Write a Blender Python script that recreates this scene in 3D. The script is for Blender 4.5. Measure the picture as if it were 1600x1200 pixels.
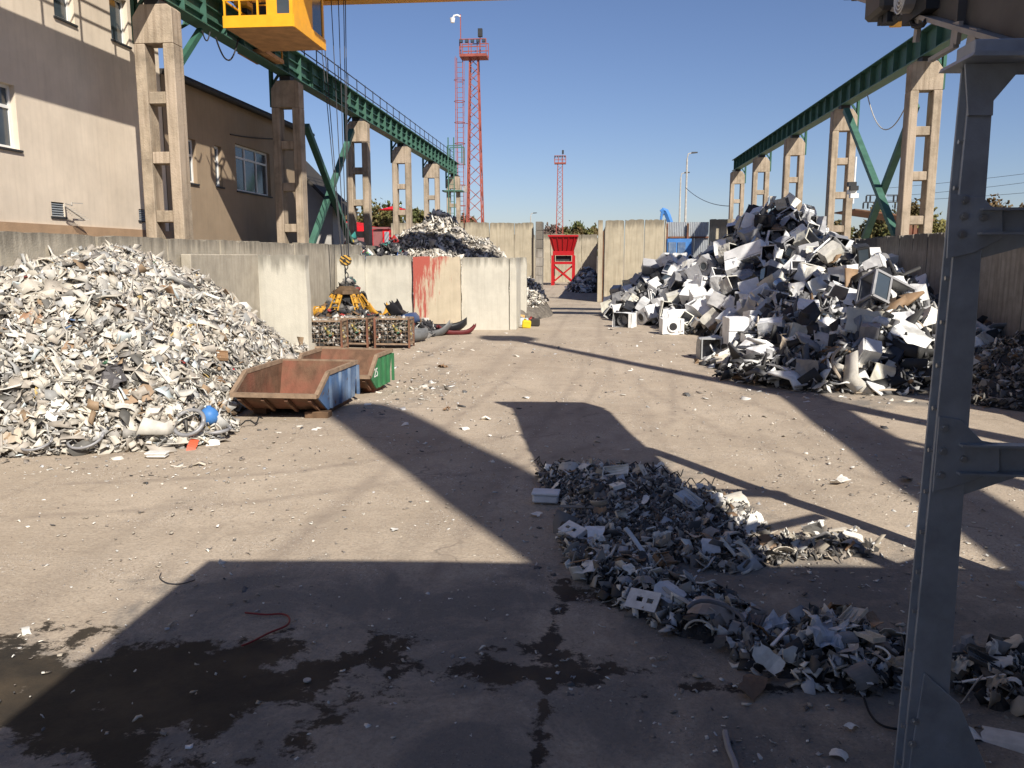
import bpy, bmesh, math, random
import numpy as np
from mathutils import Vector, Matrix, Euler, noise

for o in list(bpy.data.objects): bpy.data.objects.remove(o)
SC = bpy.context.scene
COL = SC.collection
R = math.radians
random.seed(7)
rng = np.random.default_rng(7)

# ------------------------------------------------------------------ camera
FPX, CX, CY, CAMZ = 1294.0, 800.0, 600.0, 3.0
PITCH = math.atan(200 / FPX)
YAW = math.atan(125 / math.hypot(FPX, 200))
cam_d = bpy.data.cameras.new('camera')
cam = bpy.data.objects.new('camera', cam_d); COL.objects.link(cam)
cam.location = (0, 0, CAMZ)
cam.rotation_euler = (R(90) - PITCH, 0, YAW)
cam_d.sensor_width = 36.0
cam_d.lens = FPX / 1600 * 36.0
cam_d.clip_start = 0.1
cam_d.clip_end = 3000
SC.camera = cam

# ------------------------------------------------------------------ world, sun, exposure
SUN_EL = math.atan(0.8)
SAX, SAY = -0.525, 0.851            # direction in which shadows fall on the ground
world = bpy.data.worlds.new('World'); SC.world = world; world.use_nodes = True
wn = world.node_tree.nodes; wl_ = world.node_tree.links
bg = wn['Background']
sky = wn.new('ShaderNodeTexSky'); sky.sky_type = 'NISHITA'; sky.sun_disc = False
sky.sun_elevation = SUN_EL
sky.sun_rotation = math.atan2(-SAX, -SAY)
sky.altitude = 200; sky.air_density = 1.0; sky.dust_density = 0.4; sky.ozone_density = 1.9
tint = wn.new('ShaderNodeMix'); tint.data_type = 'RGBA'; tint.blend_type = 'MULTIPLY'; tint.inputs['Factor'].default_value = 1.0
wl_.new(sky.outputs[0], tint.inputs['A']); tint.inputs['B'].default_value = (0.79, 0.815, 1.0, 1)
wl_.new(tint.outputs['Result'], bg.inputs[0]); bg.inputs[1].default_value = 0.068
sun_d = bpy.data.lights.new('sun', 'SUN'); sun_d.energy = 5.0; sun_d.angle = R(0.53); sun_d.color = (1.0, 0.93, 0.82)
sun = bpy.data.objects.new('sun', sun_d); COL.objects.link(sun)
ldir = Vector((SAX * math.cos(SUN_EL), SAY * math.cos(SUN_EL), -math.sin(SUN_EL)))
sun.rotation_euler = ldir.to_track_quat('-Z', 'Y').to_euler()
sun.location = (30, -40, 50)
SC.view_settings.view_transform = 'Standard'
SC.view_settings.look = 'None'
SC.view_settings.exposure = 0.52
SC.view_settings.gamma = 1.0
SC.view_settings.use_curve_mapping = False
SC.cycles.max_bounces = 6
SC.cycles.diffuse_bounces = 3
SC.cycles.glossy_bounces = 3

# measuring helpers: where in the yard a sight line of the photograph meets the ground or an upright plane
_fw = Vector((-math.sin(YAW) * math.cos(PITCH), math.cos(YAW) * math.cos(PITCH), -math.sin(PITCH)))
_rt = Vector((math.cos(YAW), math.sin(YAW), 0)); _up = _rt.cross(_fw)
def _ray(x, y): return _rt * ((x - CX) / FPX) + _up * ((CY - y) / FPX) + _fw
_C = Vector((0, 0, CAMZ))
def g(x, y, z=0.0):
    d = _ray(x, y); return _C + d * ((z - CAMZ) / d.z)
def aX(x, y, X):
    d = _ray(x, y); return _C + d * (X / d.x)
def aY(x, y, Y):
    d = _ray(x, y); return _C + d * (Y / d.y)

# ------------------------------------------------------------------ materials
def mat(name, col, rough=0.8, metal=0.0, var=0.25, scale=3.0, bump=0.0, bscale=30.0, col2=None, streak=0.0, spec=0.3,
        objcol=False, attr=False, rust=None, rustamt=0.5, rustscale=2.5, topstain=None):
    m = bpy.data.materials.new(name); m.use_nodes = True
    nt = m.node_tree; N = nt.nodes; L = nt.links
    b = N['Principled BSDF']
    b.inputs['Roughness'].default_value = rough; b.inputs['Metallic'].default_value = metal
    b.inputs['Specular IOR Level'].default_value = spec
    tc = N.new('ShaderNodeTexCoord'); oi = N.new('ShaderNodeObjectInfo')
    vm = N.new('ShaderNodeVectorMath'); vm.operation = 'ADD'
    sc_ = N.new('ShaderNodeVectorMath'); sc_.operation = 'SCALE'; sc_.inputs[0].default_value = (17, 31, 23)
    L.new(oi.outputs['Random'], sc_.inputs['Scale'])
    L.new(tc.outputs['Object'], vm.inputs[0]); L.new(sc_.outputs[0], vm.inputs[1])
    nz = N.new('ShaderNodeTexNoise'); nz.inputs['Scale'].default_value = scale; nz.inputs['Detail'].default_value = 7; nz.inputs['Roughness'].default_value = 0.62
    L.new(vm.outputs[0], nz.inputs['Vector'])
    if objcol: base = oi.outputs['Color']
    elif attr:
        at = N.new('ShaderNodeAttribute'); at.attribute_name = 'Col'; base = at.outputs['Color']
    else:
        rg = N.new('ShaderNodeRGB'); rg.outputs[0].default_value = (*col, 1); base = rg.outputs[0]
    cur = base
    def mix(a, fac, c, blend='MIX'):
        x = N.new('ShaderNodeMix'); x.data_type = 'RGBA'; x.blend_type = blend
        if isinstance(fac, float): x.inputs['Factor'].default_value = fac
        else: L.new(fac, x.inputs['Factor'])
        L.new(a, x.inputs['A'])
        if isinstance(c, tuple): x.inputs['B'].default_value = (*c, 1)
        else: L.new(c, x.inputs['B'])
        return x.outputs['Result']
    def ramp(src, lo, hi):
        r = N.new('ShaderNodeMapRange'); r.inputs['From Min'].default_value = lo; r.inputs['From Max'].default_value = hi; r.clamp = True
        L.new(src, r.inputs['Value']); return r.outputs['Result']
    if var > 0:
        mr = N.new('ShaderNodeMapRange'); mr.inputs['From Min'].default_value = 0.3; mr.inputs['From Max'].default_value = 0.7
        mr.inputs['To Min'].default_value = 1 - var; mr.inputs['To Max'].default_value = 1 + var * 0.6
        L.new(nz.outputs['Fac'], mr.inputs['Value'])
        hs = N.new('ShaderNodeHueSaturation'); L.new(mr.outputs['Result'], hs.inputs['Value']); L.new(cur, hs.inputs['Color']); cur = hs.outputs['Color']
    if col2 is not None:
        n2 = N.new('ShaderNodeTexNoise'); n2.inputs['Scale'].default_value = scale * 0.35; n2.inputs['Detail'].default_value = 5
        L.new(vm.outputs[0], n2.inputs['Vector'])
        cur = mix(cur, ramp(n2.outputs['Fac'], 0.45, 0.65), col2)
    if streak > 0:
        mp = N.new('ShaderNodeMapping'); mp.inputs['Scale'].default_value = (6, 6, 0.35)
        L.new(vm.outputs[0], mp.inputs['Vector'])
        n3 = N.new('ShaderNodeTexNoise'); n3.inputs['Scale'].default_value = 1.6; n3.inputs['Detail'].default_value = 5
        L.new(mp.outputs[0], n3.inputs['Vector'])
        s = N.new('ShaderNodeMath'); s.operation = 'MULTIPLY'; s.inputs[1].default_value = streak
        L.new(ramp(n3.outputs['Fac'], 0.47, 0.7), s.inputs[0])
        cur = mix(cur, s.outputs[0], (col[0] * 0.4, col[1] * 0.36, col[2] * 0.32))
    if topstain is not None:               # soot and lichen along a weathered wall top, world height
        ge = N.new('ShaderNodeNewGeometry'); sx = N.new('ShaderNodeSeparateXYZ'); L.new(ge.outputs['Position'], sx.inputs[0])
        n5 = N.new('ShaderNodeTexNoise'); n5.inputs['Scale'].default_value = 2.2; n5.inputs['Detail'].default_value = 8
        mp5 = N.new('ShaderNodeMapping'); mp5.inputs['Scale'].default_value = (3, 3, 0.4); L.new(ge.outputs['Position'], mp5.inputs[0]); L.new(mp5.outputs[0], n5.inputs['Vector'])
        a_ = N.new('ShaderNodeMath'); a_.operation = 'MULTIPLY_ADD'; L.new(n5.outputs['Fac'], a_.inputs[0]); a_.inputs[1].default_value = 1.1; L.new(sx.outputs['Z'], a_.inputs[2])
        f_ = ramp(a_.outputs[0], topstain + 0.35, topstain + 0.75)
        m_ = N.new('ShaderNodeMath'); m_.operation = 'MULTIPLY'; m_.inputs[1].default_value = 0.6; L.new(f_, m_.inputs[0])
        cur = mix(cur, m_.outputs[0], (0.07, 0.062, 0.05))
    if rust is not None:
        n4 = N.new('ShaderNodeTexNoise'); n4.inputs['Scale'].default_value = rustscale; n4.inputs['Detail'].default_value = 9; n4.inputs['Roughness'].default_value = 0.7
        L.new(vm.outputs[0], n4.inputs['Vector'])
        cur = mix(cur, ramp(n4.outputs['Fac'], 0.72 - 0.4 * rustamt, 0.80 - 0.4 * rustamt), rust)
    L.new(cur, b.inputs['Base Color'])
    rr = N.new('ShaderNodeMapRange'); rr.inputs['To Min'].default_value = max(0.05, rough - 0.12); rr.inputs['To Max'].default_value = min(1, rough + 0.12)
    L.new(nz.outputs['Fac'], rr.inputs['Value']); L.new(rr.outputs['Result'], b.inputs['Roughness'])
    if bump > 0:
        nb = N.new('ShaderNodeTexNoise'); nb.inputs['Scale'].default_value = bscale; nb.inputs['Detail'].default_value = 6
        L.new(vm.outputs[0], nb.inputs['Vector'])
        bp = N.new('ShaderNodeBump'); bp.inputs['Strength'].default_value = bump; bp.inputs['Distance'].default_value = 0.03
        L.new(nb.outputs['Fac'], bp.inputs['Height']); L.new(bp.outputs['Normal'], b.inputs['Normal'])
    return m

M = {}
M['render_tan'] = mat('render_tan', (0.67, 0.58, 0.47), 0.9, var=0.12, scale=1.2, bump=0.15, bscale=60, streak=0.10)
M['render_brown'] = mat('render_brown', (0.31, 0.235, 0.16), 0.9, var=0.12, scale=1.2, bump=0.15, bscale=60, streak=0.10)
M['plinth'] = mat('plinth', (0.40, 0.27, 0.17), 0.9, var=0.15, bump=0.2)
M['shed_grey'] = mat('shed_grey', (0.42, 0.40, 0.37), 0.9, var=0.12, bump=0.1)
M['concrete_column'] = mat('concrete_column', (0.36, 0.295, 0.22), 0.92, var=0.36, scale=2.5, bump=0.5, bscale=25, streak=0.55, col2=(0.42, 0.34, 0.26))
M['concrete_wall'] = mat('concrete_wall', (0.40, 0.36, 0.29), 0.92, var=0.22, scale=2.0, bump=0.35, bscale=30, streak=0.28, topstain=3.3)
M['concrete_far'] = mat('concrete_far', (0.40, 0.35, 0.26), 0.92, var=0.20, scale=1.2, bump=0.3, streak=0.35, topstain=4.95)
M['concrete_pale'] = mat('concrete_pale', (0.52, 0.495, 0.425), 0.9, var=0.12, scale=1.6, bump=0.25, bscale=25, streak=0.12, topstain=2.78)
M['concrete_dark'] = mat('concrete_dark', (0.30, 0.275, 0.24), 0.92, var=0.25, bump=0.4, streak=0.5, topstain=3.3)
M['green_steel'] = mat('green_steel', (0.055, 0.135, 0.10), 0.55, var=0.3, scale=2, rust=(0.11, 0.06, 0.035), rustamt=0.12)
M['green_dark'] = mat('green_dark', (0.03, 0.10, 0.07), 0.6, var=0.35, scale=2, rust=(0.07, 0.045, 0.03), rustamt=0.2)
M['rail_pale'] = mat('rail_pale', (0.42, 0.40, 0.36), 0.6, var=0.3)
M['dark_steel'] = mat('dark_steel', (0.03, 0.032, 0.035), 0.6, var=0.3)
M['galv'] = mat('galv', (0.34, 0.375, 0.42), 0.5, metal=0.35, var=0.22, scale=6, bump=0.08, bscale=90, spec=0.4)
M['galv_bolt'] = mat('galv_bolt', (0.42, 0.44, 0.46), 0.35, metal=0.7, var=0.2)
M['conveyor'] = mat('conveyor', (0.10, 0.095, 0.09), 0.6, metal=0.2, var=0.35, scale=3, rust=(0.16, 0.10, 0.06), rustamt=0.1)
M['conveyor_bracket'] = mat('conveyor_bracket', (0.36, 0.34, 0.32), 0.55, metal=0.2, var=0.3)
M['rubber'] = mat('rubber', (0.02, 0.02, 0.021), 0.7, var=0.3)
M['yellow'] = mat('yellow', (0.80, 0.38, 0.02), 0.45, var=0.12, scale=3, rust=(0.25, 0.12, 0.04), rustamt=0.02)
M['yellow_worn'] = mat('yellow_worn', (0.50, 0.26, 0.03), 0.6, var=0.3, scale=8, rust=(0.10, 0.06, 0.03), rustamt=0.42, rustscale=9)
M['soffit'] = mat('soffit', (0.46, 0.26, 0.12), 0.8, var=0.3, rust=(0.2, 0.1, 0.05), rustamt=0.25)
M['glass'] = mat('glass', (0.05, 0.065, 0.08), 0.08, var=0.1, spec=0.8)
M['pvc_white'] = mat('pvc_white', (0.72, 0.72, 0.70), 0.45, var=0.06)
M['shutter'] = mat('shutter', (0.30, 0.33, 0.36), 0.6, var=0.1)
M['roof_dark'] = mat('roof_dark', (0.05, 0.045, 0.04), 0.7, var=0.3)
M['red_tower'] = mat('red_tower', (0.29, 0.075, 0.055), 0.65, var=0.3, scale=2, rust=(0.30, 0.13, 0.09), rustamt=0.3)
M['red'] = mat('red', (0.40, 0.012, 0.016), 0.4, var=0.12)
M['red_shop'] = mat('red_shop', (0.68, 0.012, 0.02), 0.5, var=0.08)
M['red_sheet'] = mat('red_sheet', (0.25, 0.10, 0.10), 0.6, var=0.15)
M['white'] = mat('white', (0.75, 0.75, 0.73), 0.5, var=0.08)
M['blue'] = mat('blue', (0.06, 0.20, 0.50), 0.5, var=0.2)
M['blue_skip'] = mat('blue_skip', (0.075, 0.14, 0.27), 0.6, var=0.3, scale=4, rust=(0.10, 0.055, 0.035), rustamt=0.30, rustscale=5, col2=(0.19, 0.25, 0.34), streak=0.3)
M['green_skip'] = mat('green_skip', (0.045, 0.17, 0.075), 0.55, var=0.25, scale=4, rust=(0.16, 0.07, 0.04), rustamt=0.28, rustscale=4)
M['rust'] = mat('rust', (0.155, 0.088, 0.055), 0.85, var=0.45, scale=4, bump=0.25, col2=(0.21, 0.085, 0.055), streak=0.3)
M['timber'] = mat('timber', (0.14, 0.085, 0.05), 0.9, var=0.4, scale=6)
M['rust_pale'] = mat('rust_pale', (0.27, 0.19, 0.13), 0.8, var=0.35, scale=6)
M['corrugated'] = mat('corrugated', (0.40, 0.42, 0.44), 0.5, metal=0.3, var=0.15, streak=0.2)
M['bark'] = mat('bark', (0.09, 0.065, 0.045), 0.95, var=0.3)
M['leaf'] = mat('leaf', (0.1, 0.1, 0.04), 0.75, attr=True, var=0.25, scale=0.5)
M['scrap'] = mat('scrap', (0.5, 0.5, 0.5), 0.62, attr=True, var=0.28, scale=5, spec=0.35)
M['piece'] = mat('piece', (0.5, 0.5, 0.5), 0.55, objcol=True, var=0.22, scale=4, spec=0.4, rust=(0.16, 0.13, 0.10), rustamt=0.10, rustscale=3)
M['enamel'] = mat('enamel', (0.8, 0.8, 0.8), 0.38, objcol=True, var=0.22, scale=2.5, spec=0.45, rust=(0.30, 0.26, 0.21), rustamt=0.22, rustscale=3.0)
M['appliance_dark'] = mat('appliance_dark', (0.025, 0.026, 0.03), 0.4, var=0.4, spec=0.5)
M['appliance_grey'] = mat('appliance_grey', (0.28, 0.28, 0.29), 0.5, metal=0.25, var=0.3, rust=(0.14, 0.09, 0.06), rustamt=0.15)
M['chrome'] = mat('chrome', (0.6, 0.6, 0.6), 0.28, metal=0.9, var=0.2)
M['heap_core'] = mat('heap_core', (0.17, 0.15, 0.125), 0.95, var=0.5, scale=9, bump=0.8, bscale=22, col2=(0.09, 0.08, 0.07))
M['heap_dark'] = mat('heap_dark', (0.055, 0.052, 0.05), 0.95, var=0.5, scale=9, bump=0.8, bscale=22)
M['brown_tine'] = mat('brown_tine', (0.13, 0.085, 0.05), 0.7, var=0.4, scale=7, metal=0.2)
M['chimney'] = mat('chimney', (0.35, 0.30, 0.26), 0.9, var=0.2)
M['wire'] = mat('wire', (0.04, 0.04, 0.045), 0.6, var=0.0)

# striped hook-block paint and red-stained concrete
def stripe_mat():
    m = bpy.data.materials.new('hazard_stripe'); m.use_nodes = True
    nt = m.node_tree; N = nt.nodes; L = nt.links; b = N['Principled BSDF']
    tc = N.new('ShaderNodeTexCoord'); mp = N.new('ShaderNodeMapping'); mp.inputs['Rotation'].default_value = (0, R(55), 0)
    L.new(tc.outputs['Object'], mp.inputs[0])
    w = N.new('ShaderNodeTexWave'); w.inputs['Scale'].default_value = 2.6; w.inputs['Distortion'].default_value = 0.3; w.bands_direction = 'X'
    L.new(mp.outputs[0], w.inputs['Vector'])
    cr = N.new('ShaderNodeValToRGB'); cr.color_ramp.elements[0].position = 0.48; cr.color_ramp.elements[1].position = 0.52
    cr.color_ramp.elements[0].color = (0.02, 0.02, 0.02, 1); cr.color_ramp.elements[1].color = (0.52, 0.30, 0.05, 1)
    L.new(w.outputs['Fac'], cr.inputs[0]); L.new(cr.outputs[0], b.inputs['Base Color']); b.inputs['Roughness'].default_value = 0.6
    return m
M['hazard'] = stripe_mat()
def stained_mat():
    m = mat('concrete_red_stain', (0.50, 0.43, 0.32), 0.9, var=0.12, scale=1.6, bump=0.25, bscale=25, streak=0.12)
    nt = m.node_tree; N = nt.nodes; L = nt.links; b = N['Principled BSDF']
    src = b.inputs['Base Color'].links[0].from_socket
    tc = N.new('ShaderNodeTexCoord')
    sx = N.new('ShaderNodeSeparateXYZ'); L.new(tc.outputs['Object'], sx.inputs[0])
    mp = N.new('ShaderNodeMapping'); mp.inputs['Scale'].default_value = (3.2, 3.2, 0.5); L.new(tc.outputs['Object'], mp.inputs[0])
    nz = N.new('ShaderNodeTexNoise'); nz.inputs['Scale'].default_value = 1.7; nz.inputs['Detail'].default_value = 8; nz.inputs['Roughness'].default_value = 0.65
    L.new(mp.outputs[0], nz.inputs['Vector'])
    a = N.new('ShaderNodeMath'); a.operation = 'MULTIPLY_ADD'; a.inputs[1].default_value = -0.20; a.inputs[2].default_value = -0.16
    L.new(sx.outputs['X'], a.inputs[0])
    az_ = N.new('ShaderNodeMath'); az_.operation = 'MULTIPLY_ADD'; az_.inputs[1].default_value = 0.07; L.new(sx.outputs['Z'], az_.inputs[0]); L.new(a.outputs[0], az_.inputs[2]); a = az_
    s = N.new('ShaderNodeMath'); s.operation = 'ADD'; L.new(nz.outputs['Fac'], s.inputs[0]); L.new(a.outputs[0], s.inputs[1])
    r = N.new('ShaderNodeMapRange'); r.inputs['From Min'].default_value = 0.47; r.inputs['From Max'].default_value = 0.60; r.inputs['To Max'].default_value = 0.85
    L.new(s.outputs[0], r.inputs['Value'])
    x = N.new('ShaderNodeMix'); x.data_type = 'RGBA'; L.new(r.outputs['Result'], x.inputs['Factor']); L.new(src, x.inputs['A']); x.inputs['B'].default_value = (0.36, 0.035, 0.028, 1)
    L.new(x.outputs['Result'], b.inputs['Base Color'])
    return m
M['concrete_red'] = stained_mat()

def ground_mat():
    m = bpy.data.materials.new('yard_ground'); m.use_nodes = True
    nt = m.node_tree; N = nt.nodes; L = nt.links; b = N['Principled BSDF']
    ge = N.new('ShaderNodeNewGeometry')
    def nz(scale, det=6, rough=0.6, dist=0.0):
        n = N.new('ShaderNodeTexNoise'); n.inputs['Scale'].default_value = scale; n.inputs['Detail'].default_value = det; n.inputs['Roughness'].default_value = rough; n.inputs['Distortion'].default_value = dist
        L.new(ge.outputs['Position'], n.inputs['Vector']); return n.outputs['Fac']
    def mr(src, a, c, lo=0.0, hi=1.0):
        r = N.new('ShaderNodeMapRange'); r.inputs['From Min'].default_value = a; r.inputs['From Max'].default_value = c
        r.inputs['To Min'].default_value = lo; r.inputs['To Max'].default_value = hi; L.new(src, r.inputs['Value']); return r.outputs['Result']
    def mix(a, fac, c):
        x = N.new('ShaderNodeMix'); x.data_type = 'RGBA'
        if isinstance(fac, float): x.inputs['Factor'].default_value = fac
        else: L.new(fac, x.inputs['Factor'])
        for k, v in (('A', a), ('B', c)):
            if isinstance(v, tuple): x.inputs[k].default_value = (*v, 1)
            else: L.new(v, x.inputs[k])
        return x.outputs['Result']
    def math_(op, a, c):
        x = N.new('ShaderNodeMath'); x.operation = op
        for i, v in enumerate((a, c)):
            if isinstance(v, float): x.inputs[i].default_value = v
            else: L.new(v, x.inputs[i])
        return x.outputs[0]
    c = mix((0.392, 0.322, 0.247), mr(nz(0.35, 5), 0.4, 0.62), (0.475, 0.397, 0.31))
    c = mix(c, mr(nz(1.7, 8, 0.7), 0.48, 0.75, 0, 0.55), (0.27, 0.22, 0.172))
    c = mix(c, mr(nz(7.0, 8, 0.7), 0.5, 0.72, 0, 0.5), (0.50, 0.43, 0.345))
    c = mix(c, mr(nz(34.0, 5, 0.7), 0.45, 0.7, 0, 0.6), (0.20, 0.165, 0.135))
    # swept tracks running along the yard
    tp = N.new('ShaderNodeMapping'); tp.inputs['Scale'].default_value = (1.5, 0.10, 1); tp.inputs['Rotation'].default_value = (0, 0, R(-8)); L.new(ge.outputs['Position'], tp.inputs[0])
    tn = N.new('ShaderNodeTexNoise'); tn.inputs['Scale'].default_value = 1.2; tn.inputs['Detail'].default_value = 6; L.new(tp.outputs[0], tn.inputs['Vector'])
    c = mix(c, mr(tn.outputs['Fac'], 0.5, 0.72, 0, 0.38), (0.22, 0.18, 0.145))
    at3 = N.new('ShaderNodeAttribute'); at3.attribute_name = 'track'
    c = mix(c, math_('MULTIPLY', at3.outputs['Fac'], mr(nz(2.6, 7, 0.7), 0.35, 0.6, 0.1, 0.8)), (0.25, 0.205, 0.165))
    vc = N.new('ShaderNodeTexVoronoi'); vc.feature = 'DISTANCE_TO_EDGE'; vc.inputs['Scale'].default_value = 0.42
    wv = N.new('ShaderNodeVectorMath'); wv.operation = 'ADD'; nv = N.new('ShaderNodeTexNoise'); nv.inputs['Scale'].default_value = 1.4; nv.inputs['Detail'].default_value = 6
    L.new(ge.outputs['Position'], nv.inputs['Vector']); L.new(nv.outputs['Color'], wv.inputs[0]); L.new(ge.outputs['Position'], wv.inputs[1]); L.new(wv.outputs[0], vc.inputs['Vector'])
    c = mix(c, math_('MULTIPLY', mr(vc.outputs['Distance'], 0.0, 0.012, 1, 0), mr(nz(0.5, 4), 0.5, 0.6, 0, 0.6)), (0.12, 0.10, 0.085))
    # gravel and plastic crumbs
    for sc, th, col, zone in ((13.0, 0.11, (0.55, 0.50, 0.43), 0.50), (17.0, 0.10, (0.10, 0.085, 0.07), 0.48), (26.0, 0.16, (0.62, 0.58, 0.52), 0.50), (55.0, 0.2, (0.55, 0.50, 0.44), 0.46), (38.0, 0.15, (0.07, 0.06, 0.055), 0.47)):
        v = N.new('ShaderNodeTexVoronoi'); v.inputs['Scale'].default_value = sc; L.new(ge.outputs['Position'], v.inputs['Vector'])
        spot = mr(v.outputs['Distance'], th, th + 0.07, 1, 0)
        pick = mr(v.outputs['Color'], 0.55, 0.6)
        c = mix(c, math_('MULTIPLY', math_('MULTIPLY', spot, pick), mr(nz(0.9, 4), zone, zone + 0.10, 0.12, 1.0)), col)
    # wet patches and dark slab joints (painted weights, broken edge)
    at = N.new('ShaderNodeAttribute'); at.attribute_name = 'wet'
    e = math_('ADD', at.outputs['Fac'], mr(nz(2.2, 10, 0.72, 0.15), 0.2, 0.8, -0.62, 0.62))
    wet = mr(e, 0.46, 0.56)
    at2 = N.new('ShaderNodeAttribute'); at2.attribute_name = 'damp_shade'
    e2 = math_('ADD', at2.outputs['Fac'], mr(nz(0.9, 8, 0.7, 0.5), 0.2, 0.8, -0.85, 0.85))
    damp_shade = mr(e2, 0.35, 0.85, 0, 0.7)
    c = mix(c, damp_shade, (0.135, 0.130, 0.124))  # grey darkening of the ground, partly shade painted into the foreground colour
    wc = mix((0.014, 0.0125, 0.011), mr(nz(1.3, 6), 0.45, 0.72), (0.062, 0.046, 0.029))
    c = mix(c, math_('MULTIPLY', wet, 0.93), wc)
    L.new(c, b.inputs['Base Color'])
    L.new(mr(wet, 0, 1, 0.93, 0.62), b.inputs['Roughness']); L.new(mr(wet, 0, 1, 0.25, 0.12), b.inputs['Specular IOR Level'])
    h = math_('ADD', math_('MULTIPLY', nz(34.0, 6, 0.7), 0.6), nz(5.0, 8, 0.65))
    bp = N.new('ShaderNodeBump'); bp.inputs['Distance'].default_value = 0.05; L.new(mr(wet, 0, 1, 0.5, 0.15), bp.inputs['Strength'])
    L.new(h, bp.inputs['Height']); L.new(bp.outputs['Normal'], b.inputs['Normal'])
    return m
M['ground'] = ground_mat()

# ------------------------------------------------------------------ mesh building
WL = {}   # world location of a parent at build time
def link(o, parent=None):
    COL.objects.link(o)
    if parent is not None: o.parent = parent
def tag(o, label=None, cat=None, group=None, kind=None):
    if label: o['label'] = label
    if cat: o['category'] = cat
    if group: o['group'] = group
    if kind: o['kind'] = kind
    return o
def empty(name, loc=(0, 0, 0), label=None, cat=None, group=None):
    o = bpy.data.objects.new(name, None); COL.objects.link(o); o.location = loc; o.empty_display_size = 0.1
    WL[o] = Vector(loc); tag(o, label, cat, group); return o

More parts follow.
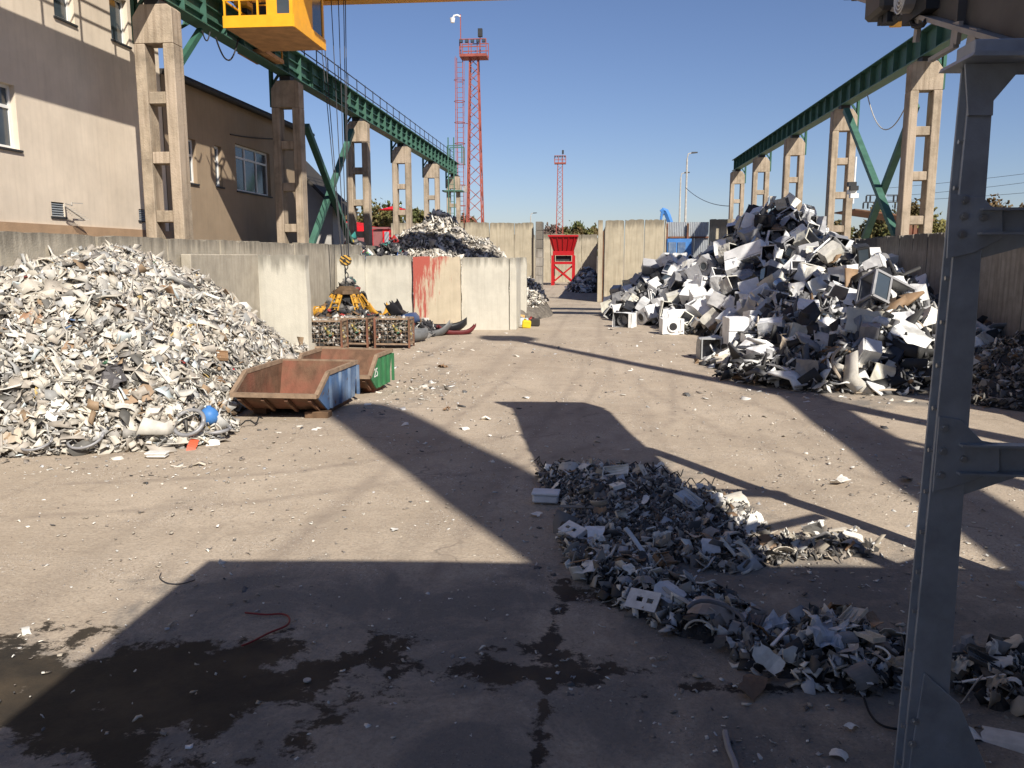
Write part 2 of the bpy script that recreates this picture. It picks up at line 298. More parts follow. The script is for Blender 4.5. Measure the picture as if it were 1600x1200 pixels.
class MB:
    def __init__(s): s.v = []; s.f = []
    def add(s, vs, fs):
        n = len(s.v); s.v += [tuple(p) for p in vs]; s.f += [tuple(i + n for i in f) for f in fs]; return s
    def box(s, x0, x1, y0, y1, z0, z1):
        return s.add([(x0, y0, z0), (x1, y0, z0), (x1, y1, z0), (x0, y1, z0), (x0, y0, z1), (x1, y0, z1), (x1, y1, z1), (x0, y1, z1)],
                     [(0, 3, 2, 1), (4, 5, 6, 7), (0, 1, 5, 4), (1, 2, 6, 5), (2, 3, 7, 6), (3, 0, 4, 7)])
    def hexa(s, p8):
        return s.add(p8, [(0, 3, 2, 1), (4, 5, 6, 7), (0, 1, 5, 4), (1, 2, 6, 5), (2, 3, 7, 6), (3, 0, 4, 7)])
    def bar(s, p, q, w, h=None, upv=(0, 0, 1)):
        h = h or w; p = Vector(p); q = Vector(q); d = (q - p).normalized(); u = Vector(upv)
        if abs(d.dot(u)) > 0.98: u = Vector((0, 1, 0))
        sx = d.cross(u).normalized(); sz = sx.cross(d)
        c = [(-1, -1), (1, -1), (1, 1), (-1, 1)]
        return s.hexa([p + sx * a * w / 2 + sz * b_ * h / 2 for a, b_ in c] + [q + sx * a * w / 2 + sz * b_ * h / 2 for a, b_ in c])
    def cyl(s, p, q, r1, r2=None, n=10, cap=True):
        r2 = r1 if r2 is None else r2; p = Vector(p); q = Vector(q); d = (q - p).normalized()
        u = Vector((0, 0, 1)) if abs(d.z) < 0.95 else Vector((1, 0, 0))
        a = d.cross(u).normalized(); b_ = a.cross(d)
        vs = [p + (a * math.cos(2 * math.pi * i / n) + b_ * math.sin(2 * math.pi * i / n)) * r1 for i in range(n)] + \
             [q + (a * math.cos(2 * math.pi * i / n) + b_ * math.sin(2 * math.pi * i / n)) * r2 for i in range(n)]
        fs = [(i, (i + 1) % n, n + (i + 1) % n, n + i) for i in range(n)]
        if cap: fs += [tuple(range(n - 1, -1, -1)), tuple(range(n, 2 * n))]
        return s.add(vs, fs)
    def tube(s, pts, r, n=6):
        pts = [Vector(p) for p in pts]; rings = []
        prev = None
        for i, p in enumerate(pts):
            d = (pts[min(i + 1, len(pts) - 1)] - pts[max(i - 1, 0)]).normalized()
            if prev is None:
                u = Vector((0, 0, 1)) if abs(d.z) < 0.9 else Vector((1, 0, 0)); a = d.cross(u).normalized()
            else:
                a = (prev - d * prev.dot(d)).normalized()
            prev = a; b_ = d.cross(a)
            rings.append([p + (a * math.cos(2 * math.pi * k / n) + b_ * math.sin(2 * math.pi * k / n)) * r for k in range(n)])
        vs = [v for rg in rings for v in rg]
        fs = [(i * n + k, i * n + (k + 1) % n, (i + 1) * n + (k + 1) % n, (i + 1) * n + k) for i in range(len(pts) - 1) for k in range(n)]
        fs += [tuple(range(n - 1, -1, -1)), tuple((len(pts) - 1) * n + k for k in range(n))]
        return s.add(vs, fs)
    def prism(s, poly, axis, a, b_):        # poly in the two other axes, extruded from a to b along axis
        def P(u, v, w): return {'x': (w, u, v), 'y': (u, w, v), 'z': (u, v, w)}[axis]
        n = len(poly)
        return s.add([P(u, v, a) for u, v in poly] + [P(u, v, b_) for u, v in poly],
                     [tuple(range(n)), tuple(range(2 * n - 1, n - 1, -1))] + [(i, n + i, n + (i + 1) % n, (i + 1) % n) for i in range(n)])
    def mesh(s, name, m, off=None, bevel=0.0, smooth=False):
        me = bpy.data.meshes.new(name)
        vs = s.v if off is None else [(x - off[0], y - off[1], z - off[2]) for x, y, z in s.v]
        me.from_pydata(vs, [], s.f); 
        if m is not None: me.materials.append(m)
        bm = bmesh.new(); bm.from_mesh(me); bmesh.ops.recalc_face_normals(bm, faces=bm.faces)
        if bevel > 0:
            bmesh.ops.bevel(bm, geom=[e for e in bm.edges if len(e.link_faces) == 2 and e.calc_face_angle(0) > 0.5], offset=bevel, segments=1, affect='EDGES', clamp_overlap=True)
        bm.to_mesh(me); bm.free()
        if smooth: me.polygons.foreach_set('use_smooth', [True] * len(me.polygons))
        me.update(); return me
    def obj(s, name, m, parent=None, bevel=0.0, smooth=False, loc=None):
        if parent is not None: off = WL[parent]; o = bpy.data.objects.new(name, s.mesh(name, m, off, bevel, smooth)); link(o, parent); WL[o] = off
        else:
            off = Vector(loc) if loc is not None else Vector((0, 0, 0))
            o = bpy.data.objects.new(name, s.mesh(name, m, off, bevel, smooth)); link(o); o.location = off; WL[o] = off
        return o
def share(name, me, parent, loc=(0, 0, 0), rot=(0, 0, 0), color=None):
    o = bpy.data.objects.new(name, me); link(o, parent); o.location = loc; o.rotation_euler = rot
    if color: o.color = (*color, 1)
    return o
def copy_tree(o, parent=None, color=None):
    c = o.copy(); COL.objects.link(c); c.parent = parent
    if color is not None: c.color = color
    for ch in o.children: copy_tree(ch, c, color)
    return c

# ------------------------------------------------------------------ ground
def inpoly(px, py, poly):
    ins = np.zeros(px.shape, bool); n = len(poly)
    for i in range(n):
        x0, y0 = poly[i]; x1, y1 = poly[(i + 1) % n]
        with np.errstate(divide='ignore', invalid='ignore'):
            c = ((y0 > py) != (y1 > py)) & (px < (x1 - x0) * (py - y0) / (y1 - y0 + 1e-12) + x0)
        ins ^= c
    return ins
def segdist(px, py, pts):
    d = np.full(px.shape, 1e9)
    for (x0, y0), (x1, y1) in zip(pts[:-1], pts[1:]):
        t = np.clip(((px - x0) * (x1 - x0) + (py - y0) * (y1 - y0)) / ((x1 - x0) ** 2 + (y1 - y0) ** 2 + 1e-12), 0, 1)
        d = np.minimum(d, np.hypot(px - x0 - t * (x1 - x0), py - y0 - t * (y1 - y0)))
    return d
def gp(*px): return [tuple(g(x, y)[:2]) for x, y in px]
def build_ground():
    xs = np.concatenate([[-900, -400, -150, -60, -25, -14], np.arange(-10, 7, 0.09), [8, 10, 14, 25, 60, 150, 400, 900]])
    ys = np.concatenate([[-300, -60, -15, 0, 2], np.arange(3, 13, 0.07), np.arange(13.2, 20, 0.4), [22, 26, 30, 36, 45, 60, 90, 150, 300, 700, 1800]])
    X, Y = np.meshgrid(xs, ys)
    near = (Y < 60) & (np.abs(X) < 14)
    Z = np.where(near, 0.012 * np.sin(X * 1.3 + 0.5 * Y) + 0.010 * np.sin(Y * 1.7 - X * 0.6), 0)
    v = np.stack([X.ravel(), Y.ravel(), Z.ravel()], 1)
    nx, ny = len(xs), len(ys)
    idx = np.arange(nx * ny).reshape(ny, nx)
    f = np.stack([idx[:-1, :-1], idx[:-1, 1:], idx[1:, 1:], idx[1:, :-1]], -1).reshape(-1, 4)
    me = bpy.data.meshes.new('ground'); me.from_pydata(v.tolist(), [], f.tolist()); me.materials.append(M['ground'])
    px, py = v[:, 0], v[:, 1]
    wet = np.zeros(len(v)); damp_shade = np.zeros(len(v))
    def poly(w, pts, val=1.0, soft=0.55):
        P = gp(*pts); d = segdist(px, py, P + [P[0]]); s = np.where(inpoly(px, py, P), d, -d)
        np.maximum(w, np.clip(0.5 + s / soft * 0.5, 0, 1) * val, out=w)
    def line(w, pts, width, val=1.0, soft=0.10):
        d = segdist(px, py, gp(*pts)); np.maximum(w, np.clip(0.5 + (width - d) / soft * 0.5, 0, 1) * val, out=w)
    poly(wet, [(-260, 985), (60, 985), (190, 958), (170, 1000), (330, 985), (520, 1000), (560, 1040), (420, 1060), (250, 1120), (60, 1150), (-200, 1180)], 0.82)
    poly(wet, [(60, 1060), (240, 1010), (420, 1000), (470, 1035), (600, 1020), (560, 1060), (480, 1105), (300, 1140), (180, 1200), (20, 1200)], 0.95)
    poly(wet, [(500, 1030), (640, 1000), (700, 1035), (880, 1020), (1060, 1060), (880, 1075), (700, 1058), (560, 1062)], 0.95)
    poly(wet, [(430, 1140), (500, 1110), (565, 1112), (520, 1140), (440, 1180), (330, 1230), (200, 1230)], 0.95)
    poly(wet, [(850, 1020), (880, 1000), (930, 1045), (860, 1075)], 0.95)
    line(wet, [(885, 905), (872, 960), (862, 1010), (850, 1100), (845, 1200)], 0.07, 0.9)
    line(wet, [(880, 1062), (1050, 1072), (1090, 1072), (1400, 1085)], 0.06, 0.8)
    poly(wet, [(880, 905), (960, 890), (1000, 960), (930, 945)], 0.8)
    poly(damp_shade, [(600, 905), (720, 900), (560, 1060), (460, 1050)], 0.55, 0.5)
    poly(damp_shade, [(-100, 1000), (340, 880), (900, 890), (1450, 890), (1700, 920), (1700, 1300), (-300, 1300)], 0.72, 0.6)  # shade painted into the ground colour across the hall's foreground shadow
    poly(damp_shade, [(830, 730), (1050, 715), (1250, 860), (1420, 860), (1500, 1000), (1350, 1060), (1000, 960), (880, 880)], 0.85, 0.5)
    poly(damp_shade, [(1100, 570), (1600, 600), (1700, 640), (1350, 640), (1150, 612)], 0.7, 0.6)
    poly(damp_shade, [(560, 640), (700, 560), (720, 620), (620, 660)], 0.45, 0.8)
    poly(damp_shade, [(850, 470), (930, 470), (935, 490), (840, 488)], 0.6, 0.8)
    track = np.zeros(len(v))
    for pts, wd in (([(-3.2, 7), (-2.8, 12), (-2.2, 18), (-1.4, 30), (-1.2, 45)], .16), ([(-1.5, 7), (-1.1, 12), (-.5, 18), (.3, 30), (.5, 45)], .16), ([(-7, 8.5), (-4, 9.6), (-1, 11.5), (1.5, 15), (2.2, 22)], .14), ([(-7, 10), (-4, 11), (-2, 12.7), (-.2, 16), (.5, 22)], .14), ([(6, 9), (4.2, 11), (2.4, 14), (1.2, 19), (.6, 28)], .15), ([(6.6, 10.6), (5.2, 12.5), (3.8, 15.5), (2.8, 19)], .15)):
        d = segdist(px, py, pts); np.maximum(track, np.clip(1 - np.abs(d / wd), 0, 1), out=track)
    for nm, a in (('wet', wet), ('damp_shade', damp_shade), ('track', track)):
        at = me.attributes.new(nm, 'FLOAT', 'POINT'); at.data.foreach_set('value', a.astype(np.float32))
    me.update()
    o = bpy.data.objects.new('ground', me); link(o); o['kind'] = 'structure'
    me.polygons.foreach_set('use_smooth', [True] * len(me.polygons))
build_ground()

# ------------------------------------------------------------------ buildings on the left
FX = -12.86
def window(par, X, y0, y1, z0, z1, panes=1, shutter=False, transom=None):
    """window in a wall facing +X at plane X (opening recess already modelled)"""
    w = MB(); t = 0.07; d0, d1 = X - 0.20, X - 0.13
    w.box(d0, d1, y0, y1, z0, z0 + t); w.box(d0, d1, y0, y1, z1 - t, z1); w.box(d0, d1, y0, y0 + t, z0 + t, z1 - t); w.box(d0, d1, y1 - t, y1, z0 + t, z1 - t)
    for k in range(1, panes):
        yy = y0 + (y1 - y0) * k / panes; w.box(d0, d1, yy - 0.04, yy + 0.04, z0 + t, z1 - t)
    if transom: w.box(d0 + 0.003, d1 - 0.003, y0 + t, y1 - t, transom - 0.035, transom + 0.035)
    o = w.obj('window', M['pvc_white'], par)
    MB().box(X - 0.18, X - 0.165, y0 + 0.03, y1 - 0.03, z0 + 0.03, z1 - 0.03).obj('pane', M['shutter' if shutter else 'glass'], o)
    MB().box(X - 0.13, X + 0.05, y0 - 0.05, y1 + 0.05, z0 - 0.06, z0 - 0.012).obj('sill', M['dark_steel'], o)
def holed_wall(X, y0, y1, z0, z1, holes, depth=0.25, back=True):
    """wall slab facing +X with rectangular openings, reveals included"""
    ysb = sorted({y0, y1, *[h[0] for h in holes], *[h[1] for h in holes]}); zsb = sorted({z0, z1, *[h[2] for h in holes], *[h[3] for h in holes]})
    mb = MB()
    for i in range(len(ysb) - 1):
        for j in range(len(zsb) - 1):
            a, b_, c, d = ysb[i], ysb[i + 1], zsb[j], zsb[j + 1]
            if any(h[0] <= a and b_ <= h[1] and h[2] <= c and d <= h[3] for h in holes): continue
            mb.add([(X, a, c), (X, b_, c), (X, b_, d), (X, a, d)], [(0, 1, 2, 3)])
    for h in holes:
        a, b_, c, d = h
        mb.add([(X, a, c), (X, b_, c), (X, b_, d), (X, a, d), (X - depth, a, c), (X - depth, b_, c), (X - depth, b_, d), (X - depth, a, d)],
               [(0, 4, 5, 1), (1, 5, 6, 2), (2, 6, 7, 3), (3, 7, 4, 0), (4, 7, 6, 5)])
    mb.box(X - 9, X - depth - 0.01, y0, y1, z0, z1)
    return mb
def yz(px, py, X=FX):
    p = aX(px, py, X); return p.y, p.z
NB1 = 24.6
w1 = (yz(-30, 130)[0], yz(22, 130)[0], yz(20, 232)[1], yz(20, 133)[1])
u1 = (yz(84, 10)[0], yz(115, 10)[0], yz(105, 33)[1], 12.0)
u2 = (yz(173, 40)[0], yz(200, 40)[0], yz(196, 70)[1], yz(180, -8)[1])
v1 = (yz(81, 330)[0], yz(101, 330)[0], yz(90, 338)[1], yz(90, 316)[1])
v2 = (yz(217, 335)[0], yz(230, 335)[0], yz(222, 344)[1], yz(222, 327)[1])
nb = empty('office_building', (FX, 16, 0), 'tall tan rendered building in front on the left with vents in its wall', 'building')
holed_wall(FX, 2, NB1, 0, 13.5, [w1, u1, u2, v1, v2]).obj('wall', M['render_tan'], nb)
zp = yz(100, 352)[1]
MB().box(FX, FX + 0.05, 2, NB1 + 0.02, 0, zp).obj('plinth', M['plinth'], nb)
MB().box(FX - 9.2, FX + 0.3, 1.8, NB1 + 0.1, 13.5, 13.8).obj('roof', M['roof_dark'], nb)
window(nb, FX, *w1, panes=2, transom=w1[2] + (w1[3] - w1[2]) * 0.66)
window(nb, FX, *u1); window(nb, FX, *u2)
for vv in (v1, v2):
    m = MB(); a, b_, c, d = vv
    o = MB().box(FX - 0.02, FX + 0.03, a - 0.05, b_ + 0.05, c - 0.06, c - 0.005).obj('vent', M['dark_steel'], nb)
    n = 6
    for k in range(n):
        zz = c + (d - c) * (k + 0.5) / n
        MB().hexa([(FX - 0.10, a, zz + 0.01), (FX - 0.02, a, zz - 0.03), (FX - 0.02, b_, zz - 0.03), (FX - 0.10, b_, zz + 0.01), (FX - 0.10, a, zz + 0.03), (FX - 0.02, a, zz - 0.01), (FX - 0.02, b_, zz - 0.01), (FX - 0.10, b_, zz + 0.03)]).obj('slat', M['shutter'], o)
# aerial on the wall
an = empty('wall_aerial', aX(104, 322, FX), 'thin metal aerial on the tan wall beside the left vent', 'aerial')
m = MB(); P = lambda x, y, o=0.25: Vector((FX + o, *yz(x, y, FX + o)))
m.bar(Vector((FX, *yz(102, 321))), P(102, 321), 0.03); m.bar(P(101, 318), P(113, 321), 0.02); m.bar(P(112, 316), P(112, 322), 0.02); m.bar(P(112, 317), P(129, 318), 0.02)
m.obj('bracket', M['rail_pale'], an)
m = MB(); m.bar(P(101, 322), P(133, 344), 0.025)
for k in range(8):
    t = 0.2 + k * 0.11; p = P(101 + 32 * t, 322 + 22 * t); m.bar(p - Vector((0.16, 0, 0)), p + Vector((0.16, 0, 0)), 0.012)
m.obj('boom', M['rail_pale'], an)

FB0, FB1 = NB1 + 0.005, 37.2
hz = yz(288, 131)[1]
fw = [(yz(293, 250)[0], yz(306, 250)[0], yz(302, 286)[1], yz(298, 217)[1]), (yz(335, 255)[0], yz(346, 255)[0], yz(341, 291)[1], yz(339, 228)[1]),
      (yz(368, 260)[0], yz(421, 260)[0], yz(400, 303)[1], yz(390, 231)[1])]
fb = empty('workshop_building', (FX, 30, 0), 'long brown rendered building behind the columns, mostly in shade', 'building')
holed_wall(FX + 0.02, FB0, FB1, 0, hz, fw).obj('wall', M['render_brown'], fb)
MB().prism([(FX - 9, hz + 0.02), (FX + 0.25, hz + 0.02), (FX + 0.25, hz + 0.16), (FX - 9, hz + 0.5)], 'y', FB0 + 0.1, FB1 + 0.25).obj('roof', M['roof_dark'], fb)
MB().cyl((FX + 0.32, FB0 + 0.2, hz), (FX + 0.32, FB1 + 0.2, hz), 0.09, n=8).obj('gutter', M['dark_steel'], fb)
MB().cyl((FX + 0.12, 36.2, 0), (FX + 0.12, 36.2, hz), 0.06, n=8).obj('downpipe', M['dark_steel'], fb)
window(fb, FX + 0.02, *fw[0], transom=fw[0][3] - 0.5); window(fb, FX + 0.02, *fw[1], transom=fw[1][3] - 0.5); window(fb, FX + 0.02, *fw[2], panes=3, shutter=False, transom=fw[2][3] - 0.45)
# pitched shed beyond
sh = empty('pitched_shed', (-15, 43, 0), 'pale grey shed with sloping dark roof behind the second column', 'shed')
zA = aY(470, 272, 42).z; zB = aY(533, 335, 42).z; xA = aY(470, 272, 42).x; xB = aY(533, 335, 42).x
sl = (zA - zB) / (xA - xB)
MB().prism([(-17, 0), (xB - 0.6, 0), (xB - 0.6, zB - 0.6 * sl), (-17, zB + sl * (-17 - xB))], 'y', 42.5, 44.6).obj('wall', M['shed_grey'], sh)
MB().prism([(-17, zB + sl * (-17 - xB) + 0.02), (xB, zB + 0.02), (xB, zB + 0.22), (-17, zB + sl * (-17 - xB) + 0.3)], 'y', 41.6, 45.0).obj('roof', M['roof_dark'], sh)
MB().box(xB - 1.6, xB - 0.75, 42.4, 42.52, 0.02, 2.2).obj('door', M['shutter'], sh)

# ------------------------------------------------------------------ concrete walls
def rough_slab_x(x0, x1, y0, y1, z, seed):
    r = random.Random(seed); pts = [(x0, 0), (x1, 0)]; nzs = 7; nxs = 12
    for k in range(1, nzs): pts.append((x1 - abs(r.gauss(0, .012)), z * k / nzs))
    pts.append((x1 - r.uniform(.01, .05), z - r.uniform(.02, .07)))
    for k in range(1, nxs): pts.append((x1 + (x0 - x1) * k / nxs, z - abs(r.gauss(0, .018)) - (.06 if r.random() < .12 else 0)))
    pts.append((x0 + r.uniform(.01, .05), z - r.uniform(.02, .07)))
    for k in range(nzs - 1, 0, -1): pts.append((x0 + abs(r.gauss(0, .012)), z * k / nzs))
    return MB().prism(pts, 'y', y0, y1)
def rough_slab_y(x0, x1, y0, y1, z, seed):
    m = rough_slab_x(y0, y1, x0, x1, z, seed); m.v = [(y, x, zz) for x, y, zz in m.v]; return m
def panel_wall_y(name, X0, X1, y0, y1, z, step, mname, label, top_jit=0.03):
    w = empty(name, (X0, y0, 0), label, 'wall')
    y = y0
    while y < y1 - 0.05:
        e = min(y + step, y1); j = random.uniform(-top_jit, top_jit); dx = random.uniform(-0.015, 0.015)
        rough_slab_y(X0 + dx, X1 + dx, y + 0.010, e - 0.010, z + j + .02, int(y * 31)).obj('panel', M[mname], w); y = e
    return w
def panel_wall_x(name, Y0, Y1, x0, x1, z, step, mname, label, top_jit=0.04):
    w = empty(name, (x0, Y0, 0), label, 'wall')
    x = x0
    while x < x1 - 0.05:
        e = min(x + step, x1); j = random.uniform(-top_jit, top_jit); dy = random.uniform(-0.03, 0.03)
        rough_slab_x(x + 0.015, e - 0.015, Y0 + dy, Y1 + dy, z + j + .02, int(x * 37)).obj('panel', M[mname], w); x = e
    return w
LWX = -10.4
panel_wall_y('retaining_wall', LWX - 0.25, LWX, 5, 47, 3.45, 2.95, 'concrete_wall', 'long low grey concrete wall in front of the brown buildings')
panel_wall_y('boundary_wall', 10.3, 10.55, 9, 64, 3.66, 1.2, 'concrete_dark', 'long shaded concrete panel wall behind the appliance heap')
FWZ = 5.2
panel_wall_x('yard_wall', 55.2, 55.5, aY(611, 400, 55.2).x, aY(834, 400, 55.2).x, FWZ, 1.66, 'concrete_far', 'tall beige concrete wall left of the gateway, behind the far heap')
pe = empty('wall_pier', (-3.6, 55, 0), 'narrow weathered concrete pier at the left edge of the gateway', 'pier')
a0, a1 = aY(837, 400, 54.9).x, aY(847.5, 400, 54.9).x
for k in range(9):
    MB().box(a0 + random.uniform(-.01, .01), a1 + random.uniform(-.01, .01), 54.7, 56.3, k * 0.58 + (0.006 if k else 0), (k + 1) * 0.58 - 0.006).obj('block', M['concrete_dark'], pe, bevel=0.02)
b0 = aY(934, 400, 55).x; b1 = aY(1041, 400, 55).x
panel_wall_x('gate_wall', 55.0, 55.35, b0 + 0.42, b1, 5.32, 1.28, 'concrete_far', 'tall beige concrete wall right of the gateway')
MB().box(b0, b0 + 0.30, 55.02, 55.40, 0, 5.3).obj('gate_post', M['concrete_far'], None, bevel=0.02, loc=(b0, 55, 0))
tag(bpy.data.objects['gate_post'], 'narrow concrete post at the right edge of the gateway', 'post')
MB().box(b0 + 0.31, b0 + 0.40, 55.15, 55.25, 0, 4.6).obj('gate_rail', M['rust'], None, loc=(b0, 55, 0))
tag(bpy.data.objects['gate_rail'], 'thin rusty upright in the slot beside the gateway post', 'rail')
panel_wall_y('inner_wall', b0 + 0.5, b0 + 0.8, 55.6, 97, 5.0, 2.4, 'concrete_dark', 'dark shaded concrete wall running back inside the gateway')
panel_wall_x('back_wall', 97.2, 97.5, -12, 3.0, aY(900, 366, 97.2).z, 1.8, 'concrete_far', 'sunlit concrete wall far behind the red hopper')
panel_wall_x('end_wall', 62.0, 62.3, aY(1107, 400, 62).x, 10.0, aY(1120, 343, 62).z, 1.8, 'concrete_far', 'short beige concrete wall beside the corrugated fence, behind the heap')

# corrugated fence
cf = empty('corrugated_fence', (6, 60, 0), 'grey corrugated metal fence behind the gate wall', 'fence')
c0, c1 = aY(1040, 400, 60).x, aY(1106, 400, 60).x; zt = aY(1070, 347, 60).z
nsheet = 3
for sgi in range(nsheet):
    m = MB(); xa = c0 + (c1 - c0) * sgi / nsheet; xb = c0 + (c1 - c0) * (sgi + 1) / nsheet - 0.01; n = 16
    vs = []; fs = []
    for i in range(n + 1):
        x = xa + (xb - xa) * i / n; y = 60 + (0.05 if i % 2 else 0.0)
        vs += [(x, y, 0.1), (x, y, zt)]
    fs = [(2 * i, 2 * i + 2, 2 * i + 3, 2 * i + 1) for i in range(n)]
    m.add(vs, fs); m.obj('sheet', M['corrugated'], cf)
for zz in (zt - 1.05, zt - 2.6): MB().box(c0, c1, 59.9, 59.97, zz - 0.06, zz + 0.06).obj('fence_rail', M['rust'], cf)
for xx in (c0 + 0.05, (c0 + c1) / 2): MB().box(xx - 0.06, xx + 0.06, 59.75, 59.89, 0, zt - 0.1).obj('fence_post', M['rust'], cf)
# blue container in front of the fence
bx0, bx1 = aY(1042, 400, 57.5).x, aY(1066, 400, 57.5).x
bc = empty('blue_container', (bx0, 57.5, 0), 'small blue steel container in front of the corrugated fence', 'container')
MB().box(bx0, bx1 + 0.6, 57.5, 59.2, 0.15, aY(1050, 373, 57.5).z).obj('body', M['blue'], bc, bevel=0.02)
for k in range(2): MB().box(bx0 + 0.08 + k * 0.62, bx0 + 0.60 + k * 0.62, 57.44, 57.497, 0.4, aY(1050, 376, 57.5).z - 0.1).obj('door', M['blue_skip'], bc, bevel=0.01)
for k in range(2): MB().box(bx0 + 0.1 + k * 0.9, bx0 + 0.3 + k * 0.9, 57.6, 59.0, 0, 0.15).obj('skid', M['dark_steel'], bc)

# free-standing concrete L-blocks: each its own thing
def lblock(px0, px1, Y, z, thick, mname, label, rot=0.0, pxb=None):
    x0, x1 = aY(px0, 420, Y).x, aY(px1, 420, Y).x
    o = empty('concrete_block', ((x0 + x1) / 2, Y, 0), label, 'block', 'concrete push-wall blocks')
    w = (x1 - x0) / 2
    off = WL[o]
    rough_slab_x(off.x - w, off.x + w, Y, Y + thick, z + .02, int(px0)).obj('slab', M[mname], o)
    MB().prism([(Y + thick + 0.002, 0.0), (Y + thick + 1.0, 0.0), (Y + thick + 1.0, 0.16), (Y + thick + 0.002, 0.3)], 'x', off.x - w + 0.02, off.x + w - 0.02).obj('foot', M[mname], o)
    o.rotation_euler.z = rot
    return o
MIDY = 33.6
lblock(500, 569.5, MIDY - 0.15, 3.06, 0.3, 'concrete_pale', 'clean pale concrete block directly behind the yellow grapple')
lblock(570.5, 643, MIDY, 3.02, 0.3, 'concrete_pale', 'clean pale concrete block between grapple block and red-stained block')
lblock(645, 719, MIDY - 0.1, 2.97, 0.3, 'concrete_red', 'concrete block splashed with red paint on its left half')
lblock(720.5, 795, MIDY + 0.05, 2.93, 0.32, 'concrete_pale', 'yellowish concrete block at the right end of the row, right of the red stain')
# side wing of the row, going back
o = empty('concrete_block', (aY(799, 420, MIDY).x, MIDY, 0), 'concrete block seen edge-on at the right end of the row', 'block', 'concrete push-wall blocks')
xe = aY(796, 420, MIDY + .1).x
MB().box(xe, xe + 0.28, MIDY + 0.1, MIDY + 2.2, 0, 2.93).obj('slab', M['concrete_pale'], o, bevel=0.02)
lblock(804, 823, 39.2, 2.93, 0.3, 'concrete_pale', 'small pale concrete block further back, left of the gateway road')
lblock(367, 478.5, 24.95, 3.03, 0.32, 'concrete_pale', 'pale concrete block at the right end of the left heap')
ob = empty('concrete_block', (-10.2, 22.3, 0), 'concrete block lining the retaining wall above the left heap', 'block', 'concrete push-wall blocks')
MB().box(-10.37, -10.1, 20.3, 24.6, 0, 3.05).obj('slab', M['concrete_wall'], ob, bevel=0.025)

# ------------------------------------------------------------------ crane runway columns and girders
COLY = [21.45 + 9.24 * k for k in range(6)]
def make_column(height):
    root = empty('crane_column', (0, 0, 0))
    W, D = 1.06, 0.52; leg = 0.29; top = height
    for s in (-1, 1):
        x0, x1 = (-W / 2, -W / 2 + leg) if s < 0 else (W / 2 - leg, W / 2)
        MB().box(x0, x1, -D / 2, D / 2, 0, top - 0.95).obj('leg', M['concrete_column'], root, bevel=0.02)
    c = 0.30
    MB().prism([(-W / 2 + 0.004, top - 0.948), (W / 2 - 0.004, top - 0.948), (W / 2 - 0.004, top - c * 0.3), (W / 2 - 0.12, top), (-W / 2 + 0.22, top), (-W / 2 + 0.004, top - c)], 'y', -D / 2 + 0.003, D / 2 - 0.003).obj('head', M['concrete_column'], root, bevel=0.015)
    z = top - 0.95 - 1.17
    while z > 0.3:
        MB().box(-W / 2 + leg + 0.001, W / 2 - leg - 0.001, -D / 2 + 0.05, D / 2 - 0.05, z - 0.3, z).obj('crossbar', M['concrete_column'], root, bevel=0.015)
        z -= 1.5
    MB().box(-W / 2 + leg + 0.001, W / 2 - leg - 0.001, -D / 2 + 0.05, D / 2 - 0.05, 0, 0.25).obj('crossbar', M['concrete_column'], root)
    MB().box(-0.2, 0.2, -0.22, 0.22, top + 0.002, top + 0.16).obj('bearing_plate', M['dark_steel'], root)
    br = MB(); br.bar((-W / 2 - 0.06, 0, top - 0.9), (-W / 2 - 0.06, 0, top + 0.9), 0.1, 0.2); br.bar((-W / 2 - 0.02, 0, top + 0.85), (-0.1, 0, top + 0.85), 0.1, 0.08); br.bar((-W / 2 - 0.03, 0, top - 0.1), (-0.15, 0, top + 0.45), 0.08, 0.08)
    br.obj('bracket', M['green_dark'], root)
    return root
cl = make_column(9.3); cr_ = make_column(9.5)
ordn = ['nearest', 'second', 'third', 'fourth', 'fifth', 'farthest']
for k, y in enumerate(COLY):
    o = cl if k == 0 else copy_tree(cl); o.location = (-11.2, y, 0)
    tag(o, f'{ordn[k]} weathered concrete ladder column under the left crane girder', 'column', 'columns of the left crane runway')
ordr = ['first', 'second', 'third', 'fourth', 'fifth']
for k, y in enumerate([COLY[1], COLY[2], COLY[3], COLY[4], COLY[5], COLY[0] - 9.24, COLY[0] - 18.48, COLY[0]]):
    o = cr_ if k == 0 else copy_tree(cr_); o.location = (11.2, y, 0); o.scale.x = -1
    if k < 5: tag(o, f'{ordr[k]} concrete ladder column from the steel post, under the right crane girder', 'column', 'columns of the right crane runway')
    else: tag(o, 'concrete ladder column out of view that throws a stripe of shade', 'column', 'columns of the right crane runway')

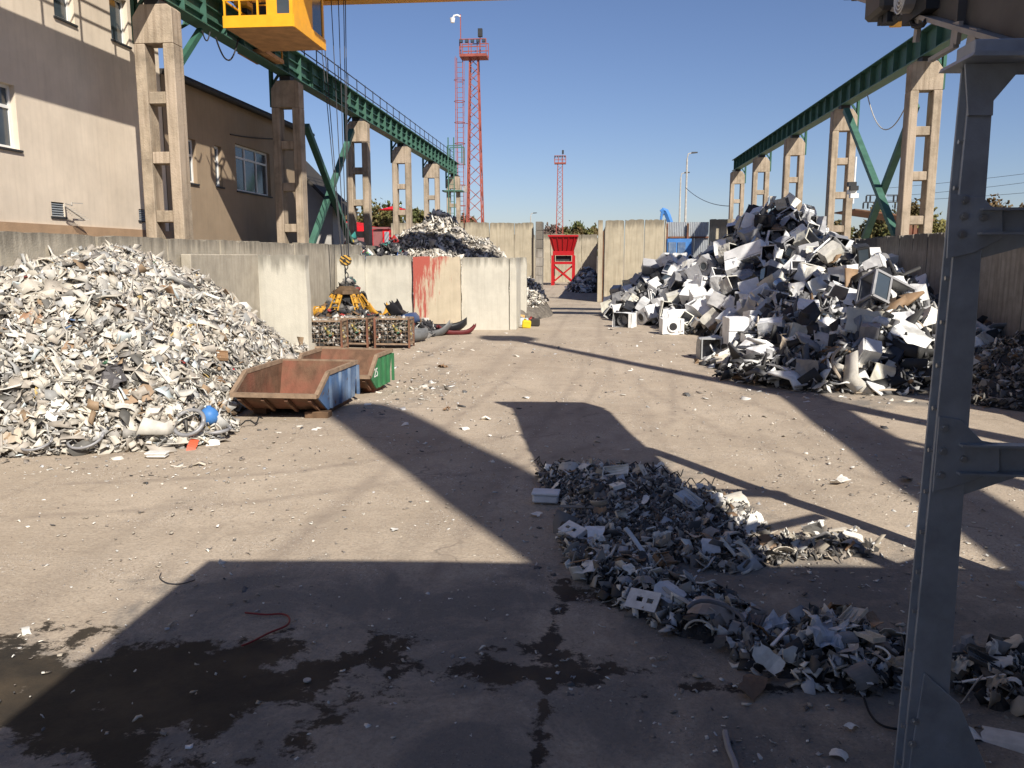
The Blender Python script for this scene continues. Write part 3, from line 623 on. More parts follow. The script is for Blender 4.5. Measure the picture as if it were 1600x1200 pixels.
def girder(name, X, y0, y1, zb, zt, label, inner, railing):
    gi = empty(name, (X, y0, zb), label, 'girder')
    MB().box(X - 0.015, X + 0.015, y0, y1, zb + 0.04, zt - 0.04).obj('web', M['green_steel'], gi)
    MB().box(X - 0.24, X + 0.24, y0, y1, zb, zb + 0.038).obj('bottom_flange', M['green_steel'], gi)
    MB().box(X - 0.26, X + 0.26, y0, y1, zt - 0.038, zt).obj('top_flange', M['green_steel'], gi)
    MB().box(X - 0.035, X + 0.035, y0, y1, zt + 0.002, zt + 0.13).obj('crane_rail', M['rail_pale'], gi)
    st = MB().box(-0.20, -0.016, -0.012, 0.012, 0.04, zt - zb - 0.04); st.box(0.016, 0.20, -0.012, 0.012, 0.04, zt - zb - 0.04)
    sme = st.mesh('stiffener', M['green_steel'])
    y = y0 + 0.02
    while y < y1:
        share('stiffener', sme, gi, (0, y - y0, 0)); y += 1.3
    if railing:
        s = -inner
        pm = MB().box(-0.018, 0.018, -0.018, 0.018, 0, 1.3).mesh('railing_post', M['dark_steel'])
        y = y0 + 0.6
        while y < y1:
            share('railing_post', pm, gi, (s * 0.3, y - y0, zt - zb - 0.3)); y += 1.5
        for z in (zt + 0.5, zt + 0.95): MB().box(X + s * 0.3 - 0.017, X + s * 0.3 + 0.017, y0, y1, z - 0.017, z + 0.017).obj('handrail', M['dark_steel'], gi)
        # horizontal bracing angle inside
        for zz in (zb + 0.28, zb + 0.62): MB().box(X + inner * 0.02, X + inner * 0.12, y0, y1, zz, zz + 0.03).obj('rib', M['green_steel'], gi)
    return gi
girder('left_girder', -11.2, -6, 69.4, 9.48, 10.48, 'green steel crane girder with walkway on the left column row', 1, True).name = 'crane_girder'
gr = girder('crane_girder', 11.2, -20, 69.0, 9.66, 10.52, 'dark green steel crane girder on the right column row', -1, False)
# end stop frame on the left girder
es = empty('end_platform', (-11.2, 69.2, 9), 'small green ladder platform at the far end of the left girder', 'platform')
m = MB(); yE = 69.0
for x in (-11.9, -10.7): m.bar((x, yE, 10.5), (x, yE, 11.9), 0.08); m.bar((x, yE + 1.2, 10.5), (x, yE + 1.2, 11.9), 0.08)
m.bar((-11.9, yE, 11.9), (-10.7, yE, 11.9), 0.07); m.bar((-11.9, yE + 1.2, 11.9), (-10.7, yE + 1.2, 11.9), 0.07)
m.obj('railing', M['green_steel'], es)
MB().box(-12.0, -10.4, 66.9, 68.2, 8.1, 8.2).obj('deck', M['green_steel'], es)
m = MB()
for x in (-10.15, -9.75): m.bar((x, 59.2, 0), (x, 59.2, 11.2), 0.07)
for k in range(26): m.bar((-10.15, 59.2, 0.4 + k * 0.4), (-9.75, 59.2, 0.4 + k * 0.4), 0.035)
m.obj('ladder', M['green_steel'], es)

# X braces
def brace(name, X, p0, p1, q0, q1, label):
    e = empty(name, aX(*p1, X), label, 'brace', 'green cross braces between columns')
    a, b_ = aX(*p0, X), aX(*p1, X); c, d = aX(*q0, X), aX(*q1, X)
    def down(a, b_): 
        t = (0.4 - a.z) / (b_.z - a.z); return a + (b_ - a) * t
    MB().bar(a, down(a, b_), 0.2, 0.24, (1, 0, 0)).obj('strut', M['green_steel'], e)
    c = c + Vector((0.25 if X > 0 else -0.25, 0, 0)); d = d + Vector((0.25 if X > 0 else -0.25, 0, 0))
    MB().bar(c, down(c, d), 0.2, 0.24, (1, 0, 0)).obj('strut', M['green_steel'], e)
    mid = aX((p0[0] + p1[0] + q0[0] + q1[0]) / 4, (p0[1] + p1[1] + q0[1] + q1[1]) / 4, X)
    return e
brace('cross_brace', -10.95, (478, 196), (545, 372), (558, 204), (497, 380), 'green steel cross brace between the left columns, left of the grapple ropes')
brace('cross_brace', 10.75, (1322, 172), (1397, 360), (1419, 165), (1345, 362), 'green steel cross brace between the right columns above the heap')
# knee brace near the first left column
kb = empty('knee_brace', (-11.2, 22.6, 7.8), 'dark green knee brace and lattice under the girder beside the nearest column', 'brace')
m = MB(); m.bar((-11.2, 22.25, 7.9), aX(313, 48, -11.2), 0.16); m.obj('strut', M['green_dark'], kb)
m = MB()
A = Vector((-12.0, 22.4, 8.6)); B = Vector((-12.0, 25.6, 10.2))
m.bar(A, B, 0.08); m.bar(A + Vector((0, 0, .5)), B + Vector((0, 0, .5)), 0.08)
for k in range(7):
    p = A.lerp(B, k / 6); m.bar(p, p + Vector((0, 0.25 * (-1) ** k, .5)), 0.05)
m.obj('lattice', M['green_steel'], kb)

# ------------------------------------------------------------------ overhead crane
YN, YF = 29.7, 33.2
zs = aY(600, 6, YF + .55).z
oc = empty('overhead_crane', (-8, YN, zs), 'yellow overhead crane with operator cab on the left girder', 'crane')
for yy in (YN, YF): MB().box(-11.6, 11.6, yy, yy + 0.55, zs, zs + 1.15).obj('bridge_girder', M['yellow'], oc, bevel=0.01)
e = MB().box(-11.42, -10.98, 26.8, YN - .01, 10.85, zs + 0.3).obj('end_carriage', M['yellow'], oc, bevel=0.02)
MB().box(-11.44, -10.96, YN - .008, YF + .8, zs - 0.9, zs - 0.005).obj('end_carriage', M['yellow'], oc, bevel=0.02)
for yy in (27.3, 29.8): MB().cyl((-11.28, yy, 10.83), (-11.12, yy, 10.83), 0.2, n=14).obj('wheel', M['dark_steel'], e)
MB().box(10.98, 11.42, 26.8, YF + .8, zs - 1.3, zs - 0.005).obj('end_carriage', M['yellow'], oc, bevel=0.02)
for yy in (26.9, 28.0): MB().box(11.08, 11.32, yy - .25, yy + .25, 10.66, zs - 1.302).obj('wheel_leg', M['dark_steel'], oc)
for px in (538, 607, 680):
    p = aY(px, 10, YN); MB().prism([(p.x - 0.15, zs - 0.002), (p.x + 0.3, zs - 0.002), (p.x + 0.3, zs - 0.4)], 'y', YN + 0.1, YN + 0.4).obj('bracket', M['yellow_worn'], oc)
tX = aY(520, 20, 32.2).x
MB().box(tX - 1.4, tX + 1.2, YN + 0.56, YF - 0.01, zs + 0.2, zs + 1.5).obj('trolley', M['yellow_worn'], oc, bevel=0.02)
# cab
cz = aY(350, 43, 23.7).z; cx0, cx1 = aY(350, 42, 23.7).x, aY(458, 40, 23.7).x; cy0, cy1 = 23.7, 26.5
ca = MB().box(cx0, cx1, cy0, cy1, cz, cz + 0.05).obj('cab', M['soffit'], oc)
MB().box(cx0 - 0.01, cx1 + 0.01, cy0 - 0.04, cy0 - 0.002, cz - 0.02, cz + 0.30).obj('front_beam', M['yellow'], ca)
MB().box(cx1 + 0.002, cx1 + 0.04, cy0, cy1, cz - 0.02, cz + 0.30).obj('side_beam', M['yellow'], ca)
mid = cx0 + (cx1 - cx0) * 0.62
m = MB(); 
m.box(mid, cx1, cy0 + 0.02, cy0 + 0.08, cz + 0.05, cz + 0.34)
m.box(mid, mid + 0.30, cy0 + 0.02, cy0 + 0.08, cz + 0.34, cz + 2.3); m.box(cx1 - 0.10, cx1, cy0 + 0.02, cy0 + 0.08, cz + 0.34, cz + 2.3); m.box(mid + 0.3, cx1 - 0.1, cy0 + 0.02, cy0 + 0.08, cz + 1.7, cz + 2.3)
m.obj('front_wall', M['yellow'], ca)
MB().box(mid + 0.3, cx1 - 0.1, cy0 + 0.04, cy0 + 0.06, cz + 0.34, cz + 1.7).obj('pane', M['glass'], ca)
m = MB(); m.box(cx1 - 0.06, cx1, cy0 + 0.09, cy0 + 1.7, cz + 0.05, cz + 2.3); m.box(cx1 - 0.06, cx1, cy1 - 0.15, cy1, cz + 0.05, cz + 2.3); m.box(cx1 - 0.06, cx1, cy0 + 1.7, cy1 - 0.15, cz + 0.05, cz + 0.3); m.box(cx1 - 0.06, cx1, cy0 + 1.7, cy1 - 0.15, cz + 2.0, cz + 2.3)
m.obj('side_wall', M['yellow'], ca)
MB().box(cx1 - 0.045, cx1 - 0.025, cy0 + 1.7, cy1 - 0.15, cz + 0.3, cz + 2.0).obj('pane', M['glass'], ca)
MB().box(mid, mid + 0.06, cy0 + 0.09, cy1, cz + 0.05, cz + 2.3).obj('inner_wall', M['yellow'], ca)
MB().box(mid + 0.07, cx1 - 0.07, cy1 - 0.06, cy1, cz + 0.05, cz + 2.3).obj('rear_wall', M['yellow'], ca)
MB().box(mid - 0.05, cx1 + 0.05, cy0 - 0.05, cy1 + 0.05, cz + 2.302, cz + 2.4).obj('cab_roof', M['yellow'], ca)
m = MB()
for t in (0.02, 0.24, 0.5): m.bar((cx0 + (cx1 - cx0) * t, cy0, cz + 0.3), (cx0 + (cx1 - cx0) * t, cy0, cz + 1.3), 0.05)
for z in (0.72, 1.25): m.bar((cx0, cy0, cz + z), (mid, cy0, cz + z), 0.045)
for z in (0.72, 1.25): m.bar((cx0 + 0.02, cy0, cz + z), (cx0 + 0.02, cy1, cz + z), 0.045)
m.bar((cx0 + 0.02, cy1, cz + .05), (cx0 + 0.02, cy1, cz + 1.3), 0.05)
m.obj('railing', M['yellow'], ca)
m = MB(); lx = cx0 + (cx1 - cx0) * 0.56
for s in (-0.16, 0.16): m.bar((lx + s, cy0 + 0.12, cz + 0.06), (lx + s, cy0 + 0.12, cz + 2.2), 0.04)
for k in range(7): m.bar((lx - 0.16, cy0 + 0.12, cz + 0.3 + 0.3 * k), (lx + 0.16, cy0 + 0.12, cz + 0.3 + 0.3 * k), 0.035)
m.obj('ladder', M['yellow'], ca)
m = MB()
for x in (cx0 + 0.25, mid + 0.1, cx1 - 0.1): m.bar((x, cy1 - 0.4, cz + (0.05 if x < mid else 2.4)), (x, cy1 - .4, 12.25), 0.12)
for x in (-10.5, -7.2): m.bar((x, 26.3, 13.2), (x, YN + .1, zs + .4), .3)
m.obj('hanger', M['yellow'], oc)
MB().box(cx0 + 0.1, mid - 0.5, cy1 - 0.9, cy1 - 0.3, cz + 0.052, cz + 1.2).obj('electric_cabinet', M['dark_steel'], oc)
MB().box(-10.9, -6.6, 22.6, 26.6, 12.2, 14.0).obj('crane_shade_box', M['yellow'], oc, bevel=.03)  # unseen box added so its shadow darkens the brown building and second column
# service platform
pz = aY(410, 92, 28.4).z; px0, px1 = aY(386, 80, 28.4).x, aY(430, 80, 28.4).x
pl = MB().box(px0, px1, 27.6, 29.2, pz, pz + 0.12).obj('service_platform', M['soffit'], oc)
m = MB()
for x in (px0 + .03, px1 - .03):
    for y in (27.65, 29.1): m.bar((x, y, pz + 0.12), (x, y, pz + 1.6), 0.05)
m.bar((px0, 27.65, pz + .75), (px1, 27.65, pz + .75), 0.045); m.obj('frame', M['yellow_worn'], pl)
# hoist ropes
hk = aY(540, 407, 31.0)
m = MB()
for dx, y0, ex in ((-0.62, 31.4, -0.15), (-0.5, 31.5, -0.13), (-0.12, 31.6, -0.04), (0.14, 31.7, 0.04), (0.32, 31.8, 0.1), (0.36, 31.9, 0.13)):
    m.cyl((tX + dx + 0.15, y0 + 0.3, zs + 0.3), (hk.x + ex, hk.y, hk.z + 0.15), 0.017, n=5)
m.obj('hoist_rope', M['wire'], oc)
# hook block + grapple
gb = empty('grapple', (hk.x, 31.0, 0), 'yellow and rust-brown orange-peel grapple hanging from a striped hook block over the cages', 'grapple')
m = MB(); n = 8
m.cyl((hk.x, hk.y - 0.14, hk.z), (hk.x, hk.y + 0.14, hk.z), 0.21, n=8); hb = m.obj('hook_block', M['hazard'], gb, bevel=0.02)
hb_me = hb.data
for v in hb_me.vertices: pass
MB().cyl((hk.x, hk.y - 0.17, hk.z), (hk.x, hk.y - 0.14, hk.z), 0.06, n=10).obj('sheave_pin', M['dark_steel'], hb)
gt = aY(540, 447, 31.0).z; gbz = aY(540, 488, 31.0).z - .22
m = MB()
for k in range(5):
    z = hk.z - 0.22 - k * 0.17; c = Vector((hk.x + 0.02 * (-1) ** k, hk.y, z)); pts = []
    for i in range(13):
        a = 2 * math.pi * i / 12; ax = (math.cos(a) * 0.06, 0, math.sin(a) * 0.11) if k % 2 == 0 else (0, math.cos(a) * 0.06, math.sin(a) * 0.11)
        pts.append(c + Vector(ax))
    m.tube(pts, 0.022, 5)
m.obj('chain', M['dark_steel'], gb)
ctr = Vector((hk.x, 31.0, 0))
hh = gt - gbz
m = MB(); m.cyl(ctr + Vector((0, 0, gt - 0.16)), ctr + Vector((0, 0, gt)), 0.46, 0.26, n=8); m.cyl(ctr + Vector((0, 0, gt - 0.30)), ctr + Vector((0, 0, gt - 0.162)), 0.52, 0.50, n=8); m.obj('head', M['brown_tine'], gb, bevel=0.01)
MB().cyl(ctr + Vector((0, 0, gbz + 0.2)), ctr + Vector((0, 0, gt - 0.302)), 0.30, 0.34, n=8).obj('core', M['dark_steel'], gb)
for k in range(6):
    a = R(15 + 60 * k); d = Vector((math.cos(a), math.sin(a), 0)); s = Vector((-d.y, d.x, 0))
    top = ctr + d * 0.50 + Vector((0, 0, gt - 0.32)); bot = ctr + d * 0.86 + Vector((0, 0, gbz + 0.35))
    c = MB(); c.cyl(top, top.lerp(bot, 0.62), 0.085, n=8); c.cyl(top.lerp(bot, 0.621), bot, 0.045, n=8); cyo = c.obj('cylinder', M['yellow_worn'], gb, smooth=False)
    c = MB()
    for sg in (-1, 1): c.bar(top + s * 0.15 * sg + d * .08, bot + s * 0.19 * sg + d * .1, 0.04)
    for q in (0.2, 0.5, 0.8): pp = top.lerp(bot, q) + d * 0.09; c.bar(pp - s * 0.17, pp + s * 0.17, 0.03)
    c.obj('guard', M['yellow_worn'], gb)
    prof = [(0.34, gbz + 0.30), (0.86, gbz + 0.36), (1.12, gbz + 0.12), (1.02, gbz - 0.28), (0.72, gbz - 0.62)]; wid = [0.15, 0.24, 0.30, 0.22, 0.03]
    vs = []
    for (r_, z), w in zip(prof, wid):
        for dt in (0, -0.07):
            for sg in (-1, 1): vs.append(ctr + d * (r_ + dt) + s * w * sg + Vector((0, 0, z + (0.0 if dt == 0 else -0.04))))
    fs = []
    for i in range(len(prof) - 1):
        b_ = i * 4; fs += [(b_, b_ + 1, b_ + 5, b_ + 4), (b_ + 2, b_ + 6, b_ + 7, b_ + 3), (b_, b_ + 4, b_ + 6, b_ + 2), (b_ + 1, b_ + 3, b_ + 7, b_ + 5)]
    fs += [(0, 2, 3, 1), (16, 17, 19, 18)]
    MB().add(vs, fs).obj('tine', M['brown_tine'], gb)

# ------------------------------------------------------------------ scrap: generators
PAL_L = [((0.60, 0.575, 0.52), 7), ((0.52, 0.48, 0.41), 8), ((0.39, 0.35, 0.30), 6), ((0.27, 0.255, 0.235), 4), ((0.12, 0.115, 0.105), 2.0), ((0.27, 0.19, 0.12), 0.8), ((0.42, 0.42, 0.41), 3.0),
         ((0.45, 0.32, 0.12), 0.08), ((0.06, 0.16, 0.09), 0.05), ((0.35, 0.06, 0.05), 0.05), ((0.08, 0.15, 0.30), 0.04), ((0.55, 0.62, 0.64), 0.4)]
PAL_W = [((0.74, 0.74, 0.72), 5), ((0.58, 0.55, 0.49), 3), ((0.32, 0.32, 0.32), 3), ((0.12, 0.12, 0.125), 4), ((0.26, 0.17, 0.10), 0.8), ((0.04, 0.04, 0.042), 4)]
PAL_D = [((0.07, 0.066, 0.062), 5), ((0.16, 0.15, 0.135), 4), ((0.28, 0.25, 0.22), 2), ((0.45, 0.43, 0.40), 1.6), ((0.62, 0.60, 0.56), 0.9), ((0.20, 0.13, 0.08), 0.8)]
PAL_F = [((0.70, 0.66, 0.58), 7), ((0.42, 0.37, 0.30), 5), ((0.25, 0.22, 0.19), 4), ((0.10, 0.10, 0.10), 3), ((0.5, 0.5, 0.5), 2)]
PAL_C = [((0.45, 0.03, 0.03), 2), ((0.04, 0.22, 0.20), 2), ((0.05, 0.05, 0.07), 5), ((0.7, 0.7, 0.68), 2), ((0.05, 0.12, 0.35), 1), ((0.08, 0.25, 0.07), 1), ((0.5, 0.35, 0.05), 0.5), ((0.3, 0.3, 0.3), 2)]
def pick(pal, n):
    w = np.array([p[1] for p in pal], float); w /= w.sum(); i = rng.choice(len(pal), n, p=w)
    c = np.array([p[0] for p in pal])[i]; return np.clip(c * rng.uniform(0.72, 1.18, (n, 1)), 0.01, 0.86)
def shard_mesh(name, pts, nrm, size, cols, m, tilt=0.6, aspect=(0.25, 0.9), thick=0.06, fold=0.25):
    n = len(pts)
    nrm = nrm + rng.normal(0, tilt, (n, 3)); nrm /= np.linalg.norm(nrm, axis=1, keepdims=True) + 1e-9
    t = rng.normal(0, 1, (n, 3)); t -= nrm * np.sum(t * nrm, 1, keepdims=True); t /= np.linalg.norm(t, axis=1, keepdims=True) + 1e-9
    b_ = np.cross(nrm, t)
    L = size; W = size * rng.uniform(*aspect, n); T = np.maximum(size * thick, 0.004)
    tu = np.array([-1, 0, 1, 1, 0, -1.0]); tv = np.array([-1, -1, -1, 1, 1, 1.0])
    u = (tu[None] + rng.uniform(-0.35, 0.35, (n, 6))) * L[:, None] / 2
    v = (tv[None] + rng.uniform(-0.55, 0.45, (n, 6)) * np.sign(tv)[None]) * W[:, None] / 2
    h = np.where(np.abs(tu)[None] < 0.5, 1.0, 0.0) * (rng.normal(0, fold, n) * L * 0.5)[:, None] + rng.normal(0, 0.05, (n, 6)) * L[:, None]
    top = pts[:, None] + t[:, None] * u[..., None] + b_[:, None] * v[..., None] + nrm[:, None] * h[..., None]
    bot = top - nrm[:, None] * T[:, None, None]
    V = np.concatenate([top, bot], 1).reshape(-1, 3)
    F0 = np.array([[0, 1, 4, 5], [1, 2, 3, 4], [6, 11, 10, 7], [7, 10, 9, 8], [0, 6, 7, 1], [1, 7, 8, 2], [2, 8, 9, 3], [3, 9, 10, 4], [4, 10, 11, 5], [5, 11, 6, 0]])
    F = (F0[None] + (np.arange(n) * 12)[:, None, None]).reshape(-1)
    me = bpy.data.meshes.new(name); me.vertices.add(len(V)); me.vertices.foreach_set('co', V.ravel().astype(np.float32))
    nf = n * 10; me.loops.add(nf * 4); me.loops.foreach_set('vertex_index', F.astype(np.int32)); me.polygons.add(nf)
    me.polygons.foreach_set('loop_start', np.arange(0, nf * 4, 4, dtype=np.int32))
    me.update(calc_edges=True); me.validate()
    at = me.color_attributes.new('Col', 'FLOAT_COLOR', 'POINT')
    cc = np.concatenate([np.repeat(cols, 12, 0), np.ones((n * 12, 1))], 1); at.data.foreach_set('color', cc.ravel().astype(np.float32))
    me.materials.append(m); return me
def stuff(name, me, label, cat, parent=None):
    o = bpy.data.objects.new(name, me); link(o, parent); o['kind'] = 'stuff'
    if parent is None: o['label'] = label; o['category'] = cat
    return o
class Heap:
    def __init__(s, fn, x0, x1, y0, y1): s.fn, s.b = fn, (x0, x1, y0, y1)
    def h(s, x, y): return s.fn(np.asarray(x, float), np.asarray(y, float))
    def sample(s, n, hmin=0.04, weight=None):
        out = []
        x0, x1, y0, y1 = s.b; tot = 0
        while tot < n:
            x = rng.uniform(x0, x1, n * 2); y = rng.uniform(y0, y1, n * 2); h = s.h(x, y); k = h > hmin
            if weight is not None: k &= rng.uniform(0, 1, len(x)) < weight(x, y, h)
            out.append(np.stack([x[k], y[k], h[k]], 1)); tot += k.sum()
        p = np.concatenate(out)[:n]; return p, s.normal(p[:, 0], p[:, 1])
    def normal(s, x, y):
        e = 0.15; dx = (s.h(x + e, y) - s.h(x - e, y)) / (2 * e); dy = (s.h(x, y + e) - s.h(x, y - e)) / (2 * e)
        n = np.stack([-dx, -dy, np.ones_like(dx)], 1); return n / np.linalg.norm(n, axis=1, keepdims=True)
    def core(s, name, m, parent, step=0.2, sink=0.08):
        x0, x1, y0, y1 = s.b; xs = np.arange(x0, x1 + step, step); ys = np.arange(y0, y1 + step, step); X, Y = np.meshgrid(xs, ys)
        H = s.h(X, Y); Z = H - sink + rng.normal(0, 0.03, H.shape); keep = H > 0.0
        idx = -np.ones(X.shape, int); vs = []; fs = []
        full = keep.copy(); full[:-1] |= keep[1:]; full[1:] |= keep[:-1]; full[:, :-1] |= keep[:, 1:]; full[:, 1:] |= keep[:, :-1]
        for j, i in zip(*np.nonzero(full)): idx[j, i] = len(vs); vs.append((X[j, i], Y[j, i], Z[j, i] if keep[j, i] else -0.1))
        for j in range(X.shape[0] - 1):
            for i in range(X.shape[1] - 1):
                q = (idx[j, i], idx[j, i + 1], idx[j + 1, i + 1], idx[j + 1, i])
                if min(q) >= 0: fs.append(q)
        return MB().add(vs, fs).obj(name, m, parent)
def fbm(x, y, sc, amp, seed):
    r = np.random.default_rng(seed); o = np.zeros_like(x)
    for k in range(7):
        a, ph = r.uniform(0, 6.28, 2); f = sc * r.uniform(0.6, 2.2); o += np.sin((x * math.cos(a) + y * math.sin(a)) * f + ph)
    return o / 7 * amp * 1.8
def toe_heap(toe, slope, capf, seed, namp=0.22):
    P = toe
    def fn(x, y):
        d = segdist(x, y, P[0]); ins = inpoly(x, y, P[1])
        cap = capf(x, y); h = cap * np.tanh(slope * d / np.maximum(cap, 0.05))
        h = h + fbm(x, y, 1.6, namp, seed) * np.clip(h, 0, 1)
        return np.where(ins, np.maximum(h, 0.0), 0.0)
    return fn
def cones(cs, seed, namp=0.25, pw=1.0):
    def fn(x, y):
        h = np.zeros_like(x)
        for cx, cy, H, rx, ry in cs:
            d = np.hypot((x - cx) / rx, (y - cy) / ry); h = np.maximum(h, H * np.clip(1 - d, 0, 1) ** pw)
        return np.maximum(np.where(h > 0.02, h + fbm(x, y, 1.3, namp, seed) * np.clip(h, 0, 1), 0), 0)
    return fn

# prototypes of individual broken pieces (about 1 m long, scaled when placed)
def grid_piece(f, nu=6, nv=4, th=0.02, cut=0.25, seed=0):
    r = random.Random(seed); vs = []; fs = []; nn = (nu + 1) * (nv + 1)
    for lay in (0, 1):
        r2 = random.Random(seed)
        for j in range(nv + 1):
            for i in range(nu + 1):
                u = i / nu - 0.5; v = j / nv - 0.5
                if i in (0, nu): u *= 1 - r2.uniform(0, cut)
                if j in (0, nv): v *= 1 - r2.uniform(0, cut)
                x, y, z = f(u, v); vs.append((x, y, z - lay * th))
    w = nu + 1
    for j in range(nv):
        for i in range(nu):
            a = j * w + i; fs += [(a, a + 1, a + 1 + w, a + w), (nn + a, nn + a + w, nn + a + 1 + w, nn + a + 1)]
    for i in range(nu): fs += [(i, nn + i, nn + i + 1, i + 1), (nv * w + i, nv * w + i + 1, nn + nv * w + i + 1, nn + nv * w + i)]
    for j in range(nv): fs += [(j * w, (j + 1) * w, nn + (j + 1) * w, nn + j * w), (j * w + nu, nn + j * w + nu, nn + (j + 1) * w + nu, (j + 1) * w + nu)]
    return MB().add(vs, fs)
PIECES = {}
def reg(kind, mb, bevel=0): PIECES.setdefault(kind, []).append(mb.mesh(kind, M['piece'], bevel=bevel))
for sd in range(6):
    r = random.Random(sd); k1, k2, w = r.uniform(-.9, .9), r.uniform(-.6, .6), r.uniform(0.4, 0.8)
    reg('plastic_shard', grid_piece(lambda u, v: (u, v * w, k1 * u * u * 0.6 + k2 * u * v + 0.03 * math.sin(9 * u)), seed=sd, cut=0.45))
for sd in range(4):
    r = random.Random(20 + sd); rad = r.uniform(0.3, 0.6); sp = r.uniform(1.2, 2.4); w = r.uniform(0.35, 0.8)
    reg('curved_casing', grid_piece(lambda u, v: (math.sin(u * sp) * rad, v * w, math.cos(u * sp) * rad - rad), nu=9, seed=sd, cut=0.3))
for sd in range(3):
    r = random.Random(40 + sd); w = r.uniform(0.5, 0.7)
    m = grid_piece(lambda u, v: (u, v * w, 0.05 * math.sin(3 * u)), seed=sd, cut=0.05, th=0.02)
    m.box(-.48, .48, -w / 2, -w / 2 + 0.03, -0.02, 0.12); m.box(-.48, .48, w / 2 - 0.03, w / 2, -0.02, 0.12); m.box(-.5, -.47, -w / 2 + .03, w / 2 - .03, -0.02, 0.12)
    for k in range(3): m.box(-.4, .4, -w * .3 + k * w * .28, -w * .3 + k * w * .28 + 0.02, 0.01, 0.05)
    reg('ribbed_casing', m)
for sd in range(2):
    m = MB(); m.box(-.5, .5, -.32, -.06, 0, .03); m.box(-.5, .5, .10, .32, 0, .03); m.box(-.5, -.2, -.06, .10, 0, .03); m.box(.0, .14, -.06, .10, 0, .03); m.box(.34, .5, -.06, .10, 0, .03)
    m.box(-.5, .5, .32, .35, -.18 + .05 * sd, .03); m.box(-.5, -.47, -.32, .32, -.15, 0)
    reg('slotted_fitting', m)
for sd in range(3):
    r = random.Random(60 + sd); b1 = r.uniform(-.15, .15); w = r.uniform(0.05, 0.1)
    reg('plastic_strip', grid_piece(lambda u, v: (u, v * w + b1 * math.sin(3 * u), 0.1 * b1 * math.cos(5 * u)), nu=8, nv=1, th=0.025, seed=sd, cut=0.1))
for sd in range(2):
    m = MB(); r = random.Random(80 + sd); ph = r.uniform(1.5, 3.2)
    m.tube([(math.sin(t * ph / 8) * 0.45, math.cos(t * ph / 8) * 0.45, 0.02 * math.sin(t)) for t in range(9)], 0.035, 7); reg('bent_hose', m)
for sd in range(3):
    r = random.Random(90 + sd)
    def crf(u, v, r=r, sd=sd):
        n_ = noise.noise_vector(Vector((u * 4 + sd * 9, v * 4, 2.3))); return (u + n_.x * .12, v * .75 + n_.y * .12, n_.z * .38)
    reg('crumpled_film', grid_piece(crf, nu=10, nv=8, th=0.012, seed=sd, cut=0.3))
NOUN = {'plastic_shard': 'flat plastic shard', 'curved_casing': 'curved casing piece', 'ribbed_casing': 'ribbed plastic casing', 'slotted_fitting': 'slotted plastic fitting', 'plastic_strip': 'thin plastic strip', 'bent_hose': 'bent piece of hose', 'crumpled_film': 'crumpled sheet'}
CN = [('white', (0.73, 0.71, 0.66)), ('cream', (0.62, 0.56, 0.46)), ('beige', (0.42, 0.35, 0.27)), ('grey', (0.28, 0.27, 0.26)), ('dark grey', (0.09, 0.088, 0.085)), ('brown', (0.26, 0.16, 0.09))]
ROT_SEED = random.Random(5)
def place_piece(kind, size, pos, nrm, cname, col, label, group, tilt=0.45, sink=0.02):
    me = ROT_SEED.choice(PIECES[kind]); o = bpy.data.objects.new(kind, me); COL.objects.link(o)
    n = (Vector(nrm) + Vector((ROT_SEED.gauss(0, tilt), ROT_SEED.gauss(0, tilt), ROT_SEED.gauss(0, tilt * 0.5)))).normalized()
    q = n.to_track_quat('Z', 'Y') @ Euler((0, 0, ROT_SEED.uniform(0, 6.28))).to_quaternion()
    o.rotation_mode = 'QUATERNION'; o.rotation_quaternion = q
    o.scale = (size, size * ROT_SEED.uniform(0.8, 1.1), size); o.location = Vector(pos) + n * sink
    k = ROT_SEED.uniform(0.85, 1.1); o.color = (col[0] * k, col[1] * k, col[2] * k, 1)
    tag(o, label, 'scrap', group); return o

# ------------------------------------------------------------------ left heap
toe_px = [(-260, 740), (0, 718), (110, 712), (215, 706), (300, 700), (345, 690), (375, 672)]
toeL = gp(*toe_px) + [(-6.75, 14.5), (-6.85, 16.0), (-6.95, 18.0), (-7.5, 20.5), (-8.3, 23.0), (-8.75, 24.6)]
polyL = toeL + [(-10.35, 24.8), (-10.35, 8)]
toeseg = toeL[:-2] + [(-9.0, 24.2)]
def capL(x, y): return np.interp(y, [8, 12, 14, 17, 19.3, 20.5, 22.0, 23.4, 24.6], [3.2, 3.4, 3.4, 3.45, 3.2, 2.6, 1.5, .7, 0.3]) + 0.0 * x
HL = Heap(toe_heap((toeseg, polyL), 1.4, capL, 3), -10.35, -4.8, 8, 24.8)
lh = empty('scrap_heap', (-8.5, 15, 0), 'large heap of shredded white and grey plastic scrap on the left', 'heap')
HL.core('heap_core', M['heap_core'], lh)
p, n = HL.sample(17000, 0.05); p = p + n * rng.uniform(-0.10, 0.10, (len(p), 1)); sz = rng.gamma(2.0, 0.062, len(p)) + 0.04
s_ = stuff('fragments', shard_mesh('fragments', p - np.array(lh.location), n, sz, pick(PAL_L, len(p)), M['scrap'], tilt=0.6, aspect=(0.10, 0.7), thick=.04), None, None, lh)
p, n = HL.sample(20000, 0.03); p = p + n * rng.uniform(-0.04, 0.06, (len(p), 1)); sz = rng.uniform(0.04, 0.12, len(p))
stuff('fragments', shard_mesh('fragments', p - np.array(lh.location), n, sz, pick(PAL_L, len(p)), M['scrap'], tilt=0.9, aspect=(0.2, 0.9)), None, None, lh)
def along(q): return ' by the skip' if q[1] > 15.5 and q[0] > -8.6 else (' at picture edge' if q[0] / q[1] < -.62 else '')
p, n = HL.sample(185, 0.12)
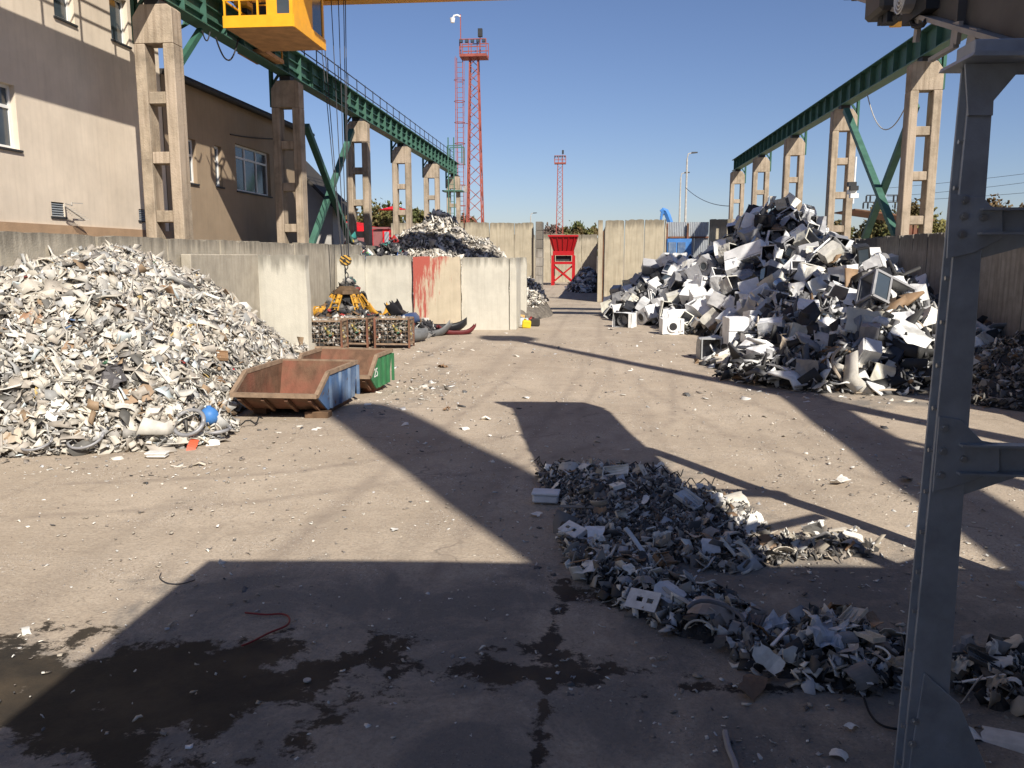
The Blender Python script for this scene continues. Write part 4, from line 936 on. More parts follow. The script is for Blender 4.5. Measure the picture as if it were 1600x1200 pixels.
kinds = ['plastic_shard'] * 6 + ['curved_casing'] * 3 + ['ribbed_casing'] * 1 + ['plastic_strip'] * 3 + ['slotted_fitting'] + ['crumpled_film'] * 2
for i in range(len(p)):
    kd = ROT_SEED.choice(kinds); cn, cc = ROT_SEED.choice(CN[:4] + CN[:2] + CN[1:6])
    zone = 'along the crest of' if p[i][2] > 2.4 else ('at the foot of' if p[i][2] < 0.8 else 'on the slope of')
    place_piece(kd, ROT_SEED.uniform(0.20, 0.48), p[i], n[i], cn, cc, f'{cn} {NOUN[kd]} {zone} the left scrap heap{along(p[i])}', 'broken pieces on the left heap', sink=0.06)
def on_heap(H, px, py):
    """first point of a heap met by a sight line"""
    d = _ray(px, py); t = 5.0
    while t < 80:
        q = _C + d * t
        if q.z <= max(0.0, float(H.h(np.array([q.x]), np.array([q.y]))[0])): return q
        t += 0.04
    return g(px, py)
def special(kind, px, py, size, col, label, H=HL, tilt=0.15, up=0.06, cat='scrap'):
    q = on_heap(H, px, py); nn = H.normal(np.array([q.x]), np.array([q.y]))[0]
    o = place_piece(kind, size, q, Vector(nn) + Vector((0, -0.4, 0)), '', col, label, None, tilt, up); o['category'] = cat; return o
special('plastic_shard', 270, 545, 0.5, (0.58, 0.66, 0.68), 'pale blue panel on the middle of the left heap')
special('crumpled_film', 165, 590, 0.75, (0.10, 0.095, 0.10), 'dark grey crumpled mat in the middle of the left heap')
special('plastic_shard', 215, 618, 0.62, (0.32, 0.22, 0.14), 'brown flat board low on the left heap')
special('curved_casing', 264, 482, 0.5, (0.04, 0.17, 0.07), 'dark green curved piece high on the left heap')
special('plastic_strip', 40, 540, 1.1, (0.66, 0.64, 0.6), 'long white plastic strip on the left edge of the heap')
special('plastic_shard', 358, 577, 0.22, (0.5, 0.03, 0.04), 'small red shard on the heap just left of the blue skip')
special('plastic_shard', 50, 500, 0.5, (0.27, 0.16, 0.10), 'round brown board on the left part of the heap')
special('ribbed_casing', 200, 420, 0.42, (0.74, 0.74, 0.72), 'white vented panel near the crest of the left heap')
special('curved_casing', 300, 697, 0.5, (0.55, 0.09, 0.04), 'orange red curved plastic piece on the ground before the left heap')
special('curved_casing', 333, 694, 0.42, (0.74, 0.72, 0.68), 'white bowl-shaped casing on the ground right of the orange red piece')
def box_thing(name, px, py, sx, sy, sz_, rz, col, label, cat, mname='piece', z=0.0):
    q = g(px, py); e = empty(name, (q.x, q.y, z), label, cat)
    b_ = MB().box(q.x - sx / 2, q.x + sx / 2, q.y - sy / 2, q.y + sy / 2, z + 0.0, z + sz_); o = b_.obj('body', M[mname], e, bevel=0.02); o.color = (*col, 1)
    r_ = MB().box(q.x - sx / 2 - 0.01, q.x + sx / 2 + 0.01, q.y - sy / 2 - 0.01, q.y + sy / 2 + 0.01, z + sz_ + 0.001, z + sz_ + 0.03).obj('lid', M[mname], e, bevel=0.008); r_.color = (col[0] * .97, col[1] * .97, col[2] * .97, 1)
    e.rotation_euler.z = rz; return e
box_thing('foam_box', 172, 693, 0.52, 0.22, 0.14, 0.08, (0.76, 0.76, 0.74), 'white rectangular foam box at the foot of the left heap', 'box')
box_thing('foam_box', 246, 714, 0.30, 0.16, 0.05, 0.1, (0.72, 0.71, 0.68), 'small flat white slab lying on the ground before the left heap', 'box')
# blue ball and rubber rings
q = on_heap(HL, 328, 668); q.z = 0; zb_ = float(HL.h(np.array([q.x]), np.array([q.y]))[0]) + .04; e = empty('blue_ball', (q.x, q.y, 0), 'bright blue plastic ball at the right foot of the left heap', 'ball')
m = bpy.data.meshes.new('shell'); bm = bmesh.new(); bmesh.ops.create_uvsphere(bm, u_segments=20, v_segments=12, radius=0.15); bm.to_mesh(m); bm.free(); m.materials.append(M['blue'])
m.polygons.foreach_set('use_smooth', [True] * len(m.polygons)); share('shell', m, e, (0, 0, 0.14 + zb_))
MB().cyl((q.x, q.y, 0.28 + zb_), (q.x, q.y, 0.31 + zb_), 0.04, n=10).obj('valve', M['blue'], e)
def ring(px, py, r_, t, tiltx, label, z=0.0):
    q = on_heap(HL, px, py); z += q.z + .03; m = MB(); m.tube([(r_ * math.cos(2 * math.pi * i / 24), r_ * math.sin(2 * math.pi * i / 24), 0) for i in range(25)], t, 7)
    o = bpy.data.objects.new('rubber_ring', m.mesh('rubber_ring', M['appliance_grey'], smooth=True)); link(o); o.location = (q.x, q.y, z + t); o.rotation_euler = (tiltx, 0, 0)
    tag(o, label, 'ring'); return o
ring(336, 676, 0.24, 0.03, 0.05, 'flat grey rubber ring on the ground in front of the blue ball')
ring(296, 678, 0.24, 0.035, 0.8, 'tilted grey rubber ring left of the blue ball', 0.12)
ring(135, 700, 0.26, 0.022, 0.5, 'thick grey rubber ring at the lower left foot of the heap', 0.12)
ring(58, 706, 0.22, 0.02, 0.35, 'grey rubber ring at the far left foot of the heap', 0.10)

# ------------------------------------------------------------------ skips
def skip(name, X0, X1, Y0, prof, mside, label, rz, zfoot=0.11, number=None):
    """prof: lip(y,z), bottom front, bottom rear, rear top, front break; y relative to Y0"""
    e = empty(name, ((X0 + X1) / 2, Y0 + 1.0, 0), label, 'skip')
    (ly, lz), (by, bz), (ry, rz_), (ty, tz), (fy, fz) = prof
    t = 0.03
    for x, nm in ((X0, 'side'), (X1 - t, 'side')):
        MB().prism([(Y0 + ly, lz), (Y0 + by, bz), (Y0 + ry, rz_), (Y0 + ty, tz), (Y0 + fy, fz)], 'x', x, x + t).obj('side_plate', M[mside], e)
        inn = MB().prism([(Y0 + ly + .03, lz), (Y0 + by + .03, bz + .03), (Y0 + ry - .03, rz_ + .03), (Y0 + ty - .03, tz - .01), (Y0 + fy, fz - .01)], 'x', *((x + t + .001, x + t + .008) if x == X0 else (x - .008, x - .001)))
        inn.obj('side_lining', M['rust'], e)
    def slab(p, q, nm, mm, th=0.03):
        (a, za), (b_, zb) = p, q; dx, dz = b_ - a, zb - za; l = math.hypot(dx, dz); nx, nz = -dz / l * th, dx / l * th
        MB().hexa([(X0 + t, Y0 + a, za), (X1 - t, Y0 + a, za), (X1 - t, Y0 + b_, zb), (X0 + t, Y0 + b_, zb), (X0 + t, Y0 + a + nx, za + nz), (X1 - t, Y0 + a + nx, za + nz), (X1 - t, Y0 + b_ + nx, zb + nz), (X0 + t, Y0 + b_ + nx, zb + nz)]).obj(nm, M[mm], e)
    slab((ly, lz), (by, bz), 'front_plate', 'rust'); slab((by, bz), (ry, rz_), 'floor_plate', 'rust'); slab((ry, rz_), (ty, tz), 'rear_plate', 'rust')
    rim = MB(); s = 0.07
    pts = [(ly, lz), (fy, fz), (ty, tz)]
    for x in (X0 + 0.01, X1 - 0.01):
        for a, b_ in zip(pts[:-1], pts[1:]): rim.bar((x, Y0 + a[0], a[1]), (x, Y0 + b_[0], b_[1]), 0.075, 0.075)
    rim.bar((X0, Y0 + ly, lz), (X1, Y0 + ly, lz), 0.085, 0.08); rim.bar((X0, Y0 + ty, tz), (X1, Y0 + ty, tz), 0.06, 0.075)
    rim.obj('rim', M['rust_pale'], e)
    for k in range(4):
        yy = Y0 + fy + 0.05 + (ty - fy - 0.1) * k / 3
        MB().box(X1 + 0.002, X1 + 0.055, yy - 0.03, yy + 0.03, bz + 0.02, tz - 0.06).obj('rib', M[mside], e)
    for k in range(4):
        xx = X0 + 0.15 + (X1 - X0 - 0.3) * k / 3
        MB().bar((xx, Y0 + ly - 0.0 + .02, lz - 0.08), (xx, Y0 + by - 0.02, bz - 0.02), 0.06, 0.06).obj('rib', M['rust'], e)
    for x in (X0 + 0.12, X1 - 0.36):
        MB().box(x, x + 0.26, Y0 + by + 0.1, Y0 + ry - 0.1, 0.0, bz - 0.004).obj('skid', M['rust'], e)
    if number:
        cu = bpy.data.curves.new('number', 'FONT'); cu.body = number; cu.size = 0.27; cu.extrude = 0.002; cu.align_x = 'CENTER'
        tmp = bpy.data.objects.new('tmp', cu); COL.objects.link(tmp); dg = bpy.context.evaluated_depsgraph_get(); dg.update()
        me = bpy.data.meshes.new_from_object(tmp.evaluated_get(dg)); bpy.data.objects.remove(tmp); me.materials.clear(); me.materials.append(M['white'])
        o = bpy.data.objects.new('number', me); link(o, e); o.location = (X1 + 0.006 - e.location.x, Y0 + 0.40 - e.location.y, 0.40); o.rotation_euler = (R(90), 0, R(90))
    e.rotation_euler.z = rz
    return e
sb = skip('waste_skip', -6.55, -4.90, 14.45, [(0.0, 0.48), (0.55, 0.13), (2.15, 0.13), (2.35, 0.82), (0.62, 0.82)], 'blue_skip', 'empty rusty skip with blue sides in front of the left heap', R(-2))
sg_ = skip('waste_skip', -6.35, -4.62, 17.15, [(0.0, 0.45), (0.45, 0.13), (1.35, 0.13), (1.65, 0.84), (0.50, 0.84)], 'green_skip', 'empty rusty skip with green sides numbered 25 behind the blue one', R(-3), number='25')
m = MB().box(-4.585, -4.56, 17.95, 18.2, 0.86, 0.9)
# timber under the blue skip
tb = MB().box(-5.3, -4.85, 14.75, 15.0, 0.0, 0.125).obj('timber_block', M['timber'], None, bevel=0.01, loc=(-5, 14.8, 0)); tag(tb, 'short brown timber block under the front corner of the blue skip', 'timber')

# ------------------------------------------------------------------ wire cages full of scrap
def make_cage():
    e = empty('wire_cage', (0, 0, 0)); W, D, H = 1.2, 0.85, 0.98
    f = MB()
    for x in (-W / 2 + .03, W / 2 - .03):
        for y in (-D / 2 + .03, D / 2 - .03): MB().box(x - .03, x + .03, y - .03, y + .03, 0, H).obj('corner_post', M['rust'], e)
    for z in (0.13, H - 0.02):
        for y in (-D / 2 + .03, D / 2 - .03): f.box(-W / 2 + .061, W / 2 - .061, y - .025, y + .025, z - .025, z + .025)
        for x in (-W / 2 + .03, W / 2 - .03): f.box(x - .025, x + .025, -D / 2 + .061, D / 2 - .061, z - .025, z + .025)
    f.obj('frame', M['rust_pale'], e)
    w = MB(); 
    for k in range(1, 8):
        x = -W / 2 + W * k / 8
        for y in (-D / 2 + .03, D / 2 - .03): w.box(x - .0025, x + .0025, y - .003, y + .003, 0.156, H - 0.046)
    for k in range(1, 6):
        z = 0.13 + (H - 0.15) * k / 6
        for y in (-D / 2 + .03, D / 2 - .03): w.box(-W / 2 + .06, W / 2 - .06, y - .0075, y - .0045, z - .004, z + .004)
        for x in (-W / 2 + .03, W / 2 - .03): w.box(x - .004, x + .004, -D / 2 + .06, D / 2 - .06, z - .004, z + .004)
    for k in range(1, 8):
        y = -D / 2 + D * k / 8
        for x in (-W / 2 + .03, W / 2 - .03): w.box(x + .005, x + .009, y - .004, y + .004, 0.156, H - 0.046)
    w.obj('wire_mesh', M['rust_pale'], e)
    MB().box(-W / 2 + .07, W / 2 - .07, -D / 2 + .07, D / 2 - .07, 0.1, 0.14).obj('floor', M['rust'], e)
    N_ = 1300; p = np.stack([rng.uniform(-W / 2 + .09, W / 2 - .09, N_), rng.uniform(-D / 2 + .09, D / 2 - .09, N_), rng.uniform(0.18, H - 0.02, N_)], 1)
    near = (np.abs(p[:, 1]) > D / 2 - .2) | (np.abs(p[:, 0]) > W / 2 - .2) | (p[:, 2] > H - .2); p = p[near]
    nn = rng.normal(0, 1, p.shape)
    PAL_G = [((0.35, 0.33, 0.30), 5), ((0.6, 0.58, 0.54), 3), ((0.08, 0.08, 0.08), 4), ((0.22, 0.16, 0.10), 2), ((0.45, 0.36, 0.12), .5), ((0.06, 0.2, 0.12), .5), ((0.3, 0.1, 0.06), .5)]
    stuff('filling', shard_mesh('filling', p, nn, rng.uniform(0.05, 0.22, len(p)), pick(PAL_G, len(p)), M['scrap'], tilt=1, aspect=(0.15, 0.7)), None, None, e)
    MB().box(-W / 2 + .2, W / 2 - .2, -D / 2 + .2, D / 2 - .2, 0.15, H - .2).obj('filling_core', M['heap_dark'], e)
    return e
cg = make_cage()
for i, (px, py, rz, lb) in enumerate([(612, 544, 0.03, 'rusty wire cage of mixed scrap, rightmost of the row under the grapple'), (549, 543, -0.05, 'rusty wire cage of mixed scrap, middle of the row under the grapple'), (505, 549, 0.06, 'rusty wire cage of scrap tied with pale cord, left of the row under the grapple'), (470, 545, 0, 'rusty wire cage half hidden behind the pale block at the left heap')]):
    o = cg if i == 0 else copy_tree(cg); q = g(px, py); o.location = (q.x, q.y + 0.43, 0); o.rotation_euler.z = rz; tag(o, lb, 'cage', 'wire cages under the grapple')
q = g(576, 540)
bbx = empty('black_bin', (q.x, q.y + 0.2, 0), 'narrow black bin standing between two wire cages', 'bin')
MB().box(q.x - .17, q.x + .17, q.y, q.y + .4, 0.02, 0.95).obj('body', M['appliance_dark'], bbx, bevel=0.03); MB().box(q.x - .19, q.x + .19, q.y - .02, q.y + .42, 0.952, 1.0).obj('lid', M['rubber'], bbx, bevel=0.01)
MB().box(q.x - .05, q.x + .05, q.y - 0.004, q.y - 0.001, 0.5, 0.62).obj('sticker', M['white'], bbx)

# bumpers and car parts around the grapple
def bumper(px, py, L_, ang, z, mname, label, tilt=0.0, curl=0.35, Yoff=0.0):
    q = g(px, py); m = MB(); n = 14; vs = []; fs = []
    prof = [(0, 0), (0.16, 0.06), (0.20, 0.22), (0.14, 0.40), (0.02, 0.45), (-0.02, 0.42), (0.10, 0.36), (0.15, 0.22), (0.12, 0.09), (-0.02, 0.03)]
    for i in range(n + 1):
        t = i / n * 2 - 1; x = t * L_ / 2; y = curl * (t ** 4 + 0.4 * t * t); 
        for a, b_ in prof: vs.append((x, y - a * (1 - 0.2 * t * t), b_ * (1 - 0.25 * t ** 4)))
    k = len(prof)
    for i in range(n):
        for j in range(k): fs.append((i * k + j, i * k + (j + 1) % k, (i + 1) * k + (j + 1) % k, (i + 1) * k + j))
    fs += [tuple(range(k)), tuple(n * k + j for j in range(k - 1, -1, -1))]
    m.add(vs, fs); o = bpy.data.objects.new('car_bumper', m.mesh('car_bumper', M[mname], smooth=True)); link(o); o.location = (q.x, q.y + Yoff, z); o.rotation_euler = (tilt, 0, ang); tag(o, label, 'bumper', 'car bumpers by the red-stained block')
M['bumper_red'] = mat('bumper_red', (0.12, 0.02, 0.022), 0.55, var=0.3); M['bumper_black'] = mat('bumper_black', (0.018, 0.018, 0.022), 0.5, var=0.3); M['bumper_blue'] = mat('bumper_blue', (0.04, 0.07, 0.16), 0.35, var=0.3); M['bumper_grey'] = mat('bumper_grey', (0.16, 0.165, 0.17), 0.5, var=0.3)
bumper(712, 522, 1.5, R(22), 0.10, 'bumper_red', 'dark red car bumper lying before the block right of the red stain', R(82), .2)
bumper(690, 521, 2.0, R(10), 0.06, 'bumper_black', 'long black car bumper lying under the red-stained block', R(40))
bumper(672, 524, 1.7, R(-8), 0.05, 'bumper_grey', 'thin grey car bumper lying in front of the red-stained block', R(70))
bumper(652, 534, 1.6, R(65), 0.05, 'bumper_grey', 'grey ribbed bumper standing right of the last wire cage', R(15))
bumper(648, 524, 1.5, R(75), 0.45, 'bumper_blue', 'dark blue car bumper leaning behind the last wire cage', R(-25))
bumper(634, 522, 1.3, R(80), 0.55, 'bumper_black', 'black car bumper upended left of the red-stained block', R(-40))
bumper(612, 524, 1.3, R(95), 0.8, 'bumper_black', 'black curved bumper sticking up behind the cages', R(70))
bumper(590, 524, 1.2, R(60), 0.75, 'yellow_worn', 'dirty yellow curved panel behind the cages', R(80))
bumper(497, 525, 1.6, R(-20), 0.7, 'yellow_worn', 'yellow curved panel left of the grapple', R(10))
HG = Heap(cones([(-9.2, 30.6, 1.2, 3.4, 2.2), (-7.6, 31.8, 0.9, 2.0, 1.4), (-9.7, 32.6, 2.4, 1.2, 2.0)], 21), -10.3, -4.2, 28.2, 33.3)
hg = empty('scrap_heap', (-8, 31, 0), 'low heap of coloured car plastics behind the wire cages', 'heap'); HG.core('heap_core', M['heap_dark'], hg)
p, n = HG.sample(900, 0.05); stuff('fragments', shard_mesh('fragments', p - np.array(hg.location), n, rng.uniform(0.1, 0.4, len(p)), pick([((.05, .05, .055), 8), ((.16, .15, .14), 4), ((.4, .38, .35), 2), ((.18, .11, .06), 2), ((.3, .03, .03), .7), ((.04, .15, .14), .7), ((.6, .6, .58), .8)], len(p)), M['scrap'], tilt=0.9), None, None, hg)

# ------------------------------------------------------------------ heaps behind the block row
HB = Heap(cones([(-7.9, 42.5, 5.5, 4.9, 6.2), (-5.9, 42.3, 4.0, 4.0, 5)], 11, namp=0.35, pw=0.85), -13, -1.8, 36.6, 49)
hb2 = empty('scrap_heap', (-7.6, 42.5, 0), 'tall heap of white and dark shredded scrap behind the concrete block row', 'heap'); HB.core('heap_core', M['heap_core'], hb2, step=0.3)
p, n = HB.sample(11000, 0.6); p = p + n * rng.uniform(-.1, .12, (len(p), 1)); stuff('fragments', shard_mesh('fragments', p - np.array(hb2.location), n, rng.gamma(2.2, 0.06, len(p)) + 0.06, pick([((0.68, 0.64, 0.56), 6), ((0.5, 0.45, 0.38), 4), ((0.3, 0.28, 0.26), 3), ((0.1, 0.1, 0.1), 2)], len(p)), M['scrap'], tilt=0.9, aspect=(0.15, 0.7)), None, None, hb2)
HC = Heap(cones([(-11.0, 37.6, 3.75, 2.6, 3.2), (-9.0, 37.6, 3.7, 2.6, 3.0)], 12, namp=0.3), -13.5, -6.2, 34.4, 41)
hc2 = empty('scrap_heap', (-10, 37.6, 0), 'heap of coloured plastic parts behind the block beside the grapple', 'heap'); HC.core('heap_core', M['heap_dark'], hc2, step=0.3)
p, n = HC.sample(1500, 1.2); stuff('fragments', shard_mesh('fragments', p - np.array(hc2.location), n, rng.uniform(0.18, 0.55, len(p)), pick(PAL_C + [((.03, .03, .035), 12), ((.15, .14, .13), 4)], len(p)), M['scrap'], tilt=0.8, aspect=(.3, .9)), None, None, hc2)
# litter by the gateway pier
HD = Heap(cones([(-3.6, 48.0, 0.40, 0.9, 3.0)], 31, namp=.1), -5, -1, 42.5, 50.5)
hd = empty('scrap_heap', (-3.1, 46.5, 0), 'small drift of white scrap beside the gateway pier', 'heap'); HD.core('heap_core', M['heap_core'], hd, step=0.2, sink=.2)
p, n = HD.sample(900, 0.01); stuff('fragments', shard_mesh('fragments', p - np.array(hd.location), n, rng.uniform(0.1, 0.4, len(p)), pick(PAL_W, len(p)), M['scrap'], tilt=.7), None, None, hd)
# small coloured things at the corner of the row
for i, (px, py, c, nm, lb) in enumerate([(803, 510, (0.04, 0.04, 0.06), 'canister', 'black canister at the corner of the block row'), (812, 503, (0.55, 0.33, 0.12), 'canister', 'orange canister against the corner of the block row'), (818, 509, (0.42, 0.47, 0.5), 'canister', 'pale grey canister beside the yellow one'), (822, 513, (0.65, 0.48, 0.02), 'canister', 'yellow canister right of the block row'), (831, 509, (0.35, 0.05, 0.04), 'canister', 'red canister behind the yellow one'), (836, 510, (0.04, 0.035, 0.03), 'canister', 'dark brown canister at the right end of the small row')]):
    q = g(px, py); e = empty(nm, (q.x, q.y, 0), lb, 'canister', 'canisters beside the block row')
    s = random.uniform(.17, .22); o = MB().box(q.x - s, q.x + s, q.y - .16, q.y + .16, 0, .34).obj('body', M['piece'], e, bevel=0.05); o.color = (*c, 1)
    o = MB().cyl((q.x - s * .4, q.y, .342), (q.x - s * .4, q.y, .40), .05, n=8).obj('cap', M['piece'], e); o.color = (c[0] * .6, c[1] * .6, c[2] * .6, 1)
    e.rotation_euler = (0, random.choice([0, 0, .1]), random.uniform(-.7, .7))

# ------------------------------------------------------------------ red hopper beyond the gate
hp = empty('red_hopper', (-3, 88, 0), 'bright red steel hopper on a cross-braced stand beyond the gateway', 'hopper')
HY = 86.0
hx = lambda px: aY(px, 400, HY).x
hzz = lambda py: aY(880, py, HY).z
zt_, zm, zk = hzz(368), hzz(380), hzz(398)
def frus(x0, x1, y0, y1, z0, X0, X1, Y0, Y1, z1): return MB().hexa([(x0, y0, z0), (x1, y0, z0), (x1, y1, z0), (x0, y1, z0), (X0, Y0, z1), (X1, Y0, z1), (X1, Y1, z1), (X0, Y1, z1)])
frus(hx(864), hx(896), HY + .2, HY + 2.2, hzz(392), hx(857), hx(903), HY - .5, HY + 3.2, zt_).obj('hopper_bin', M['red'], hp)
MB().box(hx(863.5), hx(896.5), HY + .1, HY + 2.3, hzz(399), hzz(392.2)).obj('collar', M['red'], hp)
for k in range(5):
    t = (k + .5) / 5; xb = hx(864) + (hx(896) - hx(864)) * t; xt = hx(857) + (hx(903) - hx(857)) * t
    MB().bar((xb, HY + .14, hzz(392)), (xt, HY - .56, zt_), 0.08, 0.08).obj('rib', M['red'], hp)
MB().box(hx(856.5), hx(903.5), HY - .6, HY - .5, zt_ - .12, zt_ + .04).obj('rim', M['red'], hp)
for y in (HY + .15, HY + 2.3):
    for px in (863.5, 896): MB().box(hx(px) - .14, hx(px) + .14, y - .14, y + .14, 0, hzz(399) - .003).obj('leg', M['red'], hp)
    zb_ = hzz(409); MB().box(hx(863.5) + .15, hx(896) - .15, y - .1, y + .1, zb_ - .25, zb_).obj('crossbeam', M['red'], hp)
    MB().bar((hx(864), y, zb_ - .4), (hx(895), y, hzz(441)), .16).obj('brace', M['red'], hp); MB().bar((hx(895), y + .17, zb_ - .4), (hx(864), y + .17, hzz(441)), .16).obj('brace', M['red'], hp)
MB().box(hx(868), hx(892), HY + .5, HY + 2, hzz(408), hzz(399.5)).obj('shredder', M['dark_steel'], hp)
HE = Heap(cones([(-5.2, 90, .7, 1.5, 2), (-0.4, 76, 1.9, 1.9, 8)], 41), -7, 0.3, 68, 88)
he = empty('scrap_heap', (-2, 80, 0), 'shaded heap of scrap along the inner wall beyond the gateway', 'heap'); HE.core('heap_core', M['heap_dark'], he, step=.4)
p, n = HE.sample(700, .05); stuff('fragments', shard_mesh('fragments', p - np.array(he.location), n, rng.uniform(.2, .7, len(p)), pick(PAL_W, len(p)), M['scrap'], tilt=.8), None, None, he)

# ------------------------------------------------------------------ lattice lighting towers
def tower(px, py_top, Y, wtop, wbot, W, label, detail=True):
    b_ = aY(px, 400, Y); zt = aY(px, py_top, Y).z; x = aY(px - 0.0, py_top + 40, Y).x
    e = empty('lighting_tower', (x, Y, 0), label, 'tower', 'red lattice lighting towers'); zp = zt - 1.6
    def c(z, sx, sy): w = (wbot + (wtop - wbot) * z / zp) / 2; return Vector((x + sx * w, Y + sy * w, z))
    for sx in (-1, 1):
        for sy in (-1, 1): MB().bar(c(0, sx, sy), c(zp, sx, sy), 0.12).obj('leg', M['red_tower'], e)
    m = MB(); z = 0; i = 0
    while z < zp - .4:
        st = 1.05 * (wbot + (wtop - wbot) * z / zp) * .85; z2 = min(z + st, zp)
        for (a, b2) in (((-1, -1), (1, -1)), ((1, -1), (1, 1)), ((1, 1), (-1, 1)), ((-1, 1), (-1, -1))):
            p_, q_ = (a, b2) if i % 2 else (b2, a); m.bar(c(z, *p_), c(z2, *q_), 0.06)
        z = z2; i += 1
    m.obj('lattice', M['red_tower'], e)
    MB().box(x - W, x + W, Y - W * .7, Y + W * .7, zp + .002, zp + .25).obj('platform', M['red_tower'], e)
    m = MB()
    for sx in (-1, -.33, .33, 1):
        for sy in (-.7, .7): m.bar((x + sx * W * .98, Y + sy * W, zp + .25), (x + sx * W * .98, Y + sy * W, zp + 1.5), .07)
    for z in (.85, 1.5):
        for sy in (-.7, .7): m.bar((x - W, Y + sy * W, zp + z), (x + W, Y + sy * W, zp + z), .08)
    m.obj('railing', M['red_tower'], e)
    for k in range(5):
        lx = x - W * .85 + k * W * .42; l = MB().box(lx - .15, lx + .15, Y - W * .7 - .3, Y - W * .7 - .06, zp + 1.15, zp + 1.42).obj('floodlight', M['dark_steel'], e)
        MB().box(lx - .12, lx + .12, Y - W * .7 - .32, Y - W * .7 - .302, zp + 1.18, zp + 1.39).obj('lens', M['glass'], l)
    l = MB().box(x + W * .3, x + W * .62, Y - .2, Y + .2, zp + 1.9, zp + 2.6).obj('floodlight', M['dark_steel'], e); MB().bar((x + W * .45, Y, zp + .25), (x + W * .45, Y, zp + 1.9), .08).obj('lamp_post', M['red_tower'], e)
    if detail:
        m = MB(); lx = x - wbot * .5 - .45
        for s in (-.28, .28): m.bar((lx + s, Y - .4, .3), (lx + s, Y - .4, zp), .07)
        k = .5
        while k < zp: m.bar((lx - .28, Y - .4, k), (lx + .28, Y - .4, k), .035); k += .45
        m.bar((lx + .5, Y, 2), (x - wtop * .5, Y, zp), .06)
        k = 2.0
        while k < zp - 1:
            r_ = .5
            m.tube([(lx + math.cos(t) * r_, Y - .4 - r_ * .7 + math.sin(t) * r_, k) for t in np.linspace(0, 2 * math.pi, 9)], .028, 4)
            if int(k) % 5 == 0: m.bar((lx + .28, Y - .4, k), c(k, -1, 0), .05)
            k += 1.9
        for a in (0.5, 2.6, 4.1): m.bar((lx + math.cos(a) * .5, Y - .4 - .35 + math.sin(a) * .5, 2), (lx + math.cos(a) * .5, Y - .4 - .35 + math.sin(a) * .5, zp), .03)
        m.obj('ladder', M['red_tower'], e)
        m = MB(); m.bar((x - W, Y, zp + .25), (x - W, Y, zp + 3.9), .08); m.obj('camera_pole', M['red_tower'], e)
        k = MB(); k.tube([(x - W, Y, zp + 3.7), (x - W - .3, Y, zp + 3.85), (x - W - .6, Y, zp + 3.8), (x - W - .75, Y, zp + 3.55)], .09, 7); k.cyl((x - W - .75, Y, zp + 3.6), (x - W - .75, Y, zp + 3.2), .26, .18, n=10); k.obj('camera', M['white'], e)
        for k in range(3):
            lx2 = x - wbot * .5 - .9 + k * .5; zz = aY(px, 297, Y).z
            f_ = MB().box(lx2 - .18, lx2 + .18, Y - 1.5, Y - 1.2, zz - .3, zz + .3).obj('floodlight', M['conveyor_bracket'], e)
    return e
tower(741, 63, 80, 0.75, 1.7, 1.25, 'tall red lattice lighting tower with ladder and white camera')
tower(875, 243, 165, 0.9, 1.5, 1.1, 'slim distant red lattice lighting tower above the gateway', detail=False)

# ------------------------------------------------------------------ far street lamps, excavator arm, shop, canopy, pylon
def lamp(px, top, Y, label):
    b_ = aY(px, 400, Y); z = aY(px, top, Y).z; e = empty('street_lamp', (b_.x, Y, 0), label, 'lamp', 'street lamps behind the yard')
    MB().cyl((b_.x, Y, 0), (b_.x, Y, z - .6), .16, .09, n=8).obj('pole', M['rail_pale'], e)
    MB().tube([(b_.x, Y, z - .6), (b_.x + .1, Y, z - .1), (b_.x + .5, Y, z)], .07, 6).obj('arm', M['rail_pale'], e)
    MB().hexa([(b_.x + .45, Y - .15, z - .08), (b_.x + 1.1, Y - .15, z - .02), (b_.x + 1.1, Y + .15, z - .02), (b_.x + .45, Y + .15, z - .08), (b_.x + .45, Y - .1, z + .1), (b_.x + 1.1, Y - .1, z + .1), (b_.x + 1.1, Y + .1, z + .1), (b_.x + .45, Y + .1, z + .1)]).obj('lamp_head', M['dark_steel'], e)
lamp(1069, 239, 95, 'taller grey street lamp behind the corrugated fence'); lamp(1060, 270, 110, 'shorter grey street lamp left of the taller one')
lamp(829, 333, 150, 'tiny distant lamp post above the wall left of the gateway')
ex = empty('excavator_arm', (aY(1035, 400, 75).x, 75, 0), 'blue excavator boom rising behind the gate wall', 'excavator')
E = lambda x, y: aY(x, y, 75)
MB().hexa([*(E(x, y) + Vector((0, d, 0)) for x, y, d in ((1031, 345, -.25), (1034, 345, -.25), (1034, 345, .25), (1031, 345, .25), (1033, 330, -.25), (1036, 333, -.25), (1036, 333, .25), (1033, 330, .25)))]).obj('stick', M['blue'], ex)
MB().tube([E(1034, 332), E(1037, 328.5), E(1040, 330), E(1043, 336), E(1048, 350), E(1052, 400)], .28, 6).obj('boom', M['blue'], ex)
MB().cyl(E(1032.5, 340), E(1038, 331), .1, n=8).obj('cylinder', M['chrome'], ex)
MB().box(E(1052, 400).x - 1.2, E(1052, 400).x + 1.6, 74, 77, .9, 2.8).obj('cab', M['blue'], ex, bevel=.1); MB().box(E(1052, 400).x - 1.6, E(1052, 400).x + 2, 73.8, 77.2, 0, .9).obj('track', M['dark_steel'], ex, bevel=.2)

